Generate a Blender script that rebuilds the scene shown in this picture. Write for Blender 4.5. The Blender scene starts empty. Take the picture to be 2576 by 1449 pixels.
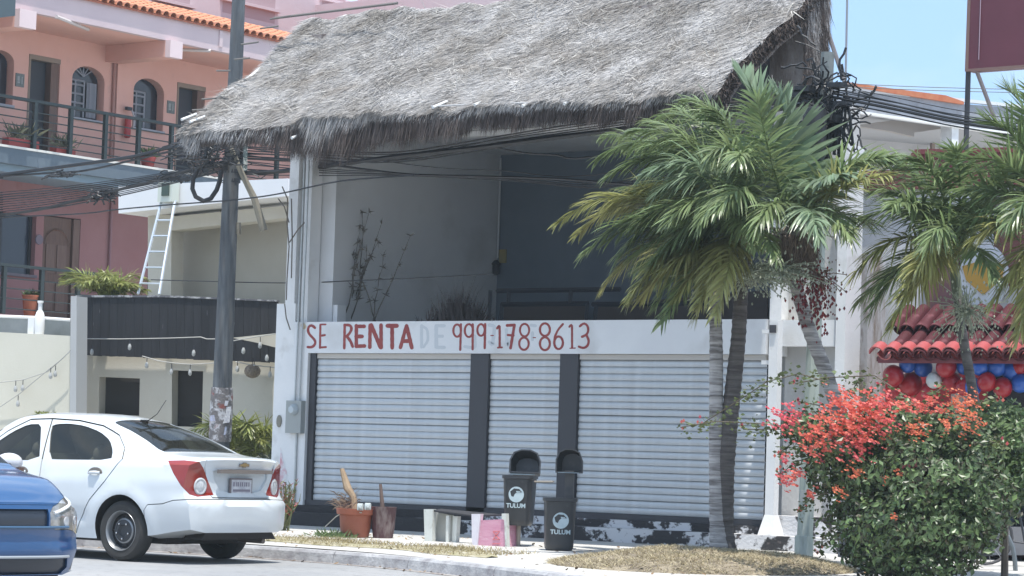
import bpy, bmesh, math, random
import numpy as np
from mathutils import Vector, Matrix
R = math.radians
random.seed(7)
rng = np.random.default_rng(7)
S = bpy.context.scene
COL = S.collection

# ---------------------------------------------------------------- camera
PW, PH = 2576.0, 1449.0            # units used for reading positions
FL = 9534 / (3672 / 2576)
CX, CY = 1288.0, 724.7
YAW, PITCH, ROLL = R(36.24), R(3.63), R(1.79)
EYE = np.array([0, 0, 1.3])
cf = np.array([-math.sin(YAW) * math.cos(PITCH), math.cos(YAW) * math.cos(PITCH), math.sin(PITCH)])
cr = np.array([math.cos(YAW), math.sin(YAW), 0.0])
cu = np.cross(cr, cf)
cr, cu = math.cos(ROLL) * cr + math.sin(ROLL) * cu, -math.sin(ROLL) * cr + math.cos(ROLL) * cu
cam = bpy.data.cameras.new('camera')
co = bpy.data.objects.new('camera', cam)
COL.objects.link(co)
cam.sensor_width = 36
cam.lens = FL / PW * 36
cam.clip_start = 0.1
cam.clip_end = 3000
m = Matrix(((cr[0], cu[0], -cf[0], 0), (cr[1], cu[1], -cf[1], 0), (cr[2], cu[2], -cf[2], EYE[2]), (0, 0, 0, 1)))
co.matrix_world = m
S.camera = co

# ---------------------------------------------------------------- world, sun, exposure
SUNV = Vector((0.17, -0.14, 1.0)).normalized()      # towards the sun
w = bpy.data.worlds.new('World')
S.world = w
w.use_nodes = True
nt = w.node_tree
bg = nt.nodes['Background']
sky = nt.nodes.new('ShaderNodeTexSky')
sky.sky_type = 'NISHITA'
sky.sun_disc = False
sky.sun_elevation = math.asin(SUNV.z)
sky.sun_rotation = math.atan2(SUNV.x, SUNV.y)
sky.air_density = 1.0
sky.dust_density = 0.2
sky.ozone_density = 4.0
tc = nt.nodes.new('ShaderNodeTexCoord')
mp = nt.nodes.new('ShaderNodeMapping')
mp.inputs['Scale'].default_value = (1, 1, 2.2)
nz = nt.nodes.new('ShaderNodeTexNoise')
nz.inputs['Scale'].default_value = 5.5
nz.inputs['Detail'].default_value = 5
nz.inputs['Roughness'].default_value = 0.5
cr_ = nt.nodes.new('ShaderNodeValToRGB')
cr_.color_ramp.elements[0].position = 0.36
cr_.color_ramp.elements[0].color = (0.80, 0.80, 0.80, 1)
cr_.color_ramp.elements[1].position = 0.72
cr_.color_ramp.elements[1].color = (0.96, 0.96, 0.96, 1)
mx = nt.nodes.new('ShaderNodeMix')
mx.data_type = 'RGBA'
mx.inputs[7].default_value = (1.75, 2.75, 4.3, 1)
nt.links.new(tc.outputs['Generated'], mp.inputs[0])
nt.links.new(mp.outputs[0], nz.inputs[0])
nt.links.new(nz.outputs['Fac'], cr_.inputs[0])
nt.links.new(cr_.outputs[0], mx.inputs[0])
nt.links.new(sky.outputs[0], mx.inputs[6])
# soft pale clouds drift over the blue
mx2 = nt.nodes.new('ShaderNodeMix'); mx2.data_type = 'RGBA'
mx2.inputs[7].default_value = (4.3, 4.7, 5.3, 1)
cl = nt.nodes.new('ShaderNodeValToRGB')
cl.color_ramp.elements[0].position = 0.36; cl.color_ramp.elements[0].color = (0, 0, 0, 1)
cl.color_ramp.elements[1].position = 0.72; cl.color_ramp.elements[1].color = (0.9, 0.9, 0.9, 1)
nt.links.new(nz.outputs['Fac'], cl.inputs[0]); nt.links.new(cl.outputs[0], mx2.inputs[0])
nt.links.new(mx.outputs[2], mx2.inputs[6])
nt.links.new(mx2.outputs[2], bg.inputs[0])
bg.inputs[1].default_value = 0.15

sl = bpy.data.lights.new('sun', 'SUN')
sl.energy = 3.5
sl.angle = R(0.53)
sl.color = (1.0, 0.96, 0.90)
so = bpy.data.objects.new('sun', sl)
COL.objects.link(so)
so.rotation_euler = SUNV.to_track_quat('Z', 'Y').to_euler()
S.view_settings.view_transform = 'Standard'
S.view_settings.look = 'None'
S.view_settings.gamma = 1
S.view_settings.exposure = 0.85
S.cycles.max_bounces = 6
S.cycles.diffuse_bounces = 3
S.cycles.glossy_bounces = 3
S.cycles.transparent_max_bounces = 8
S.cycles.caustics_reflective = False
S.cycles.caustics_refractive = False


# ---------------------------------------------------------------- reading a point of the place
def ray(x, y):
    return cf + (x - CX) / FL * cr - (y - CY) / FL * cu
def on(x, y, ax, val):
    d = ray(x, y)
    return Vector(EYE + (val - EYE[ax]) / d[ax] * d)
def FX(x, y, v): return on(x, y, 0, v)
def FY(x, y, v): return on(x, y, 1, v)
def FZ(x, y, v): return on(x, y, 2, v)
def DD(x, y, dep): return Vector(EYE + ray(x, y) * dep)
def VPL(x, y, p0, ang):
    """point of a vertical plane through p0 whose horizontal direction makes ang with +X"""
    n = np.array([-math.sin(ang), math.cos(ang), 0.0])
    d = ray(x, y)
    t = (np.array(p0) - EYE).dot(n) / d.dot(n)
    return Vector(EYE + t * d)


# ---------------------------------------------------------------- materials
MATS = {}
def mat(name, col, rough=0.7, col2=None, nscale=3.0, ndetail=6, bump=0.0, bscale=40.0, metal=0.0,
        coat=0.0, spec=0.5, island=0.0, trans=0.0, stretch=(1, 1, 1), lo=0.35, hi=0.65, coord='Object', emit=None, wear=None):
    if name in MATS:
        return MATS[name]
    M = bpy.data.materials.new(name)
    M.use_nodes = True
    N = M.node_tree.nodes
    L = M.node_tree.links
    P = N['Principled BSDF']
    P.inputs['Roughness'].default_value = rough
    P.inputs['Metallic'].default_value = metal
    P.inputs['Specular IOR Level'].default_value = spec
    P.inputs['Coat Weight'].default_value = coat
    P.inputs['Coat Roughness'].default_value = 0.06
    c = tuple(col) + (1,)
    P.inputs['Base Color'].default_value = c
    out = None
    tcn = N.new('ShaderNodeTexCoord')
    mpn = N.new('ShaderNodeMapping')
    mpn.inputs['Scale'].default_value = stretch
    L.new(tcn.outputs[coord], mpn.inputs[0])
    if col2 is not None:
        n = N.new('ShaderNodeTexNoise')
        n.inputs['Scale'].default_value = nscale
        n.inputs['Detail'].default_value = ndetail
        n.inputs['Roughness'].default_value = 0.62
        L.new(mpn.outputs[0], n.inputs[0])
        r = N.new('ShaderNodeValToRGB')
        r.color_ramp.elements[0].position = lo
        r.color_ramp.elements[1].position = hi
        r.color_ramp.elements[0].color = c
        r.color_ramp.elements[1].color = tuple(col2) + (1,)
        L.new(n.outputs['Fac'], r.inputs[0])
        out = r.outputs[0]
    if wear is not None:
        # wear = (colour, scale, lo, hi): a second, finer layer of stains
        n = N.new('ShaderNodeTexNoise')
        n.inputs['Scale'].default_value = wear[1]
        n.inputs['Detail'].default_value = 8
        L.new(mpn.outputs[0], n.inputs[0])
        r = N.new('ShaderNodeValToRGB')
        r.color_ramp.elements[0].position = wear[2]
        r.color_ramp.elements[1].position = wear[3]
        r.color_ramp.elements[0].color = (0, 0, 0, 1)
        r.color_ramp.elements[1].color = (1, 1, 1, 1)
        L.new(n.outputs['Fac'], r.inputs[0])
        x = N.new('ShaderNodeMix')
        x.data_type = 'RGBA'
        x.inputs[7].default_value = tuple(wear[0]) + (1,)
        L.new(r.outputs[0], x.inputs[0])
        if out is None:
            x.inputs[6].default_value = c
        else:
            L.new(out, x.inputs[6])
        out = x.outputs[2]
    if island:
        g = N.new('ShaderNodeNewGeometry')
        h = N.new('ShaderNodeHueSaturation')
        mr = N.new('ShaderNodeMapRange')
        mr.inputs[3].default_value = 1 - island
        mr.inputs[4].default_value = 1 + island
        L.new(g.outputs['Random Per Island'], mr.inputs[0])
        L.new(mr.outputs[0], h.inputs['Value'])
        mr2 = N.new('ShaderNodeMapRange')
        mr2.inputs[3].default_value = 0.49
        mr2.inputs[4].default_value = 0.51
        L.new(g.outputs['Random Per Island'], mr2.inputs[0])
        L.new(mr2.outputs[0], h.inputs['Hue'])
        if out is None:
            h.inputs['Color'].default_value = c
        else:
            L.new(out, h.inputs['Color'])
        out = h.outputs[0]
    if out is not None:
        L.new(out, P.inputs['Base Color'])
    if bump:
        n = N.new('ShaderNodeTexNoise')
        n.inputs['Scale'].default_value = bscale
        n.inputs['Detail'].default_value = 5
        L.new(mpn.outputs[0], n.inputs[0])
        b = N.new('ShaderNodeBump')
        b.inputs['Strength'].default_value = bump
        b.inputs['Distance'].default_value = 0.02
        L.new(n.outputs['Fac'], b.inputs['Height'])
        L.new(b.outputs[0], P.inputs['Normal'])
    if trans:
        t = N.new('ShaderNodeBsdfTranslucent')
        s = N.new('ShaderNodeMixShader')
        s.inputs[0].default_value = trans
        if out is not None:
            L.new(out, t.inputs[0])
        else:
            t.inputs[0].default_value = c
        L.new(P.outputs[0], s.inputs[1])
        L.new(t.outputs[0], s.inputs[2])
        L.new(s.outputs[0], N['Material Output'].inputs[0])
    MATS[name] = M
    return M


# ---------------------------------------------------------------- mesh builder
class MB:
    def __init__(s):
        s.v, s.f, s.m = [], [], []
    def add(s, vs, fs, mi=0):
        b = len(s.v)
        s.v += [tuple(p) for p in vs]
        s.f += [tuple(i + b for i in f) for f in fs]
        s.m += [mi] * len(fs)
        return s
    def box(s, a, b, mi=0):
        (x0, y0, z0), (x1, y1, z1) = a, b
        return s.add([(x0, y0, z0), (x1, y0, z0), (x1, y1, z0), (x0, y1, z0), (x0, y0, z1), (x1, y0, z1), (x1, y1, z1), (x0, y1, z1)],
                     [(0, 3, 2, 1), (4, 5, 6, 7), (0, 1, 5, 4), (1, 2, 6, 5), (2, 3, 7, 6), (3, 0, 4, 7)], mi)
    def obox(s, c, ax, ay, az, mi=0):
        """box from centre and half axis vectors"""
        c, ax, ay, az = map(Vector, (c, ax, ay, az))
        vs = [c + i * ax + j * ay + k * az for k in (-1, 1) for (i, j) in ((-1, -1), (1, -1), (1, 1), (-1, 1))]
        return s.add(vs, [(0, 3, 2, 1), (4, 5, 6, 7), (0, 1, 5, 4), (1, 2, 6, 5), (2, 3, 7, 6), (3, 0, 4, 7)], mi)
    def prism(s, pts, off, mi=0):
        """planar polygon extruded by vector off"""
        n = len(pts)
        off = Vector(off)
        pts = [Vector(p) for p in pts]
        nor = Vector((0, 0, 0))
        for i in range(n):
            nor += pts[i].cross(pts[(i + 1) % n])
        if nor.dot(off) > 0:
            pts = pts[::-1]
        vs = pts + [p + off for p in pts]
        fs = [tuple(range(n)), tuple(range(2 * n - 1, n - 1, -1))]
        fs += [(i, i + n, (i + 1) % n + n, (i + 1) % n)[::1] for i in range(n)]
        return s.add(vs, fs, mi)
    def tube(s, pts, rad, n=8, mi=0, caps=True, up=(0, 0, 1)):
        pts = [Vector(p) for p in pts]
        if not hasattr(rad, '__len__'):
            rad = [rad] * len(pts)
        b = len(s.v)
        k = len(pts)
        prev = None
        for i, p in enumerate(pts):
            t = (pts[min(i + 1, k - 1)] - pts[max(i - 1, 0)]).normalized()
            if prev is None:
                a = t.cross(Vector(up))
                if a.length < 1e-3:
                    a = t.cross(Vector((1, 0, 0)))
                a.normalize()
            else:
                a = (prev - t * prev.dot(t)).normalized()
            prev = a
            c = t.cross(a)
            for j in range(n):
                th = 2 * math.pi * j / n
                s.v.append(tuple(p + (a * math.cos(th) + c * math.sin(th)) * rad[i]))
        for i in range(k - 1):
            for j in range(n):
                s.f.append((b + i * n + j, b + i * n + (j + 1) % n, b + (i + 1) * n + (j + 1) % n, b + (i + 1) * n + j))
                s.m.append(mi)
        if caps:
            s.f.append(tuple(b + j for j in range(n))[::-1]); s.m.append(mi)
            s.f.append(tuple(b + (k - 1) * n + j for j in range(n))); s.m.append(mi)
        return s
    def lathe(s, prof, c=(0, 0, 0), n=20, mi=0, sx=1, sy=1):
        """prof = [(r, z)] bottom to top around a vertical axis at c"""
        b = len(s.v)
        for r, z in prof:
            for j in range(n):
                th = 2 * math.pi * j / n
                s.v.append((c[0] + r * sx * math.cos(th), c[1] + r * sy * math.sin(th), c[2] + z))
        for i in range(len(prof) - 1):
            for j in range(n):
                s.f.append((b + i * n + j, b + i * n + (j + 1) % n, b + (i + 1) * n + (j + 1) % n, b + (i + 1) * n + j)); s.m.append(mi)
        s.f.append(tuple(b + j for j in range(n))[::-1]); s.m.append(mi)
        s.f.append(tuple(b + (len(prof) - 1) * n + j for j in range(n))); s.m.append(mi)
        return s
    def ball(s, c, r, nu=12, nv=8, mi=0, sc=(1, 1, 1)):
        prof = [(max(1e-4, r * math.cos(a)), r * math.sin(a)) for a in np.linspace(-math.pi / 2, math.pi / 2, nv)]
        b = len(s.v)
        s.lathe(prof, (0, 0, 0), nu, mi)
        for i in range(b, len(s.v)):
            x, y, z = s.v[i]
            s.v[i] = (c[0] + x * sc[0], c[1] + y * sc[1], c[2] + z * sc[2])
        return s
    def xf(s, M):
        s.v = [tuple(M @ Vector(p)) for p in s.v]
        return s
    def build(s, name, mats, parent=None, local=False, smooth=False, ang=35, base=None):
        me = bpy.data.meshes.new(name)
        vs = np.array(s.v, dtype=float).reshape(-1, 3)
        if parent is not None and not local:
            org = np.array(parent.get('worg', (0, 0, 0)))
        elif parent is None and not local:
            org = np.array(base) if base is not None else np.array([(vs[:, 0].min() + vs[:, 0].max()) / 2, (vs[:, 1].min() + vs[:, 1].max()) / 2, vs[:, 2].min()])
        else:
            org = np.zeros(3)
        me.from_pydata([tuple(p) for p in (vs - org)], [], s.f)
        if not isinstance(mats, (list, tuple)):
            mats = [mats]
        for M in mats:
            me.materials.append(M)
        if len(mats) > 1:
            me.polygons.foreach_set('material_index', s.m)
        if smooth:
            me.polygons.foreach_set('use_smooth', [True] * len(me.polygons))
            if ang:
                me.set_sharp_from_angle(angle=R(ang))
        me.validate()
        me.update()
        o = bpy.data.objects.new(name, me)
        COL.objects.link(o)
        if parent is not None:
            o.parent = parent
            if not local:
                # world origin of this part, so sub-parts can be given in world coordinates too
                o['worg'] = [float(q) for q in org]
        else:
            o.location = org
            o['worg'] = [float(q) for q in org]
        return o


def tag(o, label=None, cat=None, group=None, kind=None):
    if label: o['label'] = label
    if cat: o['category'] = cat
    if group: o['group'] = group
    if kind: o['kind'] = kind
    return o
def thing(name, label, cat, loc=(0, 0, 0), rz=0.0, group=None):
    o = bpy.data.objects.new(name, None)
    COL.objects.link(o)
    o.empty_display_size = 0.1
    o.location = loc
    o.rotation_euler = (0, 0, rz)
    o['worg'] = [float(q) for q in loc]
    return tag(o, label, cat, group)
def inst(src, name, parent, loc=(0, 0, 0), rot=(0, 0, 0), scale=(1, 1, 1)):
    """another object on the same mesh"""
    c = bpy.data.objects.new(name, src if isinstance(src, bpy.types.Mesh) else src.data)
    COL.objects.link(c)
    c.parent = parent
    c.location = loc
    c.rotation_euler = rot
    c.scale = scale
    return c
def rel(p, parent):
    return Vector(p) - Vector(parent['worg'])
def lerp(a, b, t): return a + (b - a) * t
def cleanup_props():
    for o in bpy.data.objects:
        if 'worg' in o:
            del o['worg']
def text_mesh(txt, size=1.0, ext=0.0, bold=0.0, sx=1.0):
    cu_ = bpy.data.curves.new('lettering', 'FONT')
    cu_.body = txt
    cu_.size = size
    cu_.extrude = ext
    cu_.offset = bold
    cu_.align_x = 'CENTER'
    cu_.align_y = 'CENTER'
    cu_.resolution_u = 3
    o = bpy.data.objects.new('tmp_text', cu_)
    COL.objects.link(o)
    dg = bpy.context.evaluated_depsgraph_get()
    me = bpy.data.meshes.new_from_object(o.evaluated_get(dg))
    bpy.data.objects.remove(o)
    me.name = 'lettering'
    for v in me.vertices:
        v.co.x *= sx
    return me
# ================================================================ materials shared
white_paint = mat('white_paint', (0.72, 0.73, 0.73), 0.65, (0.80, 0.80, 0.79), 1.5, bump=0.15, bscale=30, wear=((0.50, 0.49, 0.46), 2.2, 0.60, 0.80))
asphalt = mat('road_asphalt', (0.24, 0.245, 0.25), 0.9, (0.31, 0.31, 0.31), 0.5, bump=0.4, bscale=60, wear=((0.16, 0.16, 0.16), 7, 0.56, 0.75))
pave_m = mat('pavement_concrete', (0.42, 0.41, 0.39), 0.9, (0.53, 0.52, 0.49), 0.7, bump=0.3, bscale=35, wear=((0.30, 0.28, 0.24), 3.1, 0.56, 0.78))
kerb_m = mat('kerb_paint', (0.30, 0.30, 0.31), 0.85, (0.46, 0.46, 0.46), 2.0, bump=0.5, bscale=25, wear=((0.24, 0.23, 0.24), 5.5, 0.47, 0.70))
soil_m = mat('dry_soil', (0.17, 0.14, 0.10), 0.95, (0.33, 0.28, 0.20), 3.0, bump=0.8, bscale=30, wear=((0.10, 0.08, 0.06), 9, 0.5, 0.7))

# ================================================================ road, kerb, pavement
def zpave(y):
    return 0.14 + 0.07 * min(1, max(0, (y - 23.0) / 5.5))
KP = [(-90, 26.0), (-60, 25.0), (-40, 24.4), (-30, 24.1), (-24, 24.0), (-22, 23.95), (-20.5, 23.9), (-19.4, 23.72), (-18.4, 23.4), (-17.4, 22.95),
      (-16.6, 22.55), (-15.6, 22.05), (-14.4, 21.3), (-13, 20.4), (-11, 19.0), (-8, 17.0), (0, 12.5), (30, -2)]
g = MB()
g.add([(-260, -90, 0), (240, -90, 0), (240, 400, 0), (-260, 400, 0)], [(0, 1, 2, 3)])
tag(g.build('ground', mat('far_ground', (0.30, 0.28, 0.24), 0.95, (0.24, 0.26, 0.18), 0.05)), kind='structure')
g = MB()
g.add([(-200, -80, 0.004), (200, -80, 0.004), (200, 27, 0.004), (-200, 27, 0.004)], [(0, 1, 2, 3)])
tag(g.build('road', asphalt), kind='structure')
g = MB()
rows = [0.0, 0.2, 0.5, 1, 2, 3.5, 5.5, 8, 30, 80]
vs, fs = [], []
for (x, y) in KP:
    for r_ in rows:
        yy = y + 0.17 + r_
        vs.append((x, yy, zpave(yy) if yy > 23 else 0.14))
nr = len(rows)
for i in range(len(KP) - 1):
    for j in range(nr - 1):
        fs.append((i * nr + j, (i + 1) * nr + j, (i + 1) * nr + j + 1, i * nr + j + 1))
g.add(vs, fs)
tag(g.build('pavement', pave_m), kind='structure')
# kerb: cast blocks about two metres long with open joints
kb = bpy.data.objects.new('kerb', None); COL.objects.link(kb); kb['worg'] = [0.0, 0.0, 0.0]
tag(kb, kind='structure')
def kpt(s):
    acc = 0
    for a, b in zip(KP, KP[1:]):
        d = math.dist(a, b)
        if acc + d >= s:
            t = (s - acc) / d
            return Vector((lerp(a[0], b[0], t), lerp(a[1], b[1], t), 0))
        acc += d
    return Vector((KP[-1][0], KP[-1][1], 0))
tot = sum(math.dist(a, b) for a, b in zip(KP, KP[1:]))
s_ = 40.0
while s_ < 115:
    ln = random.uniform(1.4, 2.3)
    pts = [kpt(s_ + 0.006), kpt(s_ + ln * 0.5), kpt(s_ + ln - 0.006)]
    h = 0.145 + random.uniform(-0.004, 0.004)
    g = MB()
    vs, fs = [], []
    for i, p in enumerate(pts):
        t = (pts[min(i + 1, 2)] - pts[max(i - 1, 0)]).normalized()
        nrm = Vector((t.y, -t.x, 0))      # towards the road
        for (o_, z_) in ((0.035, 0.0), (0.012, h - 0.03), (-0.012, h), (-0.17, h + 0.002), (-0.17, 0)):
            q = p + nrm * o_
            vs.append((q.x, q.y, z_))
    for i in range(2):
        for j in range(4):
            fs.append((i * 5 + j, (i + 1) * 5 + j, (i + 1) * 5 + j + 1, i * 5 + j + 1))
    fs += [(0, 1, 2, 3, 4)[::1], (14, 13, 12, 11, 10)]
    g.add(vs, fs)
    g.build('kerb_block', kerb_m, kb)
    s_ += ln

# gutter dirt strip: thin darker sheet along the foot of the kerb
g = MB(); vs = []; fs = []
for i, (x, y) in enumerate(KP[2:16]):
    vs += [(x, y + 0.02, 0.008), (x + 0.03, y - 0.16 - 0.05 * random.random(), 0.008)]
for i in range(len(vs) // 2 - 1):
    fs.append((2 * i + 1, 2 * i + 3, 2 * i + 2, 2 * i))
g.add(vs, fs)
tag(g.build('gutter_dirt', mat('gutter_dirt', (0.20, 0.16, 0.14), 0.95, (0.38, 0.36, 0.34), 3, bump=0.5), base=(0, 0, 0)), kind='structure')


def blades(name, mats, pts, hmin, hmax, wid, parent=None, lean=0.5, zfun=None, **k):
    """short blades of grass as one mesh"""
    n = len(pts)
    V = np.zeros((n, 3, 3)); 
    for i, p in enumerate(pts):
        h = random.uniform(hmin, hmax)
        a = random.uniform(0, 2 * math.pi)
        dx, dy = math.cos(a) * wid, math.sin(a) * wid
        lx, ly = random.gauss(0, lean) * h, random.gauss(0, lean) * h
        V[i] = ((p[0] - dx, p[1] - dy, p[2]), (p[0] + dx, p[1] + dy, p[2]), (p[0] + lx, p[1] + ly, p[2] + h))
    g = MB()
    g.v = [tuple(q) for q in V.reshape(-1, 3)]
    g.f = [(3 * i, 3 * i + 1, 3 * i + 2) for i in range(n)]
    g.m = [0] * n
    return g.build(name, mats, parent, **k)

# verge of dry grass behind the kerb, mound with the palms
straw = mat('dry_grass', (0.30, 0.25, 0.14), 0.9, island=0.45, trans=0.25)
gp = []
for _ in range(9000):
    x = random.uniform(-23.8, -18.2)
    # the strip follows the kerb
    yk = np.interp(x, [p[0] for p in KP], [p[1] for p in KP])
    o_ = 0.55 + abs(random.gauss(0, 0.30)) + 0.12 * math.sin(x * 3.1) + random.uniform(0, 1.1)
    if random.random() < 0.4 + 0.4 * math.sin(x * 2.3 + 1) * math.cos(x * 5.1):
        continue
    gp.append((x, yk + 0.2 + o_, zpave(yk + 0.2 + o_)))
tag(blades('grass', straw, gp, 0.015, 0.06, 0.006, lean=1.0, base=(-21, 25, 0.15)), 'strip of short dry straw coloured grass along the kerb in front of the shop', 'grass', kind='stuff')
g = MB(); vs = []; fs = []
xs_ = np.linspace(-24.2, -17.9, 40)
for x in xs_:
    yk = float(np.interp(x, [p[0] for p in KP], [p[1] for p in KP]))
    a = 0.62 + 0.10 * math.sin(x * 3.1); b = a + 1.1 + 0.25 * math.sin(x * 1.7 + 2) - max(0, (x + 19.2)) * 0.7
    for o_, dz in ((a, 0.004), ((a + b) / 2, 0.02), (max(b, a + .05), 0.004)):
        yy = yk + 0.2 + o_
        vs.append((x, yy, zpave(yy) + dz))
for i in range(len(xs_) - 1):
    for j in range(2):
        fs.append((i * 3 + j, (i + 1) * 3 + j, (i + 1) * 3 + j + 1, i * 3 + j + 1))
g.add(vs, fs)
tag(g.build('verge_soil', mat('verge_soil', (0.36, 0.31, 0.21), 0.95, (0.26, 0.25, 0.13), 6, bump=0.8, bscale=40, wear=((0.5, .47, .40), 9, 0.5, 0.7)), smooth=True), kind='structure')

MC = FZ(1800, 1425, 0.2)
MC = Vector((-15.45, 25.05, 0))
def mound_h(x, y):
    dx, dy = x - MC.x, y - MC.y
    # long axis along the kerb
    a = dx * 0.807 + dy * 0.591
    b = -dx * 0.591 + dy * 0.807
    r2 = ((a + .15) / 1.75) ** 2 + (b / 1.75) ** 2
    h = 0.19 * max(0, 1 - r2) ** 0.85
    h *= 1 + 0.18 * math.sin(x * 3.3 + 1) * math.cos(y * 2.9)
    return h
g = MB(); vs = []; fs = []
NX = 70
for i in range(NX):
    for j in range(NX):
        x = MC.x - 2.9 + 5.8 * i / (NX - 1); y = MC.y - 2.6 + 5.2 * j / (NX - 1)
        h = mound_h(x, y)
        vs.append((x, y, zpave(y) - 0.02 + h + (random.uniform(0, 0.015) if h > 0.01 else 0)))
for i in range(NX - 1):
    for j in range(NX - 1):
        if max(vs[i * NX + j][2] - zpave(vs[i * NX + j][1]), vs[(i + 1) * NX + j + 1][2] - zpave(vs[(i + 1) * NX + j + 1][1])) > -0.019:
            fs.append((i * NX + j, (i + 1) * NX + j, (i + 1) * NX + j + 1, i * NX + j + 1))
g.add(vs, fs)
tag(g.build('terrain_mound', soil_m, smooth=True, ang=None), kind='structure')
gp = []
while len(gp) < 26000:
    x = MC.x + random.uniform(-2.6, 2.6); y = MC.y + random.uniform(-2.3, 2.3)
    h = mound_h(x, y)
    if h > 0.015 and random.random() < 0.35 + 0.65 * (math.sin(x * 4) * math.sin(y * 5 + 1) > -0.3):
        gp.append((x, y, zpave(y) - 0.02 + h))
tag(blades('ground_litter', mat('straw_litter', (0.42, 0.36, 0.24), 0.9, island=0.5, trans=0.2), gp, 0.006, 0.045, 0.007, lean=1.5, base=(MC.x, MC.y, 0.15)),
    'dry grass and straw litter covering the mound under the palms', 'ground cover', kind='stuff')
# ================================================================ the shop to let
YF = 30.0                                           # plane of the shutters
XA = FY(752, 850, YF).x                             # left edge of the painted beam
XB = FY(1937, 850, YF).x                            # right edge of the beam
ZG = 0.20                                           # pavement at the facade
ZS = 0.575                                          # foot of the shutters
ZL = 2.735                                          # underside of the beam
ZT = 3.195                                          # top of the beam
XL0 = FY(703, 900, YF).x                            # left outer edge of the building
XR0 = -17.62
shop = thing('shop_building', 'vacant two storey shop with roller shutters, painted rental beam and thatched roof', 'building', ((XL0 + XR0) / 2, 31.5, ZG))
shade_wall = mat('terrace_wall', (0.60, 0.61, 0.62), 0.8, (0.66, 0.67, 0.67), 0.8, bump=0.1, wear=((0.52, 0.52, 0.51), 1.2, 0.55, 0.8))
beam_paint = mat('beam_paint', (0.70, 0.71, 0.72), 0.6, (0.77, 0.78, 0.78), 0.9, bump=0.1, bscale=14, wear=((0.58, 0.58, 0.57), 1.6, 0.58, 0.8))
charcoal = mat('charcoal_paint', (0.045, 0.045, 0.052), 0.55)
peel = mat('peeling_plinth', (0.035, 0.033, 0.035), 0.8, (0.62, 0.62, 0.63), 2.3, ndetail=7, lo=0.465, hi=0.50, bump=0.5, bscale=20, stretch=(1.0, 1.0, 1.3), wear=((0.12, 0.10, 0.10), 9, 0.6, 0.66))
peel_dark = mat('peeling_plinth_dark', (0.03, 0.028, 0.03), 0.8, (0.50, 0.50, 0.52), 2.0, ndetail=7, lo=0.60, hi=0.63, bump=0.5, bscale=20)
# floor slab and upper terrace walls
xs_tw = -25.45                                      # inner face of the left wall
YB = 34.3                                           # rear wall of the terrace
ZC = 6.15                                           # ceiling
XR1 = FY(2078, 500, 34.5).x                          # the right flank runs back at a slant
def slab(x0, y0, y1, z0, z1, nm, m_):
    f = lambda y: lerp(XR0, XR1, (y - YF) / (34.5 - YF))
    MB().prism([(x0, y0, z0), (f(y0), y0, z0), (f(y1), y1, z0), (x0, y1, z0)], (0, 0, z1 - z0)).build(nm, m_, shop)
slab(XL0 + .35, YF + 0.25, YB, ZL, ZT - 0.25, 'terrace_floor', shade_wall)
MB().box((XL0 + .25, YF + 0.22, ZG), (xs_tw, 34.5, ZC)).build('side_wall', shade_wall, shop)
MB().prism([(XR0 - .2, YF + .3, ZG), (XR0, YF + .3, ZG), (XR1, 34.5, ZG), (XR1 - .2, 34.5, ZG)], (0, 0, ZC - ZG)).build('side_wall', shade_wall, shop)
MB().box((xs_tw, YB, ZG), (XR1 - .2, YB + 0.2, ZC)).build('rear_wall', mat('rear_wall_shaded', (0.13, 0.165, 0.20), 0.8, (0.16, 0.195, 0.23), 1), shop)  # deep terrace shade is put into the rear wall's dark colour
slab(XL0 + .25, YF + 0.1, 34.5, ZC, ZC + 0.28, 'ceiling_slab', shade_wall)
slab(xs_tw, YF + .25, YB, ZG - .1, .4, 'ground_floor', shade_wall)
# recess behind the shutters
MB().box((XL0 + .6, YF + 0.12, ZG), (XR0 - .25, YF + 0.2, ZL)).build('backing_wall', charcoal, shop)
# the painted beam (front of the terrace parapet)
MB().box((XA, YF - 0.10, ZL), (XB, YF + 0.25, ZT)).build('parapet_beam', beam_paint, shop)
# left pillar in two widths, the upper one with a reveal
p1 = FY(752, 1000, YF - .12).x
MB().box((XL0, YF - 0.10, ZG), (FY(782, 1000, YF).x, YF + 0.22, ZL)).box((XL0, YF - .10, ZL), (XA - .002, YF + .22, 3.47)).build('pillar', white_paint, shop)
MB().box((XL0 + 0.16, YF - 0.10, 3.47), (FY(757, 600, YF).x, YF + 0.22, 6.0)).build('upper_pillar', white_paint, shop)
MB().box((FY(765, 600, YF).x + .02, YF - 0.04, ZT), (FY(784, 600, YF).x, YF + 0.20, 6.0)).build('upper_pillar', white_paint, shop)
MB().box((xs_tw - .05, YF + .25, ZT - .25), (xs_tw + 0.08, YF + .45, 3.47)).build('low_pier', white_paint, shop)
xc0, xc1 = FY(1943, 750, YF).x, FY(1972, 750, YF).x
MB().box((xc0, YF - 0.06, ZL - .02), (xc1, YF + 0.3, 6.0)).build('upper_pillar', white_paint, shop)
# black mullions between the shutters
mull = []
for a, b in ((1181, 1226), (1406, 1451)):
    x0, x1 = FY(a, 1000, YF - 0.06).x, FY(b, 1000, YF - 0.06).x
    mull.append((x0, x1))
    MB().box((x0, YF - 0.06, ZS - .06), (x1, YF + 0.1, ZL)).build('mullion', charcoal, shop)
xj0, xj1 = FY(783, 1000, YF).x, FY(797, 1000, YF).x
MB().box((xj0, YF - 0.05, ZS - .06), (xj1, YF + 0.1, ZL)).build('mullion', charcoal, shop)
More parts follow.
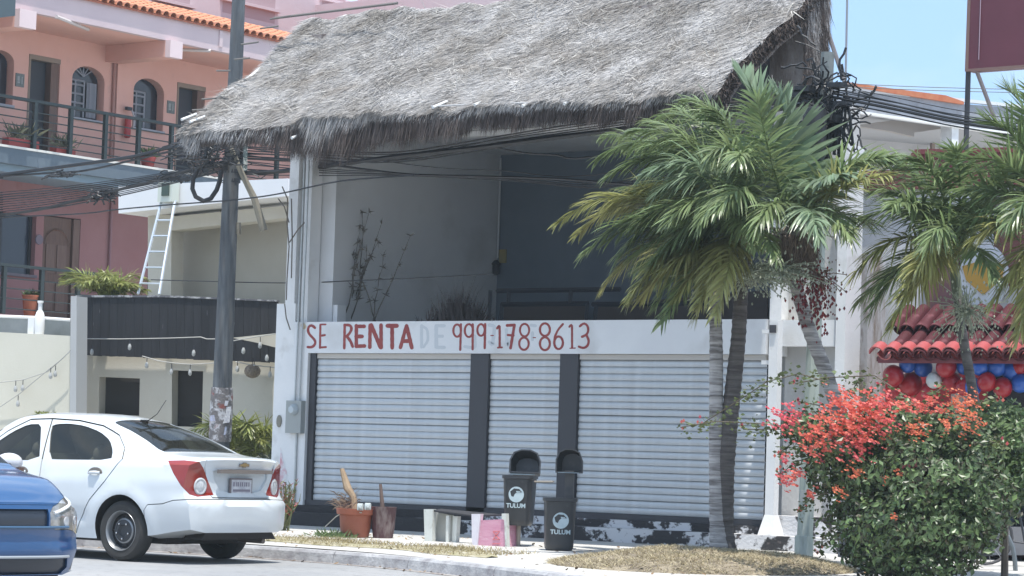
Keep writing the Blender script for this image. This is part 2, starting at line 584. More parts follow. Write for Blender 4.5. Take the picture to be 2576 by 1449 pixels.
# shutters, slat by slat
shut_m = mat('shutter_steel', (0.50, 0.525, 0.54), 0.42, (0.56, 0.58, 0.59), 1.3, metal=0.25, stretch=(3.5, 3.5, .3), wear=((0.455, 0.465, 0.47), 1.1, 0.50, 0.85))
XSR = FY(1930, 1000, YF).x
openings = [(xj1, mull[0][0]), (mull[0][1], mull[1][0]), (mull[1][1], XSR)]
NS = 22
zt_s = ZL - 0.075
ph = (zt_s - ZS) / NS
for (x0, x1) in openings:
    sh = MB().box((x0 + .012, YF - 0.035, ZL - 0.075), (x1 - .012, YF + 0.02, ZL - 0.004)).build('roller_shutter', mat('shutter_header', (0.52, 0.49, 0.45), 0.6), shop)
    prof = [(0.006, 0.0), (-0.008, 0.005), (-0.013, ph * 0.30), (-0.013, ph * 0.55), (-0.007, ph * 0.84), (0.005, ph * 0.94), (0.010, ph)]
    g = MB(); vs = []
    for (yy, zz) in prof:
        vs += [(x0 + .008, YF + yy, zz), (x1 - .008, YF + yy, zz)]
    g.add([(a - (x0 + x1) / 2, b - YF, c) for a, b, c in vs], [(2 * i, 2 * i + 1, 2 * i + 3, 2 * i + 2) for i in range(len(prof) - 1)])
    o = g.build('slat', shut_m, None, local=True, smooth=True, ang=50)
    me = o.data
    bpy.data.objects.remove(o)
    for k in range(NS):
        inst(me, 'slat', sh, rel(((x0 + x1) / 2, YF + random.uniform(-.002, .002), ZS + k * ph + random.uniform(-.0015, .0015)), shop), (random.uniform(-.06, .06), random.uniform(-.0016, .0016), random.uniform(-.001, .001)))
# sill and steps with peeling paint
MB().box((xj0, YF - 0.06, ZS - 0.075), (XSR + .02, YF + 0.1, ZS - .001)).build('sill', charcoal, shop)
xq = FY(1230, 1300, YF).x
MB().box((XL0 + .12, YF - 0.12, ZG - .1), (xq, YF + 0.1, ZS - 0.077)).build('plinth', peel_dark, shop)
MB().box((xq, YF - 0.12, ZG - .1), (XR0 + .02, YF + 0.1, ZS - 0.077)).build('plinth', peel, shop)
MB().box((XL0 + .12, YF - 0.50, ZG - .15), (xq - .4, YF - 0.121, 0.395)).build('step', peel_dark, shop)
MB().box((xq - .4, YF - 0.50, ZG - .15), (XR0 + 1.3, YF - 0.121, 0.395)).build('step', peel, shop)
# steel bracket box and white drainpipe at the right end
xp = FY(1948, 1000, YF - .3).x
pipe = thing('drainpipe', 'white square drainpipe with flared foot standing on the peeling step', 'pipe', (xp, YF - .3, .395))
MB().box((xp - .065, YF - .36, .46), (xp + .065, YF - .24, 3.16)).build('pipe_shaft', white_paint, pipe)
fo = MB()
fo.add([(xp - .13, YF - .42, .397), (xp + .13, YF - .42, .397), (xp + .13, YF - .18, .397), (xp - .13, YF - .18, .397),
        (xp - .068, YF - .363, .66), (xp + .068, YF - .363, .66), (xp + .068, YF - .237, .66), (xp - .068, YF - .237, .66)],
       [(0, 1, 5, 4), (1, 2, 6, 5), (2, 3, 7, 6), (3, 0, 4, 7), (3, 2, 1, 0)])
fo.build('flared_foot', white_paint, pipe)
for zz in (3.02, 2.62):
    MB().box((xp - .19, YF - .33, zz - .025), (xp - .067, YF - .13, zz + .025)).build('bracket', white_paint, pipe)
MB().box((xp - .05, YF - .385, 3.0), (xp + .04, YF - .361, 3.1)).build('cap_plate', charcoal, pipe)
# recessed wall, box beam and plinth right of the drainpipe
xw1 = FY(2112, 900, YF).x
greywall = mat('grey_render', (0.47, 0.46, 0.44), 0.85, (0.56, 0.55, 0.53), 1.2, bump=0.3, bscale=25, wear=((0.25, 0.23, 0.21), 2.0, 0.58, 0.8), stretch=(1, 1, .5))
MB().box((XR0 + .002, YF + .12, ZG), (xw1, YF + .4, 6.0)).build('end_wall', greywall, shop)
bx0, bx1 = FY(1972, 850, YF).x, FY(2106, 850, YF).x
MB().box((bx0, YF - 0.06, FY(2000, 872, YF).z), (bx1, YF + 0.118, FY(2000, 806, YF).z)).build('box_beam', white_paint, shop)
MB().box((XR0 + .022, YF - .2, ZG - .1), (xw1, YF + 0.118, FY(2040, 1300, YF).z)).build('plinth', peel, shop)
MB().box((FY(2110, 900, YF).x, YF - 0.1, ZG), (FY(2134, 900, YF).x, YF + 0.3, FY(2120, 560, YF).z + 1.0)).build('corner_pilaster', white_paint, shop)

# ---- painted lettering on the beam: brush strokes laid on the surface
BX, BY, BK = 950 * 1.0, 1050 * 1.0, 2536 / 700
KF = 3672 / 2576
YL = YF - 0.102
red_paint = mat('sign_red_paint', (0.27, 0.045, 0.045), 0.7, (0.33, 0.07, 0.06), 6, bump=0.2)
ghost_paint = mat('faded_old_paint', (0.58, 0.61, 0.63), 0.7)
def z2p(pt, ox, oy):
    return FY((ox + pt[0] / BK) / KF, (oy + pt[1] / BK) / KF, YL)
def stroke(g, pts, wd, ox, oy, lift=0.0, closed=False):
    """brush stroke of given width (zoom pixels) as a thin raised ribbon with round ends"""
    P = []
    for a, b in zip(pts, pts[1:]):
        n = max(1, int(math.dist(a, b) / 22))
        for i in range(n):
            P.append((lerp(a[0], b[0], i / n), lerp(a[1], b[1], i / n)))
    P.append(pts[-1])
    if len(pts) > 2 and not closed:      # round off the corners of curved strokes
        for _ in range(2):
            P = [P[0]] + [((P[i - 1][0] + 2 * P[i][0] + P[i + 1][0]) / 4, (P[i - 1][1] + 2 * P[i][1] + P[i + 1][1]) / 4) for i in range(1, len(P) - 1)] + [P[-1]]
    L_, R_ = [], []
    n = len(P)
    for i, p in enumerate(P):
        a = P[i - 1] if i else p
        b = P[i + 1] if i < n - 1 else p
        if closed:
            a = P[(i - 1) % (n - 1)]; b = P[(i + 1) % (n - 1)] if i < n - 1 else P[1]
        tx, ty = b[0] - a[0], b[1] - a[1]
        l = math.hypot(tx, ty) or 1
        w_ = wd / 2 * (1 + 0.06 * math.sin(i * 1.7 + p[0] * .05))
        L_.append((p[0] - ty / l * w_, p[1] + tx / l * w_)); R_.append((p[0] + ty / l * w_, p[1] - tx / l * w_))
    poly = []
    if closed:
        vs = [z2p(q, ox, oy) + Vector((0, -lift, 0)) for q in L_ + R_]
        fs = [(i, i + 1, n + i + 1, n + i) for i in range(n - 1)]
        g.add(vs, fs)
        return
    def cap(p, q, sgn):
        c = ((p[0] + q[0]) / 2, (p[1] + q[1]) / 2)
        a0 = math.atan2(p[1] - c[1], p[0] - c[0])
        r_ = math.dist(p, q) / 2
        return [(c[0] + r_ * math.cos(a0 + sgn * math.pi * k / 5), c[1] + r_ * math.sin(a0 + sgn * math.pi * k / 5)) for k in range(1, 5)]
    vs = [z2p(q, ox, oy) + Vector((0, -lift, 0)) for q in L_ + R_]
    g.add(vs, [(i, i + 1, n + i + 1, n + i) for i in range(n - 1)])
    for (p, q, sg) in ((L_[0], R_[0], 1), (L_[-1], R_[-1], -1)):
        arc = [p] + cap(p, q, sg) + [q]
        g.add([z2p(a, ox, oy) + Vector((0, -lift, 0)) for a in arc], [tuple(range(len(arc)))])
def ell(cx, cy, rx, ry, n=18):
    return [(cx + rx * math.cos(2 * math.pi * i / n), cy + ry * math.sin(2 * math.pi * i / n)) for i in range(n + 1)]
A_, B_ = (950, 1050), (1600, 1050)
glyphs = [
 (A_, [([(648, 455), (605, 412), (562, 440), (555, 500), (590, 560), (640, 600), (662, 645), (640, 692), (600, 712), (556, 706)], 33)]),
 (A_, [([(720, 415), (715, 715)], 28), ([(720, 412), (788, 412)], 22), ([(720, 560), (780, 550)], 28), ([(715, 712), (792, 706)], 26)]),
 (A_, [([(1036, 425), (1030, 722)], 34), ([(1036, 420), (1105, 418), (1132, 455), (1112, 515), (1060, 568)], 36), ([(1064, 566), (1115, 630), (1140, 700)], 38)]),
 (A_, [([(1187, 428), (1187, 700)], 46), ([(1187, 437), (1288, 437)], 48), ([(1187, 568), (1262, 568)], 52), ([(1187, 696), (1292, 692)], 48)]),
 (A_, [([(1366, 422), (1362, 708)], 46), ([(1380, 420), (1502, 712)], 52), ([(1508, 420), (1510, 714)], 46)]),
 (A_, [([(1592, 430), (1712, 430)], 56), ([(1652, 430), (1653, 716)], 50)]),
 (A_, [([(1838, 430), (1760, 712)], 46), ([(1840, 430), (1908, 715)], 50), ([(1800, 628), (1875, 628)], 52)]),
 (B_, [(ell(142, 492, 50, 80), 28), ([(192, 410), (182, 742)], 29)]),
 (B_, [(ell(295, 492, 54, 84), 28), ([(345, 410), (343, 735)], 30)]),
 (B_, [(ell(452, 484, 48, 76), 28), ([(506, 408), (500, 720)], 31)]),
 (B_, [([(580, 556), (612, 556)], 14)]),
 (B_, [([(662, 462), (694, 412), (695, 705)], 30), ([(672, 714), (724, 710)], 24)]),
 (B_, [([(792, 425), (886, 420)], 38), ([(886, 420), (836, 718)], 36), ([(802, 550), (876, 556)], 30)]),
 (B_, [(ell(1018, 486, 60, 82), 27), (ell(1010, 662, 62, 80), 28)]),
 (B_, [([(1130, 583), (1160, 583)], 13)]),
 (B_, [(ell(1282, 480, 65, 82), 30), (ell(1282, 662, 65, 84), 30)]),
 (B_, [([(1516, 408), (1452, 480), (1408, 575), (1402, 655)], 28), (ell(1460, 650, 56, 82), 30)]),
 (B_, [([(1600, 442), (1634, 402), (1635, 712)], 28), ([(1608, 722), (1676, 719)], 15)]),
 (B_, [([(1736, 436), (1790, 388), (1842, 425), (1850, 490), (1830, 545), (1765, 572)], 31), ([(1826, 560), (1856, 620), (1840, 690), (1782, 726), (1724, 700)], 32)]),
]
for (og, sts) in glyphs:
    g = MB()
    for k, (pts, wd) in enumerate(sts):
        stroke(g, pts, wd, og[0], og[1], lift=0.0005 * k, closed=(len(pts) > 15))
    g.build('painted_character', red_paint, shop)
for k, (pts, wd) in enumerate([([(2035, 430), (2035, 705)], 40), ([(2035, 430), (2110, 470), (2120, 620), (2060, 705)], 34), ([(2225, 430), (2225, 705)], 48), ([(2225, 430), (2330, 430)], 42), ([(2225, 565), (2305, 565)], 40), ([(2225, 710), (2330, 710)], 42)]):
    g = MB(); stroke(g, pts, wd, 950, 1050, lift=-0.0008 + 0.0002 * k); g.build('faded_stroke', ghost_paint, shop)
for k, (pts, wd) in enumerate([([(560, 420), (630, 430), (600, 690), (560, 640)], 46), ([(780, 480), (790, 700), (820, 650)], 40), ([(1100, 420), (1160, 430)], 40), ([(1120, 520), (1120, 610)], 40), ([(370, 560), (380, 720), (240, 700)], 38)]):
    g = MB(); stroke(g, pts, wd, 1600, 1050, lift=-0.0015 + 0.0002 * k); g.build('faded_stroke', ghost_paint, shop)

g = MB(); stroke(g, [(496, 425), (504, 440)], 66, 950, 1050)
g.build('round_stain', mat('ochre_stain', (0.50, 0.40, 0.25), 0.8, (0.6, 0.52, 0.4), 12), shop)

# ---- conduit, meter and lamp on the left pillar
gal = mat('galvanised', (0.42, 0.45, 0.45), 0.45, (0.5, 0.52, 0.52), 9, metal=0.4)
mx0, mx1 = FY(723, 1050, YF - .16).x, FY(761, 1050, YF - .16).x
meter = thing('electric_meter', 'grey electric meter box with round glass on the white pillar', 'meter', ((mx0 + mx1) / 2, YF - .1, FY(742, 1090, YF).z))
zc0, zc1 = FY(742, 1090, YF - .16).z, FY(742, 1008, YF - .16).z
MB().box((mx0, YF - .2, zc0), (mx1, YF - .102, zc1)).build('meter_box', mat('meter_grey', (0.33, 0.35, 0.34), 0.5), meter)
cx_, cz_ = (mx0 + mx1) / 2 + .01, lerp(zc0, zc1, .72)
M_ = Matrix.Translation((cx_, YF - .2, cz_)) @ Matrix.Rotation(R(90), 4, 'X')
MB().lathe([(.085, 0), (.085, .02), (.07, .05), (.05, .075)], n=20).xf(M_).build('meter_glass', mat('meter_glass', (0.45, 0.50, 0.52), 0.12, coat=.6), meter, smooth=True)
cond = thing('conduit', 'pair of thin grey conduits running down the white pillar to the meter', 'conduit', (cx_, YF - .11, zc1))
for dx in (-.05, .035):
    MB().tube([(cx_ + dx, YF - .13, zc1), (cx_ + dx + .02, YF - .13, 4.5), (cx_ + dx + .02, YF - .13, 5.6)], .014, 8).build('conduit_tube', gal, cond, smooth=True)
MB().tube([(cx_, YF - .12, zc0), (cx_, YF - .12, .25)], .016, 8).build('conduit_tube', gal, cond, smooth=True)
xo = FY(703, 1060, YF - .1).x
M_ = Matrix.Translation((xo, YF - .102, FY(703, 1060, YF).z)) @ Matrix.Rotation(R(90), 4, 'X')
MB().lathe([(.048, 0), (.048, .015), (.03, .02)], n=16, sy=1.9).xf(M_).build('oval_socket', mat('dull_ochre', (0.22, 0.21, 0.17), .6), shop)
g = MB()
for (x, y), (x2, y2) in (((706, 1130), (716, 1250)),):
    ps = [FY(a, b, YF - .104) for a, b in ((706, 1125), (714, 1165), (722, 1190), (718, 1235), (708, 1250), (703, 1200))]
    g.add(ps, [tuple(range(6))])
g.build('pink_stain', mat('pink_stain', (0.62, 0.30, 0.34), 0.8, (0.72, 0.70, 0.71), 7, lo=.4, hi=.6), shop)

# bare climbing stems on the left pillar
vine = thing('dry_vine', 'bare dry vine stems climbing the upper left pillar beside the white slab', 'vine', tuple(FY(715, 760, YF - .2)))
twig = mat('dry_twig', (0.15, 0.13, 0.11), 0.9)
for pts in ([(710, 470), (723, 500), (722, 560), (727, 620), (722, 700), (720, 755)], [(733, 500), (735, 600), (733, 700)], [(728, 610), (748, 580), (766, 560)], [(727, 560), (715, 520), (700, 500)], [(716, 765), (720, 800), (730, 830)]):
    MB().tube([FY(x, y, YF - .17 - .03 * (i % 2)) for i, (x, y) in enumerate(pts)], .010, 5).build('stem', twig, vine)

# ---- things on the terrace
rail_m = mat('black_steel', (0.03, 0.035, 0.045), 0.5)
fr = thing('shelf_frame', 'black steel frame of shelves standing on the dark upper terrace', 'shelf', tuple(FY(1350, 800, 32.2)))
Yr = 32.2
def seg(a, b, wdt=.045, Y=None):
    p, q = FY(*a, Y or Yr), FY(*b, Y or Yr)
    return MB().tube([p, q], wdt / 1.4, 4)
for a, b in (((1234, 730), (1228, 830)), ((1250, 732), (1560, 728)), ((1261, 766), (1480, 764)), ((1262, 766), (1258, 830)), ((1436, 730), (1434, 766)), ((1478, 764), (1472, 830)), ((1500, 768), (1494, 830)), ((1490, 766), (1800, 762)), ((1280, 732), (1278, 766))):
    seg(a, b, .05).build('rail', rail_m, fr)
gp_ = [FY(*q, 33.5) for q in ((1268, 768), (1476, 766), (1470, 830), (1264, 832))]
MB().prism(gp_, (0, .03, 0)).build('panel', mat('brown_panel', (0.10, 0.085, 0.08), .7), fr)
gp_ = [FY(*q, 33.6) for q in ((1500, 768), (1930, 730), (1930, 830), (1500, 830))]
MB().prism(gp_, (0, .03, 0)).build('panel', mat('brown_panel', (0.10, 0.085, 0.08), .7), fr)
Y2 = YB - .12
lampw = thing('wall_lamp', 'small dark lantern on the terrace wall below a white pipe', 'lamp', tuple(FY(1247, 690, Y2)))
MB().lathe([(.03, 0), (.055, .02), (.06, .16), (.075, .18), (.03, .24)], tuple(FY(1247, 692, Y2)), 10).build('lantern', rail_m, lampw, smooth=True)
plq = FY(1257, 662, YB - .004); plq2 = FY(1275, 628, YB - .004)
tag(MB().box((plq.x, YB - .03, plq.z), (plq2.x, YB - .002, plq2.z)).build('wall_plate', mat('yellow_plate', (0.30, 0.25, 0.10), .6)), 'small yellowish plate fixed beside the lantern on the terrace wall', 'plate')
px_ = FX(1253, 500, xs_tw)
tag(MB().tube([(xs_tw + .04, YB - .05, 6.1), (xs_tw + .04, YB - .05, FY(1253, 650, YB).z)], .018, 6).build('pipe', mat('grey_pipe', (.55, .57, .58), .5)), 'thin pale pipe down the terrace wall above the lantern', 'pipe')
tubl = thing('tube_light', 'long white tube light fixed under the terrace ceiling', 'lamp', (-22.6, 31.6, ZC))
MB().box((-24.2, 31.5, ZC - .09), (-21.2, 31.7, ZC - .01)).build('housing', white_paint, tubl)
# dry plants behind the parapet
def twigs(root, starts, hgt, n, mat_, base_spread=.25, leafy=True, top=None):
    for k in range(n):
        a = random.uniform(0, 6.28)
        p = Vector(root['worg']) + Vector((math.cos(a) * base_spread * random.random(), math.sin(a) * base_spread * random.random(), 0))
        pts = [p.copy()]
        h = hgt * random.uniform(.55, 1.05)
        dx = random.gauss(0, .05)
        for i in range(6):
            p = p + Vector((dx + random.gauss(0, .03), random.gauss(0, .02), h / 6))
            pts.append(p.copy())
        g = MB().tube(pts, [.012 - .0014 * i for i in range(7)], 5)
        if leafy:
            for q in pts[2:]:
                for _ in range(5):
                    d = Vector((random.gauss(0, 1), random.gauss(0, .6), random.gauss(.2, .8))).normalized() * random.uniform(.05, .13)
                    s_ = d.cross(Vector((0, 1, 0))).normalized() * .012
                    g.add([q - s_, q + s_, q + d], [(0, 1, 2)])
        g.build('stem', mat_, root)
dp = mat('dry_plant', (0.11, 0.10, 0.085), 0.9, island=.3)
t = thing('dried_plant', 'tall dried up plant with thin stems behind the word RENTA', 'plant', tuple(FY(880, 815, 30.7)))
twigs(t, None, 1.75, 14, dp, .20)
t = thing('dried_plant', 'single dry seed stalk standing between the dried plant and the palm heap', 'plant', tuple(FY(940, 815, 30.7)))
twigs(t, None, 1.35, 3, dp, .06)
t = thing('dried_plant', 'lone dry stalk nearest the left upper pillar', 'plant', tuple(FY(842, 815, 30.7)))
twigs(t, None, 1.8, 2, dp, .04)
t = thing('palm_heap', 'heap of brown dead palm leaves behind the phone number', 'plant', tuple(FY(1155, 815, 30.9)))
g = MB()
c0 = FY(1155, 815, 30.9)
for k in range(520):
    a = random.gauss(0, 1)
    p = c0 + Vector((random.gauss(0, .26), random.gauss(0, .12), 0))
    top = p + Vector((random.gauss(0, .10), random.gauss(0, .06), random.uniform(.1, .62) * max(.25, 1 - abs(p.x - c0.x) / .8)))
    s_ = Vector((random.uniform(.008, .02), 0, 0))
    g.add([p - s_, p + s_, top], [(0, 1, 2)])
for k in range(14):
    d = Vector((random.gauss(0, .8), 0, 1)).normalized() * random.uniform(.5, .85)
    s_ = Vector((.012, 0, 0))
    g.add([c0 - s_, c0 + s_, c0 + d], [(0, 1, 2)])
g.build('dead_leaves', mat('dead_palm', (0.075, 0.06, 0.055), 0.9, island=.4), t)
# ================================================================ thatched roof
RXL, RXR = -26.15, -17.22
EY, EZ = 27.65, 5.92          # eave
RY, RZ = 30.22, 7.80          # ridge
thatch = MB()
def rooft(x, t, lift=0.0):
    """point on the thatch: t 0 eave, 1 ridge; slightly sagging and lumpy"""
    y = lerp(EY, RY, t); z = lerp(EZ - .10 * max(0, min(1, (-23.6 - x) / 2.2)), RZ, t)
    sag = -0.07 * math.sin(math.pi * t)
    lump = 0.035 * math.sin(x * 2.1 + t * 3) + 0.03 * math.sin(x * 5.3 + 1.7) * math.sin(t * 9 + x) + 0.02 * math.sin(x * 11 + t * 17)
    nx, ny, nz_ = 0, -0.667, 0.745
    k = sag + lump + lift - 0.05 * math.exp(-t * 12)
    return Vector((x, y + ny * k, z + nz_ * k))
thatch_root = MB()
NXR, NTR = 90, 30
vs, fs = [], []
for i in range(NXR):
    x = lerp(RXL + .03, RXR - .03, i / (NXR - 1))
    for j in range(NTR):
        vs.append(rooft(x, j / (NTR - 1)))
for i in range(NXR - 1):
    for j in range(NTR - 1):
        fs.append((i * NTR + j, (i + 1) * NTR + j, (i + 1) * NTR + j + 1, i * NTR + j + 1))
b = len(vs)
dn = Vector((0, .18, -.20))
vs += [p + dn for p in vs[:b]]
fs += [(a + b, d + b, c + b, e + b) for a, e, c, d in [(f[0], f[1], f[2], f[3]) for f in fs[:]]]
thatch_root.add(vs, fs)
for i in range(NXR - 1):
    thatch_root.f.append((i * NTR, i * NTR + b, (i + 1) * NTR + b, (i + 1) * NTR)); thatch_root.m.append(0)
    k = NTR - 1
    thatch_root.f.append((i * NTR + k, (i + 1) * NTR + k, (i + 1) * NTR + k + b, i * NTR + k + b)); thatch_root.m.append(0)
for j in range(NTR - 1):
    thatch_root.f.append((j, j + 1, j + 1 + b, j + b)); thatch_root.m.append(0)
    o_ = (NXR - 1) * NTR
    thatch_root.f.append((o_ + j, o_ + j + b, o_ + j + 1 + b, o_ + j + 1)); thatch_root.m.append(0)
roof = thatch_root.build('thatched_roof', mat('thatch_core', (0.13, 0.11, 0.10), .95, (0.24, .22, .2), 9, bump=1, bscale=60), shop, smooth=True)

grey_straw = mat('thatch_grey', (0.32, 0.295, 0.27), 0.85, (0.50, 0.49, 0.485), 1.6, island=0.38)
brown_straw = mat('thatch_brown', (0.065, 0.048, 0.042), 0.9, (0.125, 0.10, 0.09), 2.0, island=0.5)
def strands(P, Dv, W, sidev):
    """P base points, Dv directions, W half widths -> numpy triangles"""
    n = len(P)
    V = np.empty((n, 3, 3))
    V[:, 0] = P - sidev * W[:, None]
    V[:, 1] = P + sidev * W[:, None]
    V[:, 2] = P + Dv
    return V
def strand_obj(name, V, m, parent, curl=None):
    me = bpy.data.meshes.new(name)
    n = len(V)
    org = np.array(parent['worg'])
    me.vertices.add(3 * n)
    me.vertices.foreach_set('co', (V.reshape(-1, 3) - org).ravel())
    me.loops.add(3 * n)
    me.loops.foreach_set('vertex_index', np.arange(3 * n))
    me.polygons.add(n)
    me.polygons.foreach_set('loop_start', np.arange(0, 3 * n, 3))
    me.polygons.foreach_set('loop_total', np.full(n, 3))
    me.materials.append(m)
    me.update(calc_edges=True)
    o = bpy.data.objects.new(name, me)
    COL.objects.link(o)
    o.parent = parent
    o['kind'] = 'stuff'
    return o
n = 230000
X = rng.uniform(RXL - .02, RXR + .02, n)
T = rng.uniform(-0.01, 1.0, n)
P = np.array([rooft(x, t, 0.012) for x, t in zip(X, T)])
ds = np.array([0, -(RY - EY), -(RZ - EZ)]); ds /= np.linalg.norm(ds)
nrm = np.array([0, -0.667, 0.745])
# tufts combed slightly to one side in patches, as the wind leaves them
sw = 0.30 * np.sin(X * 1.3 + T * 2.1) + 0.22 * np.sin(X * 4.1 + T * 7) - 0.35
Dv = ds[None] + np.stack([sw + rng.normal(0, .30, n), np.zeros(n), np.zeros(n)], 1) + nrm[None] * rng.uniform(0.02, 0.34, n)[:, None]
Dv /= np.linalg.norm(Dv, axis=1)[:, None]
Ln = rng.uniform(.06, .22, n)
side = np.cross(Dv, nrm[None] + rng.normal(0, .5, (n, 3)))
side /= np.linalg.norm(side, axis=1)[:, None]
strand_obj('straw', strands(P, Dv * Ln[:, None], rng.uniform(.0022, .0052, n), side), grey_straw, roof)
# long loose strands
n = 2200
X = rng.uniform(RXL, RXR, n); T = rng.uniform(0, 1, n)
P = np.array([rooft(x, t, 0.03) for x, t in zip(X, T)])
Dv = ds[None] * .8 + rng.normal(0, .5, (n, 3)) + nrm[None] * .2
Dv /= np.linalg.norm(Dv, axis=1)[:, None]
side = np.cross(Dv, nrm[None]); side /= np.linalg.norm(side, axis=1)[:, None]
strand_obj('loose_straw', strands(P, Dv * rng.uniform(.15, .42, n)[:, None], rng.uniform(.003, .006, n), side), mat('thatch_pale', (0.52, .50, .46), .8, island=.25), roof)
EXL = [RXL, -25.15, -24.5, -24.25, -23.95, -23.5, -23.0, -22.5, -22.0, -21.5, -21.0, -20.4, -19.8, -19.0, -18.2, -17.3]
ELL = [.14, .20, .28, .42, .60, .66, .62, .46, .40, .36, .30, .34, .30, .28, .28, .26]
# fringe at the eave: ragged length that follows the clumps of the photograph
ex = np.array(EXL)
el = np.array(ELL)
_ = np.array([.12, .25, .34, .46, .80, .84, .74, .62, .46, .66, .80, .72, .42, .66, .60, .52, .40, .3])
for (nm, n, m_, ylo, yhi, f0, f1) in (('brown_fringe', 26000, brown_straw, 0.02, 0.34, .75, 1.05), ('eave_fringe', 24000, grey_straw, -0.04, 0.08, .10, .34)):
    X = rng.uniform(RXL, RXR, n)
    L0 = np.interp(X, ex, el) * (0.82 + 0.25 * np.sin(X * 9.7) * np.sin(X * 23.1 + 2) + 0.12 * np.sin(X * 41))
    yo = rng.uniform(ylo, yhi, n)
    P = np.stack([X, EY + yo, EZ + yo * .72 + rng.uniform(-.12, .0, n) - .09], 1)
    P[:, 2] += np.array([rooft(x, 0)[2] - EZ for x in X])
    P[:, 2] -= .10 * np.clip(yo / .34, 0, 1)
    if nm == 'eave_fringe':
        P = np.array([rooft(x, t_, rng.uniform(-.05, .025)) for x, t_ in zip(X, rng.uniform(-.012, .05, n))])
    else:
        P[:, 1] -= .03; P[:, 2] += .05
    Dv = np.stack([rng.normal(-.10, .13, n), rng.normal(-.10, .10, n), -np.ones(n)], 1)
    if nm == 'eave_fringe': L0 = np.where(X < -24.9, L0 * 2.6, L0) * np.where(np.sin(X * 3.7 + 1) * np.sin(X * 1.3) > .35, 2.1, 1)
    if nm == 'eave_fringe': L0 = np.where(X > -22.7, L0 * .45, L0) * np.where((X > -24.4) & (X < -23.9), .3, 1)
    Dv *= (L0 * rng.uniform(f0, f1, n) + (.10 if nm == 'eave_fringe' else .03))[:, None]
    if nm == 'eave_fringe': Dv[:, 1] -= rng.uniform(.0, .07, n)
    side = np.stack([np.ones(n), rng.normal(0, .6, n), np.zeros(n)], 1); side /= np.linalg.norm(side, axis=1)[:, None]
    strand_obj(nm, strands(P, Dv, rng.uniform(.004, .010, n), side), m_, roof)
# right verge: thick brown edge; left verge with white pole and lashed sticks
for (xx, sg) in ((RXR, 1), (RXL, -1)):
    n = 6500
    T = rng.uniform(0, 1, n)
    dep = rng.uniform(0, .20, n)
    P = np.array([rooft(xx - sg * .02, t) for t in T]) + dep[:, None] * np.array([0, .667, -.745])[None]
    Dv = ds[None] * rng.uniform(.05, .22, n)[:, None] + np.array([sg, 0, 0])[None] * rng.uniform(0, .10, n)[:, None] + rng.normal(0, .03, (n, 3))
    side = np.cross(Dv, rng.normal(0, 1, (n, 3))); side /= np.linalg.norm(side, axis=1)[:, None]
    strand_obj('verge_straw', strands(P, Dv, rng.uniform(.004, .011, n), side), brown_straw if sg > 0 else grey_straw, roof)
# rear thatch slope dropping steeply behind the ridge
backm = mat('thatch_back', (0.17, 0.135, 0.12), .95, (0.36, .33, .32), 3.0, bump=1, bscale=40, lo=.42, hi=.62, stretch=(1, 1, .35))
MB().box((RXL + .4, RY - .42, 6.12), (RXR - .02, RY + .10, RZ - .34)).build('rear_thatch', backm, shop)
n = 12000
P = np.stack([np.full(n, RXR - .02), rng.uniform(RY - .44, RY + .12, n), rng.uniform(6.05, RZ + .02, n)], 1)
Dv = np.stack([rng.uniform(0, .07, n), rng.normal(0, .06, n), -rng.uniform(.12, .40, n)], 1)
side = np.stack([rng.normal(0, .4, n), np.ones(n), np.zeros(n)], 1); side /= np.linalg.norm(side, axis=1)[:, None]
V = strands(P, Dv, rng.uniform(.004, .012, n), side)
msk = (np.sin(P[:, 1] * 13 + P[:, 2] * 2.0) + np.sin(P[:, 1] * 31) * .7 + rng.normal(0, .5, n)) > 0.5
strand_obj('verge_straw', V[~msk], brown_straw, roof)
strand_obj('verge_straw', V[msk], grey_straw, roof)
# dark sheet inside the right end, recess shade put into its colour
MB().prism([(RXR - .55, EY + .5, EZ - .05), (RXR - .55, RY - .43, EZ + .1), (RXR - .55, RY - .43, RZ - .2)], (-.05, 0, 0)).build('gable_recess', mat('gable_shade', (0.03, .03, .036), .9), shop)
pole_w = mat('white_pole', (0.66, 0.67, 0.66), .6)
MB().tube([rooft(RXL - .02, t_ / 6, -.03) for t_ in range(7)], .045, 8).build('verge_pole', pole_w, shop, smooth=True)
stick = mat('grey_stick', (0.16, 0.15, 0.14), .9)
for (x0, y0), (x1, y1) in (((457, 312), (520, 300)), ((508, 250), (545, 247)), ((545, 178), (580, 178)), ((607, 112), (650, 106)), ((590, 150), (628, 146)), ((655, 72), (700, 66)), ((680, 48), (730, 40)), ((690, 46), (1000, 8)), ((484, 257 + 20), (520, 276))):
    t0 = (x0 - 480) / 260 * .95
    yy = lerp(EY, RY, min(1, max(0, t0))) - .05
    MB().tube([FY(x0, y0, yy), FY(x1, y1, yy + .02)], .014 if x1 - x0 < 200 else .02, 6).build('purlin_end', stick, shop)
# gutter board exposed under the torn eave, white tube and purlin nubs
g = MB()
pl = [FY(*q, EY + .12) for q in ((1092, 272), (1235, 263), (1240, 290), (1100, 282))]
g.prism(pl, (0, .04, 0)).build('eave_board', mat('grey_board', (0.27, 0.24, .22), .85, (0.35, .33, .3), 5), shop)
MB().tube([FY(1085, 268, EY - .03), FY(1200, 262, EY - .03), FY(1330, 259, EY - .03)], .013, 6).build('eave_rod', mat('eave_rod_grey', (.42, .42, .42), .7), shop)
for (x, y) in ((463, 299), (1095, 268), (1200, 262), (1425, 259), (740, 345), (1320, 265), (484, 305)):
    c = FY(x, y, EY - .06)
    MB().tube([c + Vector((0, .25, .1)), c + Vector((.0, -.05, -.02))], [.018, .022], 6).build('purlin_nub', pole_w, shop)
